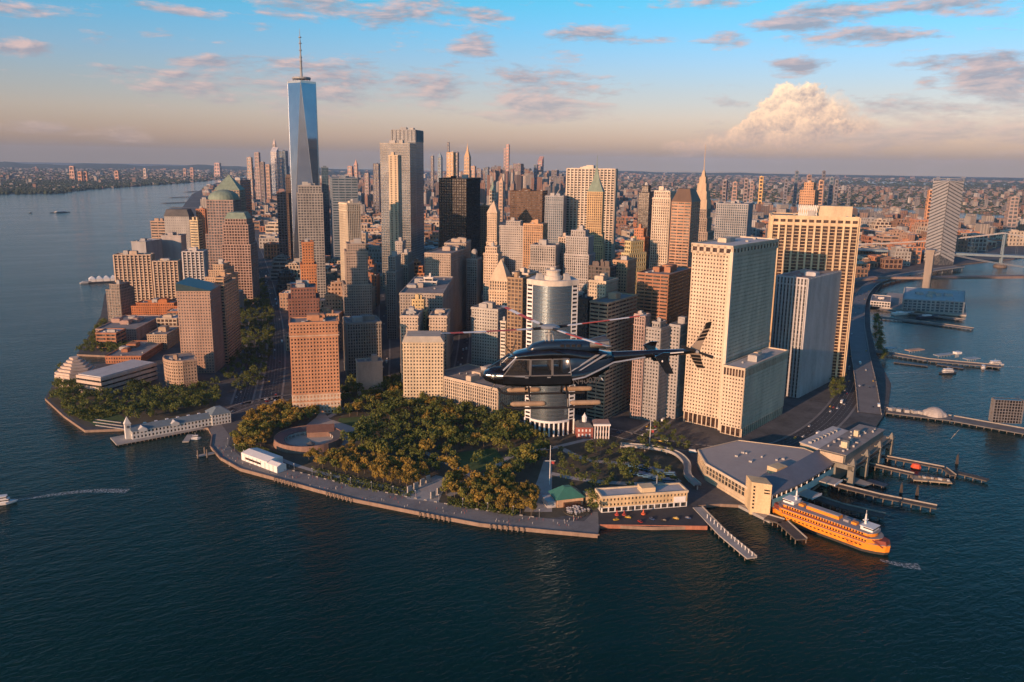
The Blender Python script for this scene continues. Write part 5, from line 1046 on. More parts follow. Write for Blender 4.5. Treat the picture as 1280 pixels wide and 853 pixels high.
# long cream building on the coast pier
def coast():
    A0 = Vector(G(752, 641, LAND)); B0 = Vector(G(858, 633, LAND)); d = (B0-A0).normalized(); n = Vector((-d.y, d.x)); L = (B0-A0).length; r = thing('coast_station', 'long cream two storey waterfront station with a flat white roof', 'building', (A0.x, A0.y, LAND)); W = 16; P = lambda t, w: tuple(A0+d*t+n*w)
    q = [P(0, 0), P(L, 0), P(L, W), P(0, W)]; h = LAND+12.5; m_ = MB(); m_.prism(q, LAND, h-.3); m_.build('window_glass', GL['dark'], r, kind='stuff'); m_ = MB()
    for i in range(4): facade(m_, q[i], q[(i+1) % 4], LAND+4.2, h, dict(bw=3.0, pf=.55, fh=4.1, bf=.55, pd=.4, bd=.36), 1)
    m_.build('wall', wall((.56, .42, .24)), r); m_ = MB()
    for i in range(4): facade(m_, q[i], q[(i+1) % 4], LAND, LAND+4.15, dict(bw=5.6, pf=.18, fh=4.1, bf=.2, pd=.5, bd=.45), 1)
    m_.build('ground_floor_frame', M_WHITE, r); rooftop(r, q, h, random.Random(2), 0, wall((.56, .46, .32)), M_ROOFL)
    m_ = MB(); m_.prism([P(L*.47, 2), P(L*.63, 2), P(L*.63, 12), P(L*.47, 12)], h+.02, h+4.5); m_.build('roof_house', wall((.58, .46, .29)), r); m_ = MB(); m_.box((*P(L*.7, 12), h+5), (.6, .6, 10)); m_.build('mast', M_STEEL, r)
    m_ = MB(); m_.prism([P(L*.84, -.9), P(L*.98, -.9), P(L*.98, .2), P(L*.84, .2)], LAND+4.5, LAND+9); m_.build('white_panel', M_WHITE, r)
coast()
slab('pier_apron', Gp([(748, 641), (748, 656), (815, 659), (884, 657.5), (870, 634), (858, 630)], LAND+.05), LAND-.2, LAND+.06, [M_ASPH, M_WALLS])
m_ = MB(); a, b = Vector(G(750, 657, 2)), Vector(G(884, 659, 2)); quad_box(m_, tuple(a), tuple(b), .8, -1, LAND+.6, -.8); tag(m_.build('pier_fender', paint('rusty_fender', (.36, .15, .09), .9, .35, .3)), 'rust red fender wall along the coast station quay', 'quay wall')
for k, (px, py, c_) in enumerate(((771, 645, (.4, .06, .04)), (780, 645, (.3, .05, .04)), (804, 644, (.6, .12, .05)))):
    p = G(px, py, LAND+.06); r = thing('navigation_buoy', 'red navigation buoy parked before the cream station, '+('leftmost', 'middle', 'brightest, rightmost')[k], 'buoy', (p[0], p[1], LAND+.06)); m_ = MB(); m_.lathe((p[0], p[1], LAND+.06), [(.6, 0), (1.7, .6), (1.7, 1.6), (.4, 1.9)], 10); m_.build('float', paint('buoy_red%d' % k, c_, .6), r); m_ = MB(); m_.tube((p[0], p[1], LAND+1.9), (p[0], p[1], LAND+5), .7, .25, 6); m_.build('cage', paint('buoy_red%d' % k, c_, .6), r)
# curved pedestrian bridge
def footbridge():
    g = [Vector(p[:2]) for p in curve(Gp([(776, 556), (812, 559), (842, 565), (858, 578), (860, 594), (872, 606)], 7), 6)]; r = thing('curved_footbridge', 'pale curved elevated walkway sweeping to the terminal', 'footbridge', (g[0].x, g[0].y, LAND)); m_ = MB(); rb = ribbon([tuple(p) for p in g], 6); n = len(g); L, R = rb[:n], rb[n:][::-1]; s = [MB(), MB()]
    for i in range(n-1):
        m_.quads([(*L[i], 7), (*R[i], 7), (*R[i+1], 7), (*L[i+1], 7), (*L[i], 6), (*R[i], 6), (*R[i+1], 6), (*L[i+1], 6)], [(0, 1, 2, 3), (7, 6, 5, 4)])
        for k, S in enumerate((L, R)): a, b = S[i], S[i+1]; s[k].box(((a[0]+b[0])/2, (a[1]+b[1])/2, 7), (hypot(b[0]-a[0], b[1]-a[1])+.3, .4, 2.6), atan2(b[1]-a[1], b[0]-a[0]))
    m_.build('deck', M_CONC, r); s[0].build('parapet', M_CONC, r); s[1].build('parapet', M_CONC, r)
    for i in range(0, n, 5): c = MB(); c.tube((g[i].x, g[i].y, LAND), (g[i].x, g[i].y, 6), .6, n=8); c.build('support_column', M_CONC, r)
footbridge()
# red brick church house with white columns
def shrine():
    c = Vector(G(741, 549)); d = Vector((cos(radians(-28)), sin(radians(-28)))); n = Vector((-d.y, d.x)); r = thing('brick_church_house', 'small red brick church house with white columns and a white cupola', 'church', (c.x, c.y, LAND)); P = lambda t, w: tuple(c+d*t+n*w)
    m_ = MB(); m_.prism([P(-16, 0), P(0, 0), P(0, 16), P(-16, 16)], LAND, LAND+12); m_.build('brick_wall', wall((.30, .10, .075)), r); m_ = MB(); q = [P(-17, -.8), P(.4, -.8), P(.4, 17), P(-17, 17)]; m_.taper(q, LAND+12, scale_poly(q, .6), LAND+15.5); m_.build('roof', M_ROOFD, r)
    m_ = MB(); m_.prism([P(.5, 2), P(17, 2), P(17, 18), P(.5, 18)], LAND, LAND+15); m_.build('portico_wall', wall((.40, .27, .22)), r)
    for k in range(6): m_ = MB(); p = P(2+k*2.8, .8); m_.tube((*p, LAND), (*p, LAND+13.6), .55, .45, 8); m_.build('column', M_WHITE, r)
    m_ = MB(); m_.prism([P(.2, -.2), P(17.3, -.2), P(17.3, 2.2), P(.2, 2.2)], LAND+13.6, LAND+15.2, True, True); m_.build('entablature', M_WHITE, r)
    for k in range(5):
        m_ = MB(); m_.box((*P(3.4+k*2.8, 1.9), LAND+4), (1.3, .3, 3.4), atan2(d.y, d.x)); m_.box((*P(3.4+k*2.8, 1.9), LAND+10), (1.3, .3, 3.4), atan2(d.y, d.x)); m_.build('window', GL['black'], r)
    for k in range(4):
        m_ = MB(); m_.box((*P(-14+k*3.6, -.1), LAND+4), (1.4, .3, 2.8), atan2(d.y, d.x)); m_.box((*P(-14+k*3.6, -.1), LAND+8.8), (1.4, .3, 2.4), atan2(d.y, d.x)); m_.build('window', M_WHITE, r)
    m_ = MB(); p = P(-8, 8); m_.lathe((*p, LAND+15), [(2.4, 0), (2.4, 5), (2.8, 5.2), (1.9, 6.4), (.5, 8.4), (.05, 10)], 10); m_.build('cupola', M_WHITE, r); take([P(-16, 0), P(17, 0), P(17, 18), P(-16, 18)], LAND+15, 760)
shrine()
# right hand piers
pier([(1108, 513), (1190, 523), (1290, 541)], 20, 3, 'long heliport pier reaching out of the right edge', paint('dark_pier_concrete', (.15, .145, .14), .9, .3, .1))
def latt():
    a, b = Vector(G(1240, 528, 3)), Vector(G(1276, 530, 3)); r = thing('lattice_screen', 'dark grey latticed block standing on the heliport pier', 'structure', (a.x, a.y, 3)); d = (b-a).normalized(); n = Vector((-d.y, d.x)); q = [tuple(a), tuple(b), tuple(b+n*8), tuple(a+n*8)]
    m_ = MB(); m_.prism(inset(q, -.8), 3, 28); m_.build('dark_core', GL['black'], r); m_ = MB()
    for i in range(4): facade(m_, q[i], q[(i+1) % 4], 3, 28.5, dict(bw=3, pf=.18, fh=3.2, bf=.2, pd=.8, bd=.6), 1)
    m_.build('lattice_frame', paint('grey_lattice', (.16, .16, .17), .7), r)
latt()
def dome_tent():
    r = thing('terminal_shed', 'pale low domed shed cluster on the heliport pier', 'shed', (*G(1165, 518, 3), 3))
    for px, py, R, h in ((1168, 519, 11, 9), (1160, 518, 7, 6), (1177, 520, 6, 5)): p = G(px, py, 3); m_ = MB(); m_.lathe((p[0], p[1], 3), [(R*cos(a), h*sin(a)) for a in np.linspace(0, 1.5, 6)], 14); m_.build('shed_roof', paint('pale_shed', (.40, .37, .35), .8), r)
    for k in range(5): p = G(1115+k*9, 513+k*1.1, 3); m_ = MB(); m_.box((p[0], p[1], 4.5), (7, 5, 3), .4*k); m_.build('pier_hut', M_MECH, r)
dome_tent()
pier([(1094, 439), (1160, 450), (1250, 458)], 14, 3, 'long ferry pier with canopies on the right river', paint('dark_pier_concrete', (.15, .145, .14), .9, .3, .1))
for k, (px, py, L) in enumerate(((1112, 439, 20), (1143, 441, 30), (1180, 447, 34), (1196, 447, 10), (1214, 452, 24))):
    p = G(px, py, 3); r = thing('pier_canopy', ('small dark hut at the root of the long ferry pier', 'tan roofed canopy on the long ferry pier', 'wide grey canopy midway on the long ferry pier', 'pale tower hut on the long ferry pier', 'grey canopy near the outer end of the long ferry pier')[k], 'canopy', (p[0], p[1], 3)); m_ = MB(); m_.box((p[0], p[1], 7.4 if k != 3 else 10), (L, 10 if k != 3 else 7, 1 if k != 3 else 3), -.1); m_.build('roof', paint('canopy_tan', (.45, .30, .2), .8) if k == 1 else M_STEEL if k != 3 else M_WHITE, r); m_ = MB()
    for s in range(-2, 3): m_.tube((p[0]+s*L*.2, p[1], 3), (p[0]+s*L*.2, p[1], 7 if k != 3 else 8.6), .3, n=5)
    m_.build('post', M_STEEL, r)
for k, (px, py, px2, py2) in enumerate(((1118, 452, 1160, 457), (1172, 455, 1205, 460))):
    pier([(px, py), (px2, py2)], 9, 1.8, 'dark docking barge at the '+('inner' if k == 0 else 'middle')+' part of the long ferry pier', M_HULLB, False, 'barge', 'barge')
pier([(1092, 396), (1150, 402), (1216, 411)], 12, 3, 'southern of the old ship piers below the glass market hall', paint('dark_pier_concrete', (.15, .145, .14), .9, .3, .1)); pier([(1098, 386), (1150, 393), (1205, 400)], 10, 3, 'middle ship pier with moored museum vessels', paint('dark_pier_concrete', (.15, .145, .14), .9, .3, .1))
slab('market_pier', Gp([(1100, 384), (1208, 394), (1206, 372), (1110, 366)], 3), -1, 3, [M_CONC, M_CONC])
q = ccw(Gp([(1128, 388), (1203, 392), (1204, 377), (1130, 372)], 3)); BP('market_hall', 'glass fronted market hall with terraces on the right river pier', q, 24, 1650, 'fin', (.30, .33, .34), 'blue', z0=3, mech=5, cat='market hall', k=1.3, roofm=M_ROOFL)
q = ccw(Gp([(1088, 383), (1112, 385), (1113, 377), (1090, 375)], 3)); BP('white_pier_shed', 'white two storey shed with square windows left of the glass market hall', q, 13, 1600, 'grid', (.55, .53, .50), 'dark', z0=3, mech=1, cat='building')
for k, (px, py, L) in enumerate(((1130, 393, 55), (1165, 397, 70))):
    x, y = G(px, py, 0); r = thing('museum_ship', 'moored sailing museum ship with bare masts, '+('left one' if k == 0 else 'right one'), 'ship', (x, y, 0), 'museum ships', radians(-6)); m_ = MB(); hull(m_, L, 11, -.5, 4); m_.build('hull', M_HULLB if k else M_HULLW, r); m_ = MB(); m_.box((-L*.2, 0, 5), (L*.25, 7, 2)); m_.build('deck_house', M_WHITE, r)
    for t in (-.25, .02, .25): m_ = MB(); m_.tube((t*L, 0, 4), (t*L, 0, 30), .45, .2, 6); m_.tube((t*L, -6, 18), (t*L, 6, 18), .2, n=4); m_.build('mast', M_STEEL, r)
# ---- bridges
def stone_bridge():
    x, y = G(1157, 366, 0); D = hypot(x-CAM[0], y-CAM[1]); sc = 1.0; r = thing('bridge_tower', 'tall granite bridge tower standing in the right river', 'bridge tower', (x, y, 0)); az = radians(30); zt = CAM[2]+ray(1162, 312)[2]*D/hypot(*ray(1162, 312)[:2]); ms = paint('bridge_granite', (.28, .24, .20), .85, .2, .1)
    m_ = MB(); m_.box((x, y, 3), (36, 24, 7), az); m_.build('footing', paint('dark_granite', (.16, .13, .11), .9), r)
    for k in (-1, 0, 1): m_ = MB(); m_.box((x+k*11.5*cos(az), y+k*11.5*sin(az), 6+(zt-12)/2), (7.2, 15, zt-12), az); m_.build('pier_shaft', ms, r)
    m_ = MB(); m_.box((x, y, zt-6), (33, 17, 9), az); m_.box((x, y, zt-.8), (36, 19, 2.5), az); m_.build('tower_top', ms, r)
    m_ = MB(); m_.box((x, y, 22), (30.4, 14, 30), az); m_.build('lower_wall', ms, r)
    # deck of that bridge with ramps
    g = [Vector(G(px, py, z)) for px, py, z in ((1040, 352, 14), (1095, 347, 20), (1157, 346, 34))]; L0 = g[-1]; far = Vector((L0.x+cos(radians(-22))*900, L0.y+sin(radians(-22))*900))
    b = thing('road_bridge', 'low dull brown bridge deck crossing the right river behind the granite tower', 'bridge', (g[0].x, g[0].y, 0)); m_ = MB()
    P3 = [(*g[0], 14), (*g[1], 22), (*g[2], 34), (*far, 40)]
    for a, c in zip(P3[:-1], P3[1:]):
        d = Vector((c[0]-a[0], c[1]-a[1])).normalized(); n = Vector((-d.y, d.x))*11; m_.quads([(a[0]-n.x, a[1]-n.y, a[2]), (c[0]-n.x, c[1]-n.y, c[2]), (c[0]+n.x, c[1]+n.y, c[2]), (a[0]+n.x, a[1]+n.y, a[2])]+[(a[0]-n.x, a[1]-n.y, a[2]-5), (c[0]-n.x, c[1]-n.y, c[2]-5), (c[0]+n.x, c[1]+n.y, c[2]-5), (a[0]+n.x, a[1]+n.y, a[2]-5)], [(0, 1, 2, 3), (7, 6, 5, 4), (0, 4, 5, 1), (2, 6, 7, 3)])
    m_.build('deck', paint('brown_bridge_deck', (.20, .15, .13), .8), b)
    k = MB(); top = Vector((x, y, zt))
    for s in (-1, 1):
        o = Vector((cos(az), sin(az)))*s*11; pts = [Vector((x+o.x, y+o.y, zt))+(Vector((far.x-x, far.y-y, 0))*t)+Vector((0, 0, -(zt-44)*(1-(1-2*t)**2)*1.0 if t < .5 else 0)) for t in np.linspace(0, .5, 9)]
        for a, c in zip(pts[:-1], pts[1:]): k.tube(a, c, .7, n=5)
    k.build('cable', M_STEEL, b)
stone_bridge()
def steel_bridge():
    x, y = G(1250, 334, 0); D = hypot(x-CAM[0], y-CAM[1]); H = lambda px, py: CAM[2]+ray(px, py)[2]*D/hypot(*ray(px, py)[:2])
    r = thing('suspension_bridge', 'blue grey steel suspension bridge with sagging cable at the right edge', 'bridge', (x, y, 0)); mb_ = paint('blue_bridge_steel', (.15, .21, .25), .6, .2, .2); zt, zd = H(1250, 291), H(1250, 317)
    rgt = Vector((RT0[0], RT0[1])); fw = Vector((FW[0], FW[1])).normalized(); ax = (rgt*.93-fw*.37).normalized(); pr = Vector((-ax.y, ax.x))
    m_ = MB(); m_.lathe((x, y, -1), [(17, 0), (17, 6), (12, 9), (8, 11)], 12); m_.build('pier_base', paint('dark_granite', (.16, .13, .11), .9), r)
    tw = MB()
    for s in (-1, 1): q = Vector((x, y))+pr*11*s; tw.tube((q.x, q.y, 9), (q.x, q.y, zt), 3.2, 2.2, 6)
    for h in (zd+4, zd+22, zt-4): a = Vector((x, y))-pr*11; b = Vector((x, y))+pr*11; tw.tube((a.x, a.y, h), (b.x, b.y, h), 1.6, n=6)
    tw.build('tower', mb_, r)
    L1, L2 = 620, 520; dk = MB(); a = Vector((x, y))-ax*L1; b = Vector((x, y))+ax*L2; n = pr*14
    zA = zd-6
    dk.quads([(*(a-n), zA), (*(b-n), zd), (*(b+n), zd), (*(a+n), zA), (*(a-n), zA-6), (*(b-n), zd-6), (*(b+n), zd-6), (*(a+n), zA-6)], [(0, 1, 2, 3), (7, 6, 5, 4), (0, 4, 5, 1), (2, 6, 7, 3), (3, 7, 4, 0), (1, 5, 6, 2)]); dk.build('deck', mb_, r)
    for s in (-1, 1):
        c = MB(); pts = []
        for t in np.linspace(-1, 1, 31):
            q = Vector((x, y))+pr*12*s+ax*(t*(L1*.93 if t < 0 else L2)); u = abs(t); base = zd+1; z = base+(zt-base)*(1-u)**2.0 if t < 0 else base+(zt-base)*(1-u*.95)**2
            pts.append(Vector((q.x, q.y, z)))
        for p, q in zip(pts[:-1], pts[1:]): c.tube(p, q, 1.0, n=5)
        c.build('cable', paint('pale_cable', (.42, .40, .38), .6), r); hg = MB()
        for p in pts[::1]: hg.tube((p.x, p.y, zd-1), p, .22, n=4)
        hg.build('hanger', mb_, r, kind='stuff')
    # flanking approach on piers
    ap = thing('bridge_approach', 'masonry approach viaduct of the blue steel bridge over the low quarter', 'viaduct', (a.x, a.y, 0)); e = a-ax*330; m_ = MB(); quad_box(m_, tuple(e), tuple(a), 26, zA-7, zA, -13); m_.build('deck', paint('brown_bridge_deck', (.20, .15, .13), .8), ap)
    for t in np.linspace(0, 1, 9): q = e+(a-e)*t; m_ = MB(); m_.box((q.x, q.y, (zA-7)/2), (6, 24, zA-7), atan2(ax.y, ax.x)); m_.build('pier', M_CONC, ap)
steel_bridge()
# sea gull near the camera
def gull():
    p = CAM+ray(1194, 543)*95; r = thing('gull', 'pale gull gliding over the right water, wings spread', 'bird', tuple(p)); c = p; u = np.array(RT)*.8+np.array(UPV)*.9; u /= np.linalg.norm(u); f = np.array(FW)*.5+np.array(RT)*.5; f /= np.linalg.norm(f); mw = paint('gull_feather', (.62, .52, .40), .8, .1, 2)
    m_ = MB(); m_.loft([[tuple(c+f*t+(np.array(UPV)*sin(k*pi/4)+u*cos(k*pi/4))*rr_) for k in range(8)] for t, rr_ in ((-.42, .01), (-.2, .07), (0, .1), (.2, .07), (.3, .045), (.36, .01))]); m_.build('body', mw, r, smooth=True)
    for s in (-1, 1):
        m_ = MB(); a = [c+u*s*.06+f*.1, c+u*s*.35+f*.16+np.array(UPV)*.06, c+u*s*.72-f*.06, c+u*s*.35-f*.06+np.array(UPV)*.05, c+u*s*.06-f*.12]; m_.quads([tuple(q) for q in a]+[tuple(q-np.array(UPV)*.02) for q in a], [(0, 1, 3, 4), (1, 2, 3), (9, 8, 6, 5), (8, 7, 6), (0, 5, 6, 1), (1, 6, 7, 2), (2, 7, 8, 3), (3, 8, 9, 4)]); m_.build('wing', mw, r)
gull()
for k, (px, py, px2, py2, w) in enumerate(((212, 247, 262, 245, 40), (204, 254, 252, 252, 46), (214, 259, 250, 260, 40), (232, 240, 268, 238, 50))):
    pier([(px, py), (px2, py2)], w, 3, ('second northernmost', 'longest middle', 'southernmost', 'northernmost')[k]+' broad pier on the far left river bank', paint('dark_pier_concrete', (.15, .145, .14), .9, .3, .1), False)
# ------------------------------------------------------------------ the packed blocks between the towers
NOBUILD = [Gp(PARK_OUT), Gp([(60, 440), (300, 440), (300, 545), (60, 545)]), Gp([(255, 540), (265, 440), (290, 400), (295, 330), (298, 288), (322, 288), (345, 340), (356, 400), (358, 540)]), Gp([(840, 500), (1000, 500), (1060, 440), (1060, 380), (1085, 340), (1300, 300), (1300, 520), (1110, 700), (800, 640)]),
           Gp([(565, 500), (572, 430), (574, 400), (590, 400), (590, 440), (584, 500)]), Gp([(474, 480), (476, 430), (476, 360), (486, 360), (487, 440), (500, 480)]), Gp([(800, 545), (838, 495), (858, 490), (870, 560)]), Gp([(650, 560), (660, 500), (780, 520), (860, 540), (860, 600), (650, 600)])]
NOBUILD += [Gp([(420, 480), (425, 440), (480, 440), (500, 480)]), Gp([(440, 485), (640, 470), (640, 540), (440, 540)])]
def blocked(p, r):
    for c, rf, pts in FOOT:
        if hypot(p[0]-c[0], p[1]-c[1]) < rf+r:
            if inside(p, inset(pts, r*.95)) : return True
    for poly in NOBUILD:
        if inside(p, poly): return True
    for pts, w, l, z in ROADS:
        for q in pts:
            if abs(q[0]-p[0]) < 60 and hypot(q[0]-p[0], q[1]-p[1]) < w/2+r*1.1: return True
    return False
PAL = [((.36, .17, .095), 'brick red'), ((.44, .36, .27), 'sandstone'), ((.33, .31, .29), 'grey stone'), ((.50, .42, .32), 'cream'), ((.24, .15, .10), 'brown brick'), ((.40, .27, .19), 'tan brick'), ((.46, .22, .12), 'orange brick'), ((.10, .105, .11), 'dark glass')]
def infill():
    rr = random.Random(11); ymin = np.full(1400, 2000.0); cand = []
    ev = [(t[3], 0, t) for t in TOPS]
    for ring, (d0, d1, sp) in enumerate(((840, 1700, 46), (1700, 2600, 60), (2600, 3900, 85))):
        az = radians(28); N = int(5200/sp)
        for i in range(-N, N):
            for j in range(-N, N):
                x = CAM[0]+(i*sp)*cos(az)+(j*sp*1.15)*sin(az); y = CAM[1]-(i*sp)*sin(az)+(j*sp*1.15)*cos(az)
                D = hypot(x-CAM[0], y-CAM[1])
                if not d0 <= D < d1: continue
                q = proj(x, y, 10)
                if not -30 < q[0] < 1320: continue
                x += rr.uniform(-4, 4); y += rr.uniform(-4, 4)
                r = sp*.40
                if not all(inside((x+a*r*1.6, y+b*r*1.6), MANH) for a in (-1, 1) for b in (-1, 1)): continue
                if blocked((x, y), r): continue
                if D < 1500: h = rr.choice((24, 30, 38, 46, 55, 66, 78) if not (D > 1120 and 480 < q[0] < 860) else (40, 50, 62, 74, 88, 100))*rr.uniform(.85, 1.15)
                elif D < 2200: h = rr.uniform(18, 58)
                else: h = rr.uniform(14, 34)*(1.5 if rr.random() < .12 else 1)
                if q[0] > 1060 or q[0] < 240: h = min(h, rr.uniform(14, 30) if D < 2200 else rr.uniform(18, 55))
                if q[0] > 1085: h = rr.choice((18, 25, 45, 55))*rr.uniform(.9, 1.1)
                a = az+rr.choice((0, 0, .06, -.1)); w, dd = r*rr.uniform(.75, 1.0), r*rr.uniform(.75, 1.05)
                pts = [(x+sx*w*cos(a)+sy*dd*sin(a), y-sx*w*sin(a)+sy*dd*cos(a)) for sx, sy in ((-1, -1), (1, -1), (1, 1), (-1, 1))]
                pr = [proj(p[0], p[1], LAND+h) for p in pts]
                ev.append((D, 1, (min(p[0] for p in pr), max(p[0] for p in pr), min(p[1] for p in pr), D, ccw(pts), h)))
    ev.sort(key=lambda e: e[0]); vis = []
    for D, k, t in ev:
        a, b = max(0, int(t[0])+1), min(1399, int(t[1]))
        if b < a: continue
        gain = float(np.clip(ymin[a:b+1]-t[2], 0, 60).sum())
        if k and gain > 14: vis.append((gain, t))
        if k == 0 or gain > 14: ymin[a:b+1] = np.minimum(ymin[a:b+1], t[2])
    vis.sort(key=lambda e: -e[0])
    print('infill visible', len(vis))
    rest = MB()
    for n_, (g, t) in enumerate(vis):
        pts, h, D = t[4], t[5], t[3]
        if n_ < 150:
            colr, nm = rr.choice(PAL if D < 1700 else PAL[:7]); tall = h > 45; px = (t[0]+t[1])/2
            where = 'west of the twin glass towers' if px < 470 else 'around the black tower' if px < 640 else 'behind the park towers' if px < 860 else 'beyond the waterfront slabs'
            far = 'nearer' if D < 1700 else 'middle distance' if D < 2600 else 'farther'
            lb = '%s %s %s block in the %s streets %s' % ('tall' if tall else 'low', nm, 'office' if tall else 'city', far, where)
            st = rr.choice(('punch', 'punch', 'pier', 'grid', 'band')) if nm != 'dark glass' else 'glass'
            tiers = rr.choice(([(0, .8, 1), (.8, 1, .78)], [(0, .6, 1), (.6, .85, .8), (.85, 1, .55)], [(0, .45, 1), (.45, .8, .85), (.8, .93, .68), (.93, 1, .4)], None)) if tall else None
            BP('city_block', lb, pts, LAND+h, D, st, colr, rr.choice(('dark', 'dark', 'brown', 'grey')), tiers, mech=rr.randint(1, 3), cat='building', tanks=1 if rr.random() < .45 and D < 1700 else 0, group=lb, k=max(1.1, D/900), roofm=rr.choice((M_ROOF, M_ROOFD, M_ROOFL)))
        else:
            rest.prism(pts, LAND, LAND+h)
            p2 = scale_poly(pts, .4); rest.prism(p2, LAND+h, LAND+h+3)
    return rest
def far_mat(N):
    g = N.n('ShaderNodeNewGeometry'); r = g.outputs['Random Per Island']; pos = g.outputs['Position']
    c = N.ramp(r, [(0, (.30, .17, .115)), (.16, (.38, .26, .19)), (.34, (.29, .275, .26)), (.55, (.44, .39, .33)), (.70, (.19, .14, .115)), (.8, (.35, .24, .18)), (.88, (.55, .52, .48)), (.95, (.15, .15, .16))], 'CONSTANT')
    sp = N.n('ShaderNodeSeparateXYZ', i_0=pos)
    fz = N.m('FRACT', N.m('DIVIDE', sp.outputs[2], 3.6)); fx = N.m('FRACT', N.m('DIVIDE', N.m('ADD', sp.outputs[0], sp.outputs[1]), 4.4))
    w = N.m('MULTIPLY', N.m('GREATER_THAN', fz, .45), N.m('GREATER_THAN', fx, .45))
    nz = N.n('ShaderNodeSeparateXYZ', i_0=g.outputs['Normal']).outputs[2]
    w = N.m('MULTIPLY', w, N.m('LESS_THAN', nz, .5))
    n = N.n('ShaderNodeTexNoise', i_Vector=pos, i_Scale=.05, i_Detail=3.0).outputs[0]
    c2 = N.mix(N.m('MULTIPLY', w, .75), N.mix(N.m('MULTIPLY', n, .5), c, (.1, .09, .085)), (.035, .04, .045))
    roofc = N.mix(N.m('GREATER_THAN', nz, .5), c2, N.ramp(N.m('FRACT', N.m('MULTIPLY', r, 17.3)), [(0, (.12, .12, .12)), (.5, (.26, .25, .24)), (.85, (.42, .41, .40))], 'CONSTANT'))
    out(N, N.n('ShaderNodeBsdfPrincipled', i_Base_Color=roofc, i_Roughness=.85, i_Specular_IOR_Level=.25))
M_FAR = mat('distant_masonry', far_mat)
rest = infill()
BAYP = Gp([(1000, 225.5), (1290, 229.5), (1290, 236), (1120, 234), (1040, 231)])
def carpet(mb, poly, n, x0, x1, y0, y1, hfun, seed, wk=.0055, dmin=0, gamma=1.0, snap=False):
    rr = random.Random(seed); c = 0
    for _ in range(n*6):
        if c >= n: break
        px = rr.uniform(x0, x1); py = y0+(y1-y0)*rr.random()**gamma; x, y = G(px, py, 2.5); D = hypot(x-CAM[0], y-CAM[1])
        if D < dmin or D > 26000 or not inside((x, y), poly) or inside((x, y), BAYP): continue
        if blocked((x, y), 30) if D < 5200 else False: continue
        if snap:
            cs, sn = cos(.5), sin(.5); u, v = x*cs-y*sn, x*sn+y*cs; g_ = max(75, D*.010); u = round(u/g_)*g_+rr.uniform(-.32, .32)*g_; x, y = u*cs+v*sn, -u*sn+v*cs
            if not inside((x, y), poly): continue
        w = max(13, D*wk)*rr.uniform(.5, 1.35); d = max(13, D*wk)*rr.uniform(.5, 1.35); h = hfun(rr, px, D)
        a = rr.choice((.5, .5, .5, .2, .9, 1.2)); mb.box((x, y, h/2+1), (w, d, h+2), -a, bottom=False)
        if h > 60 and rr.random() < .7: mb.box((x, y, h+h*.06), (w*.6, d*.6, h*.12), -a, bottom=False)
        c += 1
def h_manh(rr, px, D):
    h = rr.uniform(12, 34)
    if 5000 < D < 9000:
        k = math.exp(-((px-640)/110)**2)+.35*math.exp(-((px-430)/60)**2)
        h += k*rr.uniform(20, 190)*(rr.random() < .75)
    elif rr.random() < .08: h += rr.uniform(15, 55)
    if px > 860: h = rr.uniform(12, 26)+(rr.uniform(10, 45) if rr.random() < .25 else 0)
    return h
def h_low(rr, px, D): return rr.uniform(6, 14)+(rr.uniform(12, 48) if rr.random() < .03 else 0)
carpet(rest, MANH, 2600, 255, 900, 214.5, 275, h_manh, 21, dmin=3000, gamma=.9)
carpet(rest, MANH, 1500, 540, 725, 215, 245, h_manh, 22, wk=.0048, dmin=4500)
carpet(rest, MANH, 900, 860, 1290, 253, 312, h_manh, 23, wk=.008, dmin=2200)
carpet(rest, BKN, 9500, 690, 1300, 215, 275, h_low, 24, wk=.0031, snap=True)
carpet(rest, NJ, 2800, -20, 420, 207, 238, h_low, 25, wk=.0028)
o = rest.build('distant_city_blocks', M_FAR); o['kind'] = 'stuff'; o['label'] = 'sea of small distant blocks of the far city districts, too many to count'
# tree cover of the far districts
def far_trees():
    rr = random.Random(5); mb = MB()
    for poly, x0, x1, y0, y1, n in ((NJ, -20, 330, 226, 246, 1900), (NJ, -20, 420, 203, 232, 1700), (BKN, 690, 1300, 216, 272, 5200), (MANH, 255, 330, 232, 262, 150), (MANH, 1085, 1290, 262, 330, 500)):
        c = 0
        for _ in range(n*5):
            if c >= n: break
            px, py = rr.uniform(x0, x1), rr.uniform(y0, y1); x, y = G(px, py, 2.5)
            D = hypot(x-CAM[0], y-CAM[1])
            if D > 24000 or not inside((x, y), poly): continue
            if D < 3500 and blocked((x, y), 14): continue
            r = max(6, D*.0019)*rr.uniform(.6, 1.4); h = min(16, r*1.2)+2
            k = 7; a0 = rr.uniform(0, 6)
            r1 = [(x+r*rr.uniform(.75, 1.1)*cos(a0+i*2*pi/k), y+r*rr.uniform(.75, 1.1)*sin(a0+i*2*pi/k)) for i in range(k)]
            mb.taper(r1, 1.5, scale_poly(r1, .95), h*.6, False); mb.taper(scale_poly(r1, .95), h*.6, scale_poly(r1, .35), h); c += 1
    o = mb.build('distant_trees', paint('far_foliage', (.038, .05, .022), .95, .5, .01, streak=False)); o['kind'] = 'stuff'; o['label'] = 'dark tree cover of the far shores and districts'
far_trees()
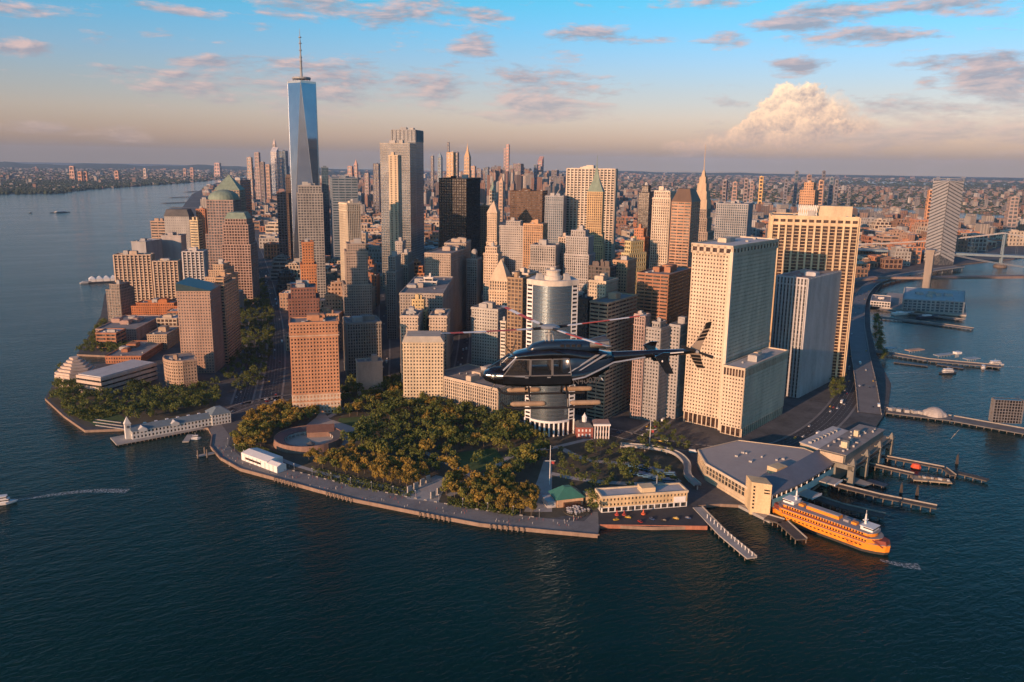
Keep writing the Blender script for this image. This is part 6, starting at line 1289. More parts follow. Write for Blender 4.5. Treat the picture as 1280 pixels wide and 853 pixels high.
# ------------------------------------------------------------------ trees
def leaf_mat(key, c0, c1, c2):
    def fn(N):
        g = N.n('ShaderNodeNewGeometry'); oi = N.n('ShaderNodeObjectInfo')
        f = N.m('ADD', N.m('MULTIPLY', g.outputs['Random Per Island'], .55), N.m('MULTIPLY', oi.outputs['Random'], .45))
        c = N.ramp(f, [(.1, c0), (.5, c1), (.9, c2)])
        d = N.n('ShaderNodeBsdfPrincipled', i_Base_Color=c, i_Roughness=.75, i_Specular_IOR_Level=.2)
        t = N.n('ShaderNodeBsdfTranslucent', i_Color=c)
        out(N, N.n('ShaderNodeMixShader', i_0=.3, i_1=d.outputs[0], i_2=t.outputs[0]))
    return mat(key, fn)
LEAF = {'amber': leaf_mat('amber_leaves', (.20, .155, .034), (.31, .215, .045), (.41, .265, .055)), 'olive': leaf_mat('olive_leaves', (.125, .145, .032), (.21, .205, .044), (.31, .25, .055)),
        'green': leaf_mat('dark_green_leaves', (.055, .085, .022), (.10, .13, .032), (.165, .17, .042)), 'orange': leaf_mat('orange_leaves', (.28, .14, .02), (.38, .19, .025), (.46, .23, .035))}
M_BARK = paint('bark', (.12, .095, .07), .9, .3, .6)
def crown_mesh(seed, n, rx, rz, base):
    rr = random.Random(seed); mb = MB()
    lobes = [(rr.uniform(-.65, .65), rr.uniform(-.65, .65), rr.uniform(-.6, .85), rr.uniform(.28, .55)) for _ in range(11)]+[(0, 0, .1, .7)]
    for i in range(n):
        lx, ly, lz, lr = rr.choice(lobes)
        u = Vector((rr.gauss(0, 1), rr.gauss(0, 1), rr.gauss(0, 1))).normalized(); q = lr*(rr.random()**.45)
        c = Vector(((lx+u.x*q)*rx, (ly+u.y*q)*rx, base+rz+(lz*.7+u.z*q*.9)*rz))
        s = rr.uniform(.45, 1.05); nrm = (u*.7+Vector((rr.gauss(0, .5), rr.gauss(0, .5), rr.gauss(.25, .5)))).normalized()
        a = nrm.orthogonal().normalized(); b = nrm.cross(a); ph = rr.uniform(0, 6.3); a, b = a*cos(ph)+b*sin(ph), b*cos(ph)-a*sin(ph)
        mb.face([c-a*s, c-b*s*.75+nrm*.12*s, c+a*s, c+b*s*.75-nrm*.1*s])
    return mb
def trunk_mesh(seed, h, r):
    rr = random.Random(seed); mb = MB(); mb.tube((0, 0, 0), (0, 0, h*.55), r, r*.7, 7); tip = Vector((0, 0, h*.5))
    for k in range(5):
        a = k*2*pi/5+rr.uniform(-.4, .4); e = tip+Vector((cos(a)*h*.24, sin(a)*h*.24, h*rr.uniform(.2, .36))); mb.tube(tip-Vector((0, 0, h*.1)), e, r*.5, r*.15, 5)
    mb.tube((0, 0, h*.5), (0, 0, h*.85), r*.6, r*.15, 5); return mb
PROTO = []
for i in range(7):
    H = 11+i*.6; cr = crown_mesh(100+i, 520, 4.6+.25*i, 4.2+.2*i, 3.2); tr = trunk_mesh(200+i, H, .32)
    me = []
    for mbx, nm in ((cr, 'crown'), (tr, 'trunk')):
        q = bpy.data.meshes.new(nm); q.from_pydata(mbx.v, [], mbx.f); me.append(q)
    PROTO.append(me)
CROWNS = {}
def crown_for(i, colr):
    if (i, colr) not in CROWNS:
        q = PROTO[i][0].copy(); q.materials.clear(); q.materials.append(LEAF[colr]); CROWNS[(i, colr)] = q
    return CROWNS[(i, colr)]
for p_ in PROTO: p_[1].materials.append(M_BARK)
TREE_N = [0]; EXTRA = MB()
EXTRA_M = ['green']
def tree(x, y, s, colr, label, group, z=LAND):
    i = rnd.randrange(7)
    if TREE_N[0] >= 300:
        v0 = PROTO[i][0]; co = np.array([v.co[:] for v in v0.vertices][:640]); a = rnd.uniform(0, 6.3)
        P = np.stack([x+s*(co[:, 0]*cos(a)-co[:, 1]*sin(a)), y+s*(co[:, 0]*sin(a)+co[:, 1]*cos(a)), z+s*co[:, 2]], 1)
        b = len(EXTRA.v); EXTRA.v += [tuple(q) for q in P]; nf = len(P)//4
        EXTRA.f += [tuple(range(b+4*k, b+4*k+4)) for k in range(nf)]; EXTRA.mi += [0]*nf; return
    TREE_N[0] += 1
    r = thing('tree', label, 'tree', (x, y, z), group); r.rotation_euler = (0, 0, rnd.uniform(0, 6.3)); r.scale = (s, s, s*rnd.uniform(.9, 1.12))
    for me, nm in ((crown_for(i, colr), 'crown'), (PROTO[i][1], 'trunk')):
        o = bpy.data.objects.new(nm, me); COL.objects.link(o); o.parent = r
TREES = []
def grove(pix, sp, mix, s0, s1, label, group, zc=6.0, avoid=()):
    poly = Gp(pix, zc); xs = [p[0] for p in poly]; ys = [p[1] for p in poly]; rr = random.Random(int(sum(xs))); got = []
    for _ in range(6000):
        x, y = rr.uniform(min(xs), max(xs)), rr.uniform(min(ys), max(ys))
        if not inside((x, y), poly) or any(inside((x, y), a) for a in avoid): continue
        if any((x-a)**2+(y-b)**2 < sp*sp for a, b in TREES+got): continue
        got.append((x, y)); c = rr.choices([m_[0] for m_ in mix], [m_[1] for m_ in mix])[0]
        nm = {'amber': 'amber leaved', 'olive': 'olive leaved', 'green': 'dark green', 'orange': 'bright orange leaved'}[c]
        px_, py_ = proj(x, y, zc); u_ = (px_-min(q[0] for q in pix))/(max(q[0] for q in pix)-min(q[0] for q in pix)+1e-6); v_ = (py_-min(q[1] for q in pix))/(max(q[1] for q in pix)-min(q[1] for q in pix)+1e-6)
        tree(x, y, rr.uniform(s0, s1), c, nm+' '+label+', '+('front' if v_ > .5 else 'rear')+' '+('left' if u_ < .33 else 'middle' if u_ < .67 else 'right'), nm+' '+group)
    TREES.extend(got)
CLINTON = G(386, 551, 4)
AV = [circle(CLINTON, 41, 20), Gp([(424, 523), (466, 520), (470, 534), (440, 540), (420, 532)]), Gp([(372, 540), (395, 522), (402, 512), (412, 524), (455, 538), (450, 548), (436, 556)]), Gp([(572, 566), (618, 560), (630, 574), (600, 590), (572, 584)]), Gp([(500, 618), (545, 594), (565, 594), (552, 630), (510, 626)]), Gp([(675, 640), (680, 570), (695, 570), (695, 640)]), Gp([(560, 540), (600, 535), (615, 548), (570, 553)]), Gp([(640, 560), (668, 553), (676, 575), (645, 580)])]+PATHS
PK = 'park trees on the point'
grove([(640, 606), (650, 640), (668, 640), (672, 612)], 8, [('amber', 1)], .8, 1.0, 'tree of the waterfront grove left of the green roofed restaurant', PK, avoid=AV)
grove([(382, 572), (440, 570), (520, 585), (548, 600), (512, 612), (470, 603), (420, 590)], 7.2, [('amber', 5), ('olive', 1)], .8, 1.05, 'tree in the waterfront row below the round fort', PK, avoid=AV)
grove([(548, 598), (600, 590), (640, 604), (668, 616), (664, 640), (610, 634), (560, 620)], 7.2, [('amber', 4), ('olive', 1)], .85, 1.1, 'tree in the waterfront row right of the white slabs', PK, avoid=AV)
grove([(290, 548), (318, 518), (365, 506), (400, 505), (395, 520), (365, 532), (335, 545), (332, 558), (300, 560)], 7.4, [('amber', 4), ('olive', 2)], .85, 1.1, 'tree in the grove left of the round fort', PK, avoid=AV)
grove([(395, 500), (440, 480), (500, 478), (560, 484), (610, 500), (650, 530), (690, 556), (680, 572), (640, 600), (560, 596), (520, 580), (450, 568), (430, 556), (460, 540), (420, 520)], 8.2, [('green', 3), ('olive', 6), ('amber', 3)], .8, 1.5, 'tree in the thick middle of the park', PK, avoid=AV)
grove([(770, 588), (785, 572), (800, 590), (786, 606)], 9, [('orange', 1)], 1.0, 1.15, 'tree, the brightest in the playground corner', 'bright playground trees')
grove([(734, 622), (740, 618), (748, 624), (746, 640), (736, 640)], 12, [('orange', 1)], .95, 1.0, 'tree standing alone at the left end of the long cream pier building', 'bright lone tree')
grove([(700, 562), (760, 556), (800, 570), (850, 600), (810, 610), (720, 612), (702, 600)], 10, [('olive', 3), ('green', 3), ('orange', 1)], .6, 1.0, 'tree in the playground between lawns and bus yard', PK, avoid=AV)
grove([(66, 500), (78, 466), (96, 466), (100, 490), (150, 498), (170, 480), (200, 492), (270, 482), (272, 505), (210, 520), (170, 524), (120, 518), (90, 522)], 8, [('green', 3), ('olive', 4)], .9, 1.25, 'tree around the hexagonal museum', 'trees of the riverside park')
grove([(98, 440), (128, 402), (134, 405), (124, 425), (170, 432), (168, 442)], 7.5, [('green', 5), ('olive', 1)], .7, 1.0, 'tree on the wooded river bank', 'trees of the river bank')
grove([(276, 470), (300, 420), (305, 350), (330, 350), (342, 400), (340, 440), (326, 480), (300, 490)], 8.5, [('green', 1)], .75, 1.1, 'tree in the shaded highway median', 'trees along the shaded highway')
grove([(798, 548), (830, 530), (850, 548), (866, 560), (840, 566), (805, 560)], 9, [('green', 3), ('olive', 2)], .6, .9, 'tree on the plaza by the curved footbridge', 'trees of the plaza')
grove([(1040, 480), (1052, 470), (1055, 490), (1040, 500)], 9, [('green', 1)], .8, 1.0, 'tree at the foot of the golden piered tower', 'trees at the tower foot')
grove([(1092, 395), (1098, 395), (1104, 425), (1110, 445), (1102, 450), (1094, 425)], 10, [('green', 1)], .8, 1.0, 'tree on the esplanade by the piers', 'trees on the esplanade')
grove([(300, 345), (318, 345), (312, 310), (302, 300)], 14, [('green', 1)], .9, 1.2, 'tree far up the shaded highway', 'trees along the shaded highway')
if EXTRA.f:
    e = EXTRA.build('park_tree_mass', LEAF['green']); e['kind'] = 'stuff'; e['label'] = 'remaining dark trees of the streets and parks'
print('trees', TREE_N)
# shrubs and hedges of the park floor (ground cover)
def shrubs():
    rr = random.Random(3); mb = MB()
    for pix in ([(390, 585), (470, 603), (520, 614), (515, 622), (450, 612), (395, 596)], [(560, 622), (650, 638), (645, 646), (560, 632)], [(80, 515), (110, 528), (150, 518), (130, 510)], [(290, 556), (330, 560), (350, 570), (330, 575), (300, 566)]):
        poly = Gp(pix); xs = [p[0] for p in poly]; ys = [p[1] for p in poly]
        for _ in range(1600):
            x, y = rr.uniform(min(xs), max(xs)), rr.uniform(min(ys), max(ys))
            if inside((x, y), poly):
                for _k in range(3):
                    c = Vector((x+rr.uniform(-1, 1), y+rr.uniform(-1, 1), LAND+rr.uniform(.2, 1.3))); a = Vector((rr.gauss(0, 1), rr.gauss(0, 1), rr.gauss(0, 1))).normalized()*.7; b = a.orthogonal().normalized()*.6
                    mb.face([c-a, c-b, c+a, c+b])
    o = mb.build('shrubbery', LEAF['green']); o['kind'] = 'stuff'; o['label'] = 'low dark shrubs along the waterfront beds'
shrubs()
# ------------------------------------------------------------------ round sandstone fort
def fort():
    c = CLINTON; r = thing('round_fort', 'low round red sandstone fort with dark ring roof and open court', 'fort', (c[0], c[1], LAND)); Ro, Ri, n = 33.0, 23.0, 40
    ms = paint('red_sandstone', (.25, .155, .115), .9, .3, .2)
    g0, g1 = radians(330), radians(330)
    w = MB(); w.loft([[(c[0]+R*cos(2*pi*k/n), c[1]+R*sin(2*pi*k/n), z) for k in range(n)] for R, z in ((Ro, LAND), (Ro-.6, LAND+6.8), (Ro-1.6, LAND+6.8), (Ro-1.6, LAND+6))], False); w.build('wall', ms, r)
    f = MB(); f.loft([[(c[0]+R*cos(2*pi*k/n), c[1]+R*sin(2*pi*k/n), z) for k in range(n)] for R, z in ((Ro-1.6, LAND+6.2), (Ri, LAND+4.2), (Ri, LAND+3.7), (Ro-1.6, LAND+5))], False); f.build('ring_roof', paint('slate_ring_roof', (.055, .065, .075), .55, .2, .2), r)
    b = MB(); b.loft([[(c[0]+(Ri+4)*cos(2*pi*k/n), c[1]+(Ri+4)*sin(2*pi*k/n), z) for k in range(n)] for z in (LAND, LAND+4.5)], False); b.build('inner_wall', M_WHITE, r)
    q = MB()
    for k in range(30): q.box((c[0]+(Ri+.4)*cos(2*pi*k/30), c[1]+(Ri+.4)*sin(2*pi*k/30), LAND+1.85), (.5, .5, 3.7), 2*pi*k/30)
    q.build('arcade_post', M_WHITE, r, kind='stuff')
    a = MB(); a.prism(circle(c, Ri+4, n), LAND, LAND+.06); a.build('court', paint('court_sand', (.42, .37, .31), .9, .15, .1), r)
    v = Vector((cos(radians(75)), sin(radians(75))))
    h = MB()
    hc = (c[0]+v.x*24+10, c[1]+v.y*22-6); rz = radians(-18)
    h.box((hc[0], hc[1], LAND+2.6), (26, 11, 5.2), rz); h.build('gatehouse', ms, r)
    hr = MB(); ux, uy = cos(rz), sin(rz)
    def L(x, y, z): return (hc[0]+x*ux-y*uy, hc[1]+x*uy+y*ux, z)
    hr.quads([L(-13.4, -6.4, LAND+5), L(13.4, -6.4, LAND+5), L(13.4, 4, LAND+10), L(-13.4, 4, LAND+10), L(-13.4, 6, LAND+5.2), L(13.4, 6, LAND+5.2)], [(0, 1, 2, 3), (3, 2, 5, 4), (0, 3, 4), (1, 5, 2)]); hr.build('gatehouse_roof', paint('brown_roof_tile', (.15, .08, .06), .8, .2, .3), r)
    k = MB(); k.taper(circle((c[0]-2, c[1]-14), 4.5, 8), LAND+3, circle((c[0]-2, c[1]-14), .3, 8), LAND+5.6); k.prism(circle((c[0]-2, c[1]-14), 3.6, 8), LAND, LAND+3); k.build('ticket_kiosk', paint('kiosk_roof', (.09, .095, .10), .7), r)
fort()
# ------------------------------------------------------------------ white event tent on the promenade
def tent():
    a, b = Vector(G(302, 575, LAND)), Vector(G(347, 592, LAND)); d = (b-a).normalized(); n = Vector((-d.y, d.x)); L = (b-a).length; c = (a+b)/2
    r = thing('white_pavilion', 'white flat tent pavilion on the promenade edge', 'tent', (c.x, c.y, LAND)); W = 17
    for nm, t0, t1, w0, w1, h in (('tent_hall', 0, .72, 0, 1, 7.0), ('tent_annex', .72, 1.0, 0, .55, 6.0)):
        m_ = MB(); P = lambda t, w, z: (*(a+d*L*t+n*W*w), z)
        m_.quads([P(t0, w0, LAND), P(t1, w0, LAND), P(t1, w1, LAND), P(t0, w1, LAND), P(t0, w0, LAND+h), P(t1, w0, LAND+h), P(t1, w1, LAND+h), P(t0, w1, LAND+h), P(t0, (w0+w1)/2, LAND+h+1.6), P(t1, (w0+w1)/2, LAND+h+1.6)], [(0, 1, 5, 4), (1, 2, 6, 9, 5), (2, 3, 7, 6), (3, 0, 4, 8, 7), (4, 5, 9, 8), (8, 9, 6, 7)])
        m_.build(nm, paint('tent_canvas', (.78, .75, .70), .6, .06, .2), r)
    wn = MB(); wn.quads([(*(a+d*L*t-n*.06), z) for t, z in ((.12, LAND+2), (.55, LAND+2), (.55, LAND+4), (.12, LAND+4))], [(0, 1, 2, 3)]); wn.build('window_strip', GL['brown'], r)
    pm = MB()
    for t in np.linspace(0, 1, 10): pm.tube((*(a+d*L*t-n*.3), LAND), (*(a+d*L*t-n*.3), LAND+6), .15, n=4)
    pm.build('tent_pole', M_STEEL, r, kind='stuff')
tent()
# ------------------------------------------------------------------ memorial slabs, promenade pilings, bollards, poles
nm_ = ['nearest the trees', 'second from the trees', 'third from the trees', 'the last toward the lawn']
for k, (px, py) in enumerate(((512, 616), (520, 612), (528, 607), (535, 603))):
    p = G(px, py); m_ = MB(); m_.box((p[0], p[1], LAND+3), (4.6, 1.2, 6), radians(20)); m_.box((p[0], p[1], LAND+.2), (5.4, 2, .4), radians(20)); tag(m_.build('memorial_slab', M_CONC, org=(p[0], p[1], LAND)), 'pale stone memorial slab of the back row, '+nm_[k], 'memorial', 'memorial slabs')
for k, (px, py) in enumerate(((541, 623), (549, 618), (556, 612))):
    p = G(px, py); m_ = MB(); m_.box((p[0], p[1], LAND+3), (4.6, 1.2, 6), radians(20)); m_.box((p[0], p[1], LAND+.2), (5.4, 2, .4), radians(20)); tag(m_.build('memorial_slab', M_CONC, org=(p[0], p[1], LAND)), 'pale stone memorial slab of the front row, '+('left one', 'middle one', 'right one')[k], 'memorial', 'memorial slabs')
sw = [p for p in Gp(prom)]
cp = MB()
for p, d in along(sw, 6): cp.box((p.x, p.y, LAND+.35), (6.1, 1.1, .7), atan2(d.y, d.x))
tag(cp.build('seawall_coping', M_WALLS), 'long granite coping and parapet of the waterfront promenade', 'wall')
MP = paint('timber_pile', (.19, .15, .115), .9, .3, .5)
proto = None
for i, (p, d) in enumerate(along(sw[4:], 4.2)):
    q = p+Vector((d.y, -d.x))*1.8
    if (i//7) % 5 not in (0, 2): continue
    if proto is None:
        m_ = MB(); m_.tube((0, 0, -2), (0, 0, 3.4), .5, .45, 7); m_.tube((0, 0, 3.4), (0, 0, 3.6), .6, n=7); proto = m_.build('mooring_pile', MP, org=(0, 0, 0)); o = proto
    else: o = proto.copy(); COL.objects.link(o)
    o.location = (q.x, q.y, 0); tag(o, 'timber mooring pile standing against the promenade seawall', 'pile', 'piles along the seawall')
bench = None
inn = [Vector(p) for p in Gp(inner[3:9])]
for i, (p, d) in enumerate(along(inn, 9)):
    q = p+Vector((d.y, -d.x))*2.0
    if bench is None:
        r = thing('park_bench', 'pale park bench facing the water on the promenade', 'bench', (0, 0, LAND+.02), 'benches along the promenade', 1e-9)
        m_ = MB(); m_.box((0, 0, .45), (2.6, .6, .1)); m_.build('seat', M_CONC, r); m_ = MB(); m_.box((0, .3, .8), (2.6, .1, .5)); m_.build('backrest', M_CONC, r)
        for s in (-1, 1): m_ = MB(); m_.box((s*1.1, 0, .2), (.12, .5, .4)); m_.build('leg', M_STEEL, r)
        bench = r; r.location = (q.x, q.y, LAND+.02); r.rotation_euler = (0, 0, atan2(d.y, d.x))
    else: dup(bench, (q.x, q.y, LAND+.02), atan2(d.y, d.x))
def flagpole(px, y0, y1, label):
    x, y = G(px, y0); D = hypot(x-CAM[0], y-CAM[1]); z = CAM[2]+ray(px, y1)[2]*D/hypot(*ray(px, y1)[:2])
    r = thing('flagpole', label, 'flagpole', (x, y, LAND)); m_ = MB(); m_.tube((x, y, LAND), (x, y, z), .42, .2, 8); m_.build('pole', M_WHITE, r)
    h = LAND+(z-LAND)*.62; m_ = MB(); m_.tube((x-4, y+2, h), (x+4, y-2, h), .2, n=5); m_.build('yardarm', M_WHITE, r); m_ = MB(); m_.lathe((x, y, z-.1), [(.05, 0), (.45, .4), (.05, .8)], 8); m_.build('finial', M_WHITE, r)
    fl = MB(); fl.quads([(x+1, y-.5, h-.3), (x+3.2, y-1.6, h-.6), (x+3.1, y-1.5, h-3), (x+1.1, y-.6, h-2.6)], [(0, 1, 2, 3)]); fl.build('flag', paint('flag_cloth', (.40, .06, .05), .8, .3, .6), r)
flagpole(687, 606, 558, 'tall white mast flagpole in the park path axis')
flagpole(812, 556, 526, 'white mast flagpole with crossarm on the plaza by the footbridge')
# ------------------------------------------------------------------ park restaurant with green roof
def restaurant():
    p = G(708, 628); r = thing('park_restaurant', 'small brick restaurant with a green hipped roof at the water edge', 'restaurant', (p[0], p[1], LAND)); rz = radians(-12)
    m_ = MB(); m_.box((p[0], p[1], LAND+3.5), (22, 17, 7), rz); m_.build('wall', wall((.50, .34, .22)), r)
    q = [(p[0]+a*cos(rz)-b*sin(rz), p[1]+a*sin(rz)+b*cos(rz)) for a, b in ((-12.5, -10), (12.5, -10), (12.5, 10), (-12.5, 10))]
    m_ = MB(); m_.taper(q, LAND+6.8, scale_poly(q, .22), LAND+14); m_.build('roof', paint('green_metal_roof', (.045, .16, .12), .5, .15, .4), r)
    m_ = MB(); m_.box((p[0]-15, p[1]+3, LAND+2.6), (7, 14, 5.2), rz); m_.build('side_wing', M_ROOFL, r)
    m_ = MB(); m_.box((p[0]+17, p[1]-7, LAND+4), (8, 7, 8), rz); m_.build('brick_annex', wall((.56, .42, .25)), r)
    m_ = MB(); m_.box((p[0]-1, p[1]-9.5, LAND+2), (14, 4, 4), rz); m_.build('bay_window', GL['brown'], r)
    m_ = MB(); m_.prism(circle((p[0]-2, p[1]-18), 11, 20), LAND, LAND+.5); m_.build('terrace', M_EARTH, r)
    rr = random.Random(9); tb = None
    for k in range(26):
        x, y = p[0]-2+rr.uniform(-9, 9), p[1]-19+rr.uniform(-6, 6)
        if tb is None:
            tb = thing('cafe_table', 'white cafe table with parasol on the restaurant terrace', 'table', (x, y, LAND+.5), 'terrace tables', 1e-9)
            m_ = MB(); m_.lathe((0, 0, .7), [(.9, 0), (.9, .08)], 8); m_.build('tabletop', M_WHITE, tb); m_ = MB(); m_.tube((0, 0, 0), (0, 0, 2.6), .06, n=5); m_.build('pole', M_STEEL, tb); m_ = MB(); m_.taper(circle((0, 0), 1.4, 8), 2.1, circle((0, 0), .05, 8), 2.8); m_.build('parasol', paint('parasol_cloth', (.45, .42, .40), .8, .3, 1), tb)
        else: dup(tb, (x, y, LAND+.5), 0)
restaurant()
# ------------------------------------------------------------------ hexagonal stepped museum and its wing
def museum():
    c = G(104, 484); r = thing('stepped_museum', 'hexagonal museum with a stepped pale roof of six tiers and a striped wing', 'museum', (c[0], c[1], LAND)); ms = wall((.50, .41, .34))
    x0 = c[0]-6; y0 = c[1]+22
    m_ = MB(); m_.prism(circle((x0, y0), 23, 6, .2), LAND, LAND+14); m_.build('hexagonal_hall', ms, r)
    for k in range(6):
        m_ = MB(); R = 21.5-k*3.4; z = LAND+14+k*3.1; m_.prism(circle((x0, y0), R, 6, .2), z, z+1.3); m_.prism(circle((x0, y0), R+1.0, 6, .2), z+1.3, z+3.1, True, True); m_.build('roof_tier', ms, r)
    a, b = Vector(G(97, 492)), Vector(G(128, 497)); d = (b-a).normalized(); n = Vector((-d.y, d.x)); L = (b-a).length
    for k in range(4):
        m_ = MB(); z = LAND+2+k*5.6; q = [a, b, b+n*82, a+n*82]; m_.prism([tuple(p) for p in q], z, z+3.4, True, True); m_.build('floor_band', ms, r)
        m_ = MB(); q = inset([tuple(p) for p in q], -1.2); m_.prism(q, z+3.4 if k < 3 else z, z+5.6 if k < 3 else z+.1, False); m_.build('window_band', GL['black'], r)
    m_ = MB(); m_.prism([tuple(p) for p in inset([tuple(a), tuple(b), tuple(b+n*82), tuple(a+n*82)], -2)], LAND+22.2, LAND+23.2); m_.build('wing_roof', M_ROOFL, r)
    take([tuple(a), tuple(b), tuple(b+n*82), tuple(a+n*82)], LAND+24, 1060)
museum()
# small park pavilion, steps
p = G(158, 512); r = thing('park_pavilion', 'small brick pavilion with a tilted red roof in the riverside park', 'pavilion', (p[0], p[1], LAND))
m_ = MB(); m_.box((p[0], p[1], LAND+2.5), (14, 10, 5), .3); m_.build('wall', wall((.25, .12, .09)), r)
m_ = MB(); m_.quads([(p[0]-8, p[1]-6, LAND+5), (p[0]+8, p[1]-3, LAND+6), (p[0]+8, p[1]+7, LAND+8), (p[0]-8, p[1]+5, LAND+5.2), (p[0]-8, p[1]-6, LAND+5.4), (p[0]+8, p[1]-3, LAND+6.4), (p[0]+8, p[1]+7, LAND+8.4), (p[0]-8, p[1]+5, LAND+5.6)], [(4, 5, 6, 7), (3, 2, 1, 0), (0, 1, 5, 4), (1, 2, 6, 5), (2, 3, 7, 6), (3, 0, 4, 7)]); m_.build('roof', paint('terracotta_roof', (.30, .12, .08), .8, .2, .3), r)
for k, py in enumerate((524, 528, 532)):
    a, b = Vector(G(114+k*3, py)), Vector(G(152+k*2, py+5)); d = b-a; m_ = MB(); m_.box(((a.x+b.x)/2, (a.y+b.y)/2, LAND+.35), (d.length, 1.6, .7), atan2(d.y, d.x)); tag(m_.build('seating_step', M_CONC), 'long pale stone seating step of the riverside park, '+('upper', 'middle', 'lower')[k], 'step', 'seating steps')
# ------------------------------------------------------------------ helicopter (local axes: x forward, y port, z up; z = 0 under the skids)
def helicopter():
    D = 38.0; hub = CAM+ray(688, 411)*(D/np.dot(ray(688, 411), FW)); va = atan2(FW[0], FW[1])+radians(2.6)
    head = -(va)+pi                     # nose to the left of the picture
    r = thing('helicopter', 'glossy black helicopter with red banded rotor blades hovering before the towers', 'helicopter', (float(hub[0]), float(hub[1]), float(hub[2])-3.25), None, head-radians(-7.0)); r.rotation_euler[1] = radians(0.8)
    MBK = mat('glossy_black_paint', lambda N: out(N, N.n('ShaderNodeBsdfPrincipled', i_Base_Color=N.ramp(N.n('ShaderNodeTexNoise', i_Vector=N.n('ShaderNodeTexCoord').outputs['Object'], i_Scale=3.0, i_Detail=4.0).outputs[0], [(.3, (.006, .006, .007)), (.7, (.011, .011, .013))]), i_Roughness=.16, i_Specular_IOR_Level=.6, i_Coat_Weight=1.0, i_Coat_Roughness=.04)))
    MBL = paint('navy_gloss_panel', (.014, .03, .06), .22, .2, 2, spec=.6); MSI = paint('silver_stripe', (.42, .42, .43), .3, .1, 2, metal=.5)
    MGL = mat('cabin_glass', lambda N: out(N, N.n('ShaderNodeMixShader', i_0=.48, i_1=N.n('ShaderNodeBsdfTransparent', i_Color=(.78, .80, .82, 1)).outputs[0], i_2=N.n('ShaderNodeBsdfPrincipled', i_Base_Color=(.012, .013, .015, 1), i_Roughness=.04, i_Specular_IOR_Level=.8).outputs[0])))
    MFL = paint('tan_float_fabric', (.30, .215, .145), .85, .3, 3); MRD = paint('rotor_red', (.55, .09, .05), .5, .15, 2); MIN = paint('cabin_interior', (.22, .18, .15), .8); MTN = paint('fin_tan', (.27, .215, .165), .6, .15, 2)
    def sec(x, zl, zh, w, e=2.6, n=20):
        o = []
        for k in range(n):
            a = 2*pi*k/n; c_, s_ = cos(a), sin(a)
            o.append((x, w*abs(c_)**(2/e)*(1 if c_ >= 0 else -1), (zl+zh)/2+(zh-zl)/2*abs(s_)**(2/e)*(1 if s_ >= 0 else -1)))
        return o
    def sub(nm, mb, m_, parent=r, smooth=False): return mb.build(nm, m_, parent, org=(0, 0, 0), smooth=smooth)
    # lower shell: nose, belly and rear body; the cabin sides above the sill are doors and glass
    belly = [(3.14, 1.02, 1.12, .06), (3.0, .86, 1.32, .36), (2.6, .70, 1.46, .58), (2.0, .60, 1.5, .68), (1.0, .55, 1.5, .74), (0, .55, 1.5, .75), (-.9, .56, 1.5, .74), (-1.6, .68, 1.5, .66), (-2.2, .90, 1.6, .52), (-2.8, 1.25, 1.72, .34)]
    m_ = MB(); m_.loft([sec(*b) for b in belly]); sub('fuselage', m_, MBK, smooth=True)
    roof = [(1.95, 1.92, 2.0, .40), (1.5, 1.88, 2.2, .58), (.8, 1.86, 2.36, .68), (0, 1.86, 2.44, .70), (-.8, 1.82, 2.42, .68), (-1.6, 1.6, 2.3, .60), (-2.3, 1.62, 2.2, .48), (-2.9, 1.72, 2.14, .32)]
    m_ = MB(); m_.loft([sec(*b) for b in roof]); sub('cabin_roof', m_, MBK, smooth=True)
    rear = [(-.55, 1.0, 2.25, .735), (-1.2, .95, 2.25, .70), (-1.9, 1.05, 2.2, .58), (-2.6, 1.32, 2.12, .40), (-3.0, 1.55, 2.06, .30)]
    m_ = MB(); m_.loft([sec(*b) for b in rear]); sub('rear_body', m_, MBL, smooth=True)
    cowl = [(1.05, 2.2, 2.34, .30), (.75, 2.2, 2.56, .40), (.2, 2.2, 2.70, .44), (-.8, 2.2, 2.72, .44), (-1.7, 2.15, 2.68, .40), (-2.3, 2.1, 2.55, .30)]
    m_ = MB(); m_.loft([sec(*b) for b in cowl]); sub('engine_cowling', m_, MBL, smooth=True)
    for s in (-1, 1):
        g = MB()
        for k in range(4): g.box((-.55-k*.26, s*.445, 2.52), (.17, .03, .12))
        sub('cooling_grille', g, M_BLACK)
        e = MB(); e.tube((-1.9, s*.25, 2.5), (-2.75, s*.52, 2.62), .17, .19, 12); sub('exhaust_stack', e, paint('burnt_exhaust', (.20, .19, .18), .35, .2, 4, metal=.8))
        t = MB()
        pth = [(2.95, .37*s, 1.18), (2.2, .66*s, 1.2), (1.2, .735*s, 1.16)]
        for a, b in zip(pth[:-1], pth[1:]): t.tube(a, b, .035, n=6)
        sub('side_stripe', t, MSI)
        t = MB(); ln = [(-1.0, .745*s, .98), (-1.6, .68*s, 1.08), (-2.3, .52*s, 1.36), (-3.0, .33*s, 1.66), (-4.5, .225*s, 1.86)]
        for a, b in zip(ln[:-1], ln[1:]): t.tube(a, b, .045, n=6)
        sub('belly_stripe', t, MSI)
        for k in range(2):
            t = MB(); a = Vector((-.75-k*.55, .742*s, 1.55)); t.quads([(-.9-k*.5, .745*s, 1.32+.1*k), (-.78-k*.5, .745*s, 1.30+.1*k), (-2.1-k*.35, .56*s, 2.1), (-2.3-k*.35, .53*s, 2.1)], [(0, 1, 2, 3), (3, 2, 1, 0)]); sub('swoosh_stripe', t, MSI)
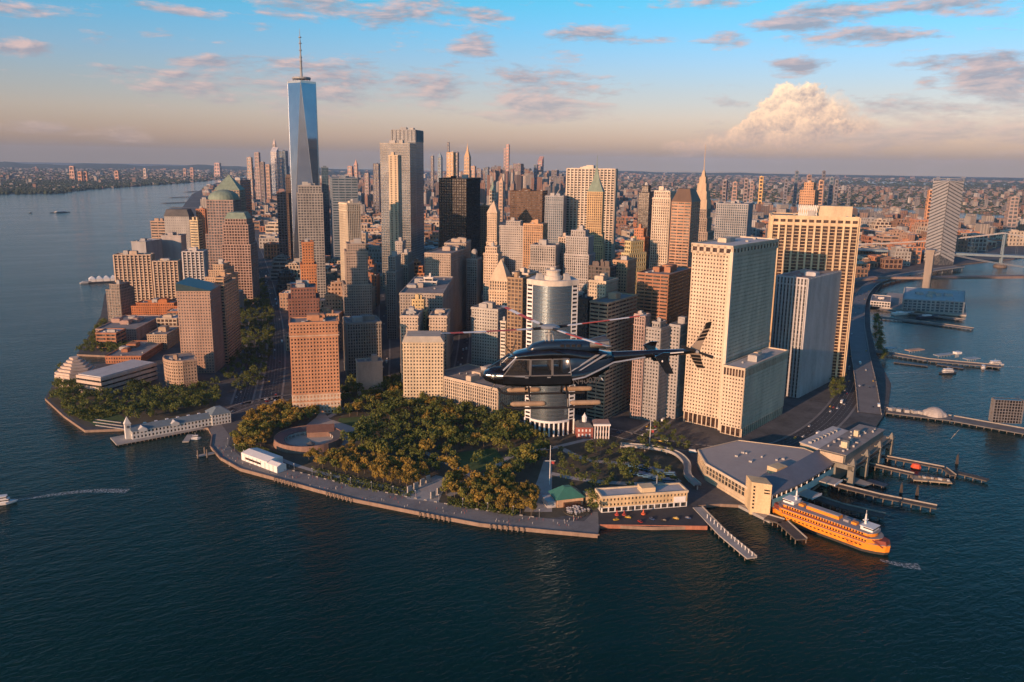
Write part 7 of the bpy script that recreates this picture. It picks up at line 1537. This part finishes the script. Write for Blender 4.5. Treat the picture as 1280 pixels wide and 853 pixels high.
    # windscreen halves, cabin glazing
    for s in (-1, 1):
        w = MB(); w.quads([(2.86, .04*s, 1.42), (2.55, .52*s, 1.42), (2.2, .67*s, 1.46), (1.62, .58*s, 2.02), (1.78, .34*s, 2.05), (1.86, .04*s, 2.06)], [(0, 1, 4, 5), (1, 2, 3, 4)] if s > 0 else [(5, 4, 1, 0), (4, 3, 2, 1)]); sub('windscreen', w, MGL)
        for a, b, nm in ((((2.2, .675*s, 1.46)), ((1.6, .60*s, 2.02)), 'windscreen_pillar'), ((2.86, 0, 1.43), (1.86, 0, 2.07), 'windscreen_pillar')):
            if nm and (a[1] != 0 or s > 0): t = MB(); t.tube(a, b, .04, n=6); sub(nm, t, MSI if a[1] != 0 else MBK)
        # front door, rear door, baggage window: frames and panes
        for x0, x1, xt0, xt1, nm in ((2.18, .98, 1.6, .95, 'front_door'), (.93, -.05, .9, -.05, 'rear_door'), (-.10, -.95, -.10, -.85, 'aft_window')):
            b = lambda x: (.735 if x < 1.3 else .735-(x-1.3)*.075)
            q = [(x0, b(x0)*s, 1.2), (x1, b(x1)*s, 1.2), (xt1, .66*s, 1.95), (xt0, (.66 if xt0 < 1.2 else .59)*s, 1.95)]
            p = MB(); o = [(v[0], v[1]+.012*s, v[2]) for v in q]; p.quads(o, [(0, 1, 2, 3) if s < 0 else (3, 2, 1, 0)]); d_ = sub(nm, p, MGL)
            f = MB()
            for a, c in zip(q, q[1:]+q[:1]): f.tube((a[0], a[1]+.02*s, a[2]), (c[0], c[1]+.02*s, c[2]), .03, n=5)
            sub('frame', f, paint('grey_door_frame', (.13, .13, .135), .35, .2, 3), d_)
            if nm != 'aft_window':
                h = MB(); h.box((x1+.14, (b(x1)+.04)*s, 1.12), (.16, .03, .04)); sub('handle', h, MSI, d_)
        lw = MB(); lw.quads([(2.2, .665*s, .82), (.98, .752*s, .78), (-.95, .75*s, .78), (-.95, .752*s, 1.18), (.98, .76*s, 1.18), (2.2, .68*s, 1.18)], [(0, 1, 4, 5), (1, 2, 3, 4)] if s < 0 else [(5, 4, 1, 0), (4, 3, 2, 1)]); sub('lower_door_panel', lw, MBK)
    fl = MB(); fl.box((.4, 0, 1.12), (3.2, 1.2, .06)); fl.box((-.7, 0, 1.5), (.08, 1.25, .85)); sub('cabin_floor', fl, MIN)
    for x in (1.25, .2, -.35):
        for s in (-1, 1): st = MB(); st.box((x, s*.32, 1.3), (.45, .46, .16)); st.box((x-.24, s*.32, 1.6), (.1, .44, .6)); sub('seat', st, MIN)
    pn = MB(); pn.box((2.12, 0, 1.4), (.22, .7, .35)); sub('instrument_panel', pn, M_BLACK)
    # tail boom, stabiliser, fin, tail rotor
    m_ = MB(); m_.loft([[(x, r_*cos(2*pi*k/14), zc+r_*sin(2*pi*k/14)) for k in range(14)] for x, zc, r_ in ((-2.5, 1.86, .30), (-3.2, 1.88, .235), (-5, 1.98, .18), (-6.9, 2.07, .125))]); sub('tail_boom', m_, MBK, smooth=True)
    t = MB(); t.tube((-5.7, .17, 2.02), (-6.35, .145, 2.05), .03, n=5); sub('boom_marking', t, M_WHITE)
    st = MB(); st.quads([(-4.85, -1.18, 1.97), (-5.35, -1.18, 1.97), (-5.35, 1.18, 1.97), (-4.85, 1.18, 1.97), (-4.85, -1.18, 2.03), (-5.35, -1.18, 2.0), (-5.35, 1.18, 2.0), (-4.85, 1.18, 2.03)], [(0, 1, 2, 3), (7, 6, 5, 4), (0, 4, 5, 1), (2, 6, 7, 3), (0, 3, 7, 4), (1, 5, 6, 2)]); sub('stabiliser', st, MBK)
    for s in (-1, 1):
        f = MB(); q = [(-4.72, 1.2*s, 2.12), (-5.1, 1.2*s, 2.30), (-5.42, 1.2*s, 2.30), (-5.32, 1.2*s, 1.95), (-5.62, 1.22*s, 1.30), (-5.26, 1.22*s, 1.30)]; V = [(a, b-.025, c) for a, b, c in q]+[(a, b+.025, c) for a, b, c in q]
        f.quads(V, [(0, 1, 2, 3), (0, 3, 4, 5), (9, 8, 7, 6), (11, 10, 9, 6)]+[(i, i+6, (i+1) % 6+6, (i+1) % 6) for i in range(6)]); e_ = sub('end_fin', f, MBK)
        l = MB(); l.lathe((-5.06, 1.24*s, 1.9), [(.01, -.05), (.05, 0), (.01, .05)], 8); sub('position_light', l, paint('light_lens', (.8, .75, .7), .2), e_)
    fo = [(-6.62, 2.12), (-6.9, 2.42), (-7.22, 2.98), (-7.42, 3.32), (-7.66, 3.36), (-7.50, 2.95), (-7.30, 2.50), (-7.16, 2.06), (-7.24, 1.66), (-7.42, 1.22), (-7.10, 1.22), (-6.82, 1.66)]
    f = MB(); n = len(fo); V = [(a, -.05, b) for a, b in fo]+[(a, .05, b) for a, b in fo]; up = [(0, 1, 6, 7), (1, 2, 5, 6), (2, 3, 4, 5), (0, 7, 8, 11), (11, 8, 9, 10)]
    f.quads(V, [tuple(reversed(u)) for u in up]+[tuple(i+n for i in u) for u in up]+[(i, (i+1) % n, (i+1) % n+n, i+n) for i in range(n)]); fin = sub('vertical_fin', f, MTN)
    for s in (-1, 1):
        for k, z in enumerate((3.26, 2.98, 2.80, 2.62, 1.86, 1.70, 1.54, 1.36)):
            def xe(zq, side):
                L_ = [(2.12, -6.62), (2.42, -6.9), (2.98, -7.22), (3.32, -7.42)] if zq >= 2.12 else [(1.22, -7.10), (1.66, -6.82), (2.12, -6.62)]
                T_ = [(2.06, -7.16), (2.5, -7.30), (2.95, -7.5), (3.36, -7.66)] if zq >= 2.06 else [(1.22, -7.42), (1.66, -7.24), (2.06, -7.16)]
                P_ = L_ if side == 0 else T_; return float(np.interp(zq, [a for a, b in P_], [b for a, b in P_]))
            h = .065 if k else .15; d2 = .06 if z > 2 else -.06; b_ = MB(); q = [(xe(z-h, 0), .056*s, z-h), (xe(z-h+d2, 1), .056*s, z-h+d2), (xe(z+h+d2, 1), .056*s, z+h+d2), (xe(z+h, 0), .056*s, z+h)]; b_.quads(q, [(0, 1, 2, 3), (3, 2, 1, 0)]); sub('fin_stripe', b_, M_BLACK, fin)
    tr = MB(); tr.tube((-6.95, .05, 2.1), (-6.95, .34, 2.1), .07, n=8); hubo = sub('tail_rotor', tr, M_STEEL)
    for k in range(2):
        a = radians(200)+k*pi; b_ = MB(); u = Vector((cos(a), 0, sin(a))); w = Vector((-u.z, 0, u.x)); c0 = Vector((-6.95, .32, 2.1)); V = [c0+u*.1-w*.05, c0+u*.82-w*.08, c0+u*.82+w*.08, c0+u*.1+w*.05]; V = V+[v+Vector((0, .03, 0)) for v in V]; b_.quads(V, [(0, 1, 2, 3), (7, 6, 5, 4), (0, 4, 5, 1), (1, 5, 6, 2), (2, 6, 7, 3)]); sub('blade', b_, M_BLACK, hubo)
    # main rotor at rest
    ms = MB(); ms.tube((0, 0, 2.6), (0, 0, 3.35), .085, .075, 10); ms.tube((-.2, 0, 2.65), (-.14, 0, 3.05), .03, n=5); ms.tube((.2, .1, 2.65), (.14, .08, 3.05), .03, n=5); ms.tube((.05, -.2, 2.65), (.04, -.14, 3.05), .03, n=5); ms.lathe((0, 0, 3.0), [(.05, 0), (.22, .02), (.22, .07), (.05, .1)], 14); sub('rotor_mast', ms, M_STEEL)
    hb = MB(); hb.lathe((0, 0, 3.22), [(.1, 0), (.42, .05), (.5, .11), (.34, .19), (.05, .22)], 18); hub_o = sub('rotor_hub', hb, M_STEEL)
    for k in range(4):
        a = radians(200+90*k); u = Vector((cos(a), sin(a), 0)); w = Vector((-u.y, u.x, 0)); root = MB(); root.tube(Vector((0, 0, 3.3))+u*.3, Vector((0, 0, 3.31))+u*.95, .075, .06, 8); bl = sub('rotor_blade', root, M_BLACK)
        for t0, t1, m2, nm in ((.9, 1.7, M_WHITE, 'white_band'), (1.7, 3.2, MRD, 'red_band'), (3.2, 4.3, M_WHITE, 'white_band'), (4.3, 4.9, MRD, 'red_band'), (4.9, 5.3, M_STEEL, 'blade_tip')):
            b_ = MB(); V = []
            for t in (t0, t1):
                z = 3.31+t*.012+.004*t*t
                for y_, h_ in ((-.09, 0), (-.02, .028), (.18, 0), (-.02, -.02)): V.append(u*t+w*y_+Vector((0, 0, z+h_)))
            b_.quads(V, [(0, 1, 5, 4), (1, 2, 6, 5), (2, 3, 7, 6), (3, 0, 4, 7), (3, 2, 1, 0), (4, 5, 6, 7)]); sub(nm, b_, m2, bl)
    # skids, cross tubes, floats
    for s in (-1, 1):
        k = MB(); pth = [(2.35, 1.18*s, .12), (2.1, 1.18*s, -.14), (1.7, 1.18*s, -.21), (-1.9, 1.18*s, -.21)]
        for a, b in zip(pth[:-1], pth[1:]): k.tube(a, b, .055, n=8)
        sk = sub('skid', k, M_BLACK)
        for x0, x1, r_ in ((1.9, .25, .12), (-.85, -2.3, .12)):
            f = MB(); f.loft([[(x, 1.18*s+q*cos(2*pi*i/12)*r_, .0+q*sin(2*pi*i/12)*r_) for i in range(12)] for x, q in ((x0, .4), (x0-.12, .95), (x0-.2, 1), (x1+.2, 1), (x1+.1, .95), (x1, .4))]); sub('float_bag', f, MFL, sk, True)
            for x in (x0-.35, x1+.35): c = MB(); c.lathe((x, 1.18*s, .3), [(r_+.015, -.04), (r_+.015, .04)], 12); sub('strap', c, M_BLACK, sk) if False else None
    for x in (1.0, -.75):
        c = MB(); pth = [(x, -1.18, -.2), (x, -1.05, .16), (x, -.55, .58), (x, .55, .58), (x, 1.05, .16), (x, 1.18, -.2)]
        for a, b in zip(pth[:-1], pth[1:]): c.tube(a, b, .05, n=8)
        sub('cross_tube', c, M_BLACK)
    w = MB(); w.tube((1.75, 0, 2.1), (2.1, 0, 2.55), .03, .02, 6); w.tube((1.75, 0, 2.1), (1.55, 0, 2.75), .035, .02, 6); sub('wire_cutter', w, M_BLACK); w = MB(); w.tube((2.5, 0, .7), (2.75, 0, .35), .03, .02, 6); sub('wire_cutter', w, M_BLACK)
    a = MB(); a.tube((-2.35, 0, 1.0), (-2.6, 0, .7), .03, n=6); sub('belly_antenna', a, M_WHITE)
    text('N40077', .42, (-1.02, .715, .74), (pi/2, 0, pi+.16), paint('dull_grey_lettering', (.10, .10, .105), .4), r, 'registration_lettering', .012); q = text('N40077', .42, (-2.5, -.64, .80), (pi/2, 0, -.16), paint('dull_grey_lettering', (.10, .10, .105), .4), r, 'registration_lettering', .012)
    # pilot
    MP_ = paint('dark_clothing', (.03, .03, .04), .8); MS_ = paint('skin_tone', (.38, .22, .15), .6)
    for s in (1, -1):
        p = thing('person', 'pilot in a dark jacket in the near front seat of the helicopter' if s > 0 else 'passenger in dark clothes in the far front seat of the helicopter', 'person', (0, 0, 0), None, 1e-9)
        rt = r.matrix_basis
        b = MB(); b.loft([sec2(x_, z_, wx, wy, s) for x_, z_, wx, wy in ((1.25, 1.38, .15, .2), (1.2, 1.6, .14, .22), (1.18, 1.8, .11, .2), (1.18, 1.86, .06, .07), (1.2, 1.9, .06, .06))]); b.tube((1.3, s*.24, 1.4), (1.75, s*.26, 1.42), .085, .07, 8); b.tube((1.3, s*.42, 1.4), (1.75, s*.42, 1.42), .085, .07, 8); b.tube((1.75, s*.26, 1.42), (1.85, s*.26, 1.16), .065, .05, 8); b.tube((1.75, s*.42, 1.42), (1.85, s*.42, 1.16), .065, .05, 8); b.tube((1.18, s*.53, 1.78), (1.4, s*.56, 1.55), .05, .045, 8); b.tube((1.4, s*.56, 1.55), (1.7, s*.45, 1.52), .045, .035, 8); b.tube((1.18, s*.15, 1.78), (1.4, s*.12, 1.55), .05, .045, 8); b.tube((1.4, s*.12, 1.55), (1.7, s*.2, 1.52), .045, .035, 8)
        bo = b.build('body', MP_, p, org=(0, 0, 0), smooth=True)
        h = MB(); h.lathe((1.22, s*.33, 1.86), [(.05, -.04), (.07, 0), (.085, .06), (.08, .12), (.05, .17), (.005, .185)], 12); h.build('head', MS_, p, org=(0, 0, 0), smooth=True)
        e = MB(); e.lathe((1.2, s*.33, 1.91), [(.098, .0), (.1, .06), (.07, .12), (.01, .145)], 12); e.build('headset', M_BLACK, p, org=(0, 0, 0), smooth=True)
        p.location = r.location; p.rotation_euler = r.rotation_euler
def sec2(x, z, wx, wy, s): return [(x+wx*cos(2*pi*k/10), s*.33+wy*sin(2*pi*k/10), z) for k in range(10)]
helicopter()
# ------------------------------------------------------------------ cars on the streets
def car_proto(colr, kind):
    L, W, H = (4.7, 1.9, 1.5) if kind == 'car' else (7.5, 2.4, 3.1) if kind == 'van' else (12, 2.6, 3.3)
    m_ = MB()
    if kind == 'car':
        m_.cur = 0; m_.loft([[(x, -W/2*w, z0), (x, W/2*w, z0), (x, W/2*w, z1), (x, -W/2*w, z1)] for x, w, z0, z1 in ((-L/2, .85, .4, .8), (-L/2+.3, 1, .25, .95), (L*.2, 1, .25, .92), (L/2-.3, 1, .25, .78), (L/2, .85, .4, .65))])
        m_.cur = 1; m_.taper([(-L*.38, -W*.44), (L*.2, -W*.44), (L*.2, W*.44), (-L*.38, W*.44)], .9, [(-L*.28, -W*.37), (L*.08, -W*.37), (L*.08, W*.37), (-L*.28, W*.37)], H-.05, False)
        m_.cur = 0; m_.prism([(-L*.28, -W*.37), (L*.08, -W*.37), (L*.08, W*.37), (-L*.28, W*.37)], H-.05, H, True)
    else:
        m_.cur = 0; m_.box((-.3, 0, H/2+.35), (L-1.2, W, H-.6)); m_.box((L/2-.7, 0, 1.1), (1.4, W, 1.5)); m_.cur = 1; m_.box((L/2-.85, 0, H*.62), (.8, W*.92, .8)); m_.box((-.3, 0, H*.66), (L-2, W+.06, .7 if kind == 'bus' else .02))
    m_.cur = 2
    for sx in (-.32, .32):
        for sy in (-1, 1): m_.tube((sx*L, sy*W*.36, .34), (sx*L, sy*W*.5, .34), .34, n=8)
    o = m_.build('parked_car', [paint('car_paint_%s' % colr[0], colr[1], .3, .05, 1, spec=.6), GL['black'], M_BLACK], org=(0, 0, 0)); me = o.data; bpy.data.objects.remove(o); return me
CARC = [('white', (.7, .7, .69)), ('black', (.02, .02, .022)), ('silver', (.4, .41, .42)), ('yellow', (.62, .38, .03)), ('red', (.35, .03, .025)), ('blue', (.04, .08, .18))]
CM = {c[0]: car_proto(c, 'car') for c in CARC}; VAN = car_proto(CARC[0], 'van'); BUS = car_proto(('coach_blue', (.10, .22, .36)), 'bus')
def cars():
    rr = random.Random(31); n = 0
    names = ['shaded riverside highway', 'inner lanes of the shaded highway', 'park edge street', 'street behind the park', 'street by the plaza', 'waterfront drive', 'dark canyon street', 'narrow canyon street', 'elevated drive']
    for ri, (pts, w, lanes, z) in enumerate(ROADS):
        step = (26, 26, 22, 18, 14, 22, 24, 24, 30)[ri]; where = names[ri]
        for p, d in along(pts, step):
            D = hypot(p.x-CAM[0], p.y-CAM[1])
            if D > 2100: continue
            for ln in range(lanes):
                if rr.random() > (.17, .15, .3, .38, .38, .26, .3, .3, .22)[ri] or n > 290: continue
                q = p+d*rr.uniform(-6, 6)+Vector((-d.y, d.x))*((ln+.5)/lanes-.5)*w*.94; c = rr.choices([k for k in CM], [5, 5, 4, 3, 1, 1])[0]; van = rr.random() < .1
                o = bpy.data.objects.new('delivery_van' if van else 'car', VAN if van else CM[c]); COL.objects.link(o); o.location = (q.x, q.y, z+.02); o.rotation_euler = (0, 0, atan2(d.y, d.x)+(0 if ln < lanes/2 else pi))
                lb = ('white delivery van driving on the ' if van else c+' car driving on the ')+where; tag(o, lb, 'van' if van else 'car', lb); n += 1
    for k in range(16):
        p = G(793+(k % 8)*6.2, 584+(k//8)*9+(k % 8)*1.5); o = bpy.data.objects.new('coach', BUS); COL.objects.link(o); o.location = (p[0], p[1], LAND+.02); o.rotation_euler = (0, 0, radians(-35)); tag(o, 'blue and white coach parked in the yard by the curved footbridge', 'bus', 'coaches in the bus yard')
    for k in range(7):
        p = G(770+k*15, 650+rr.uniform(-3, 4), LAND+.07); c = rr.choice(list(CM)); o = bpy.data.objects.new('car', CM[c]); COL.objects.link(o); o.location = (p[0], p[1], LAND+.08); o.rotation_euler = (0, 0, rr.uniform(0, 6)); tag(o, c+' car parked on the quay of the cream station', 'car', c+' cars on the station quay')
    print('cars', n)
cars()
# ------------------------------------------------------------------ street lamps along the promenade
lamp2 = None
for p, d in along([Vector(q) for q in Gp(inner[1:9])], 21):
    if lamp2 is None:
        lamp2 = thing('street_lamp', 'slim lamp post along the promenade', 'lamp', (0, 0, LAND), 'promenade lamps', 1e-9); m_ = MB(); m_.tube((0, 0, 0), (0, 0, 6), .14, .08, 6); m_.build('post', M_STEEL, lamp2); m_ = MB(); m_.lathe((0, 0, 6), [(.1, 0), (.45, .2), (.35, .6), (.05, .8)], 8); m_.build('lantern', M_WHITE, lamp2); lamp2.location = (p.x, p.y, LAND)
    else: dup(lamp2, (p.x, p.y, LAND), 0)
# people strolling: too small to pick apart singly
def walkers():
    rr = random.Random(77); mb = MB()
    for _ in range(170):
        t = rr.random(); a = sw[2+int(t*(len(sw)-3))]; b = inner[min(len(inner)-2, 1+int(t*(len(inner)-2)))]; bb = G(*b); u = rr.uniform(.15, .9); x, y = a[0]*(1-u)+bb[0]*u+rr.uniform(-9, 9), a[1]*(1-u)+bb[1]*u+rr.uniform(-3, 3)
        h = rr.uniform(1.55, 1.85); z = LAND+.03; w = .22
        mb.cur = rr.randrange(3)
        mb.loft([[(x+q*cos(k*pi/3), y+q*.7*sin(k*pi/3), z+h*zz) for k in range(6)] for zz, q in ((0, .12), (.45, .19), (.62, .17), (.80, .24), (.85, .08), (.88, .07), (.93, .11), (1, .04))])
    o = mb.build('strolling_crowd', [paint('crowd_dark', (.04, .04, .05), .9), paint('crowd_light', (.5, .47, .43), .9), paint('crowd_red', (.3, .08, .06), .9)]); o['kind'] = 'stuff'; o['label'] = 'tiny crowd of people strolling on the promenade'
walkers()
# ------------------------------------------------------------------ haze: one closed box of even thin air round the whole scene
m_ = MB(); m_.box((0, 0, 285), (62000, 62000, 574))
hz = m_.build('haze', mat('haze_air', lambda N: N.n('ShaderNodeOutputMaterial', i_Volume=N.n('ShaderNodeVolumePrincipled', i_Color=(.44, .67, 1.0, 1), i_Density=2.1e-5, i_Anisotropy=0.1).outputs[0]))); hz['kind'] = 'stuff'; hz['label'] = 'thin evening haze over the whole city'
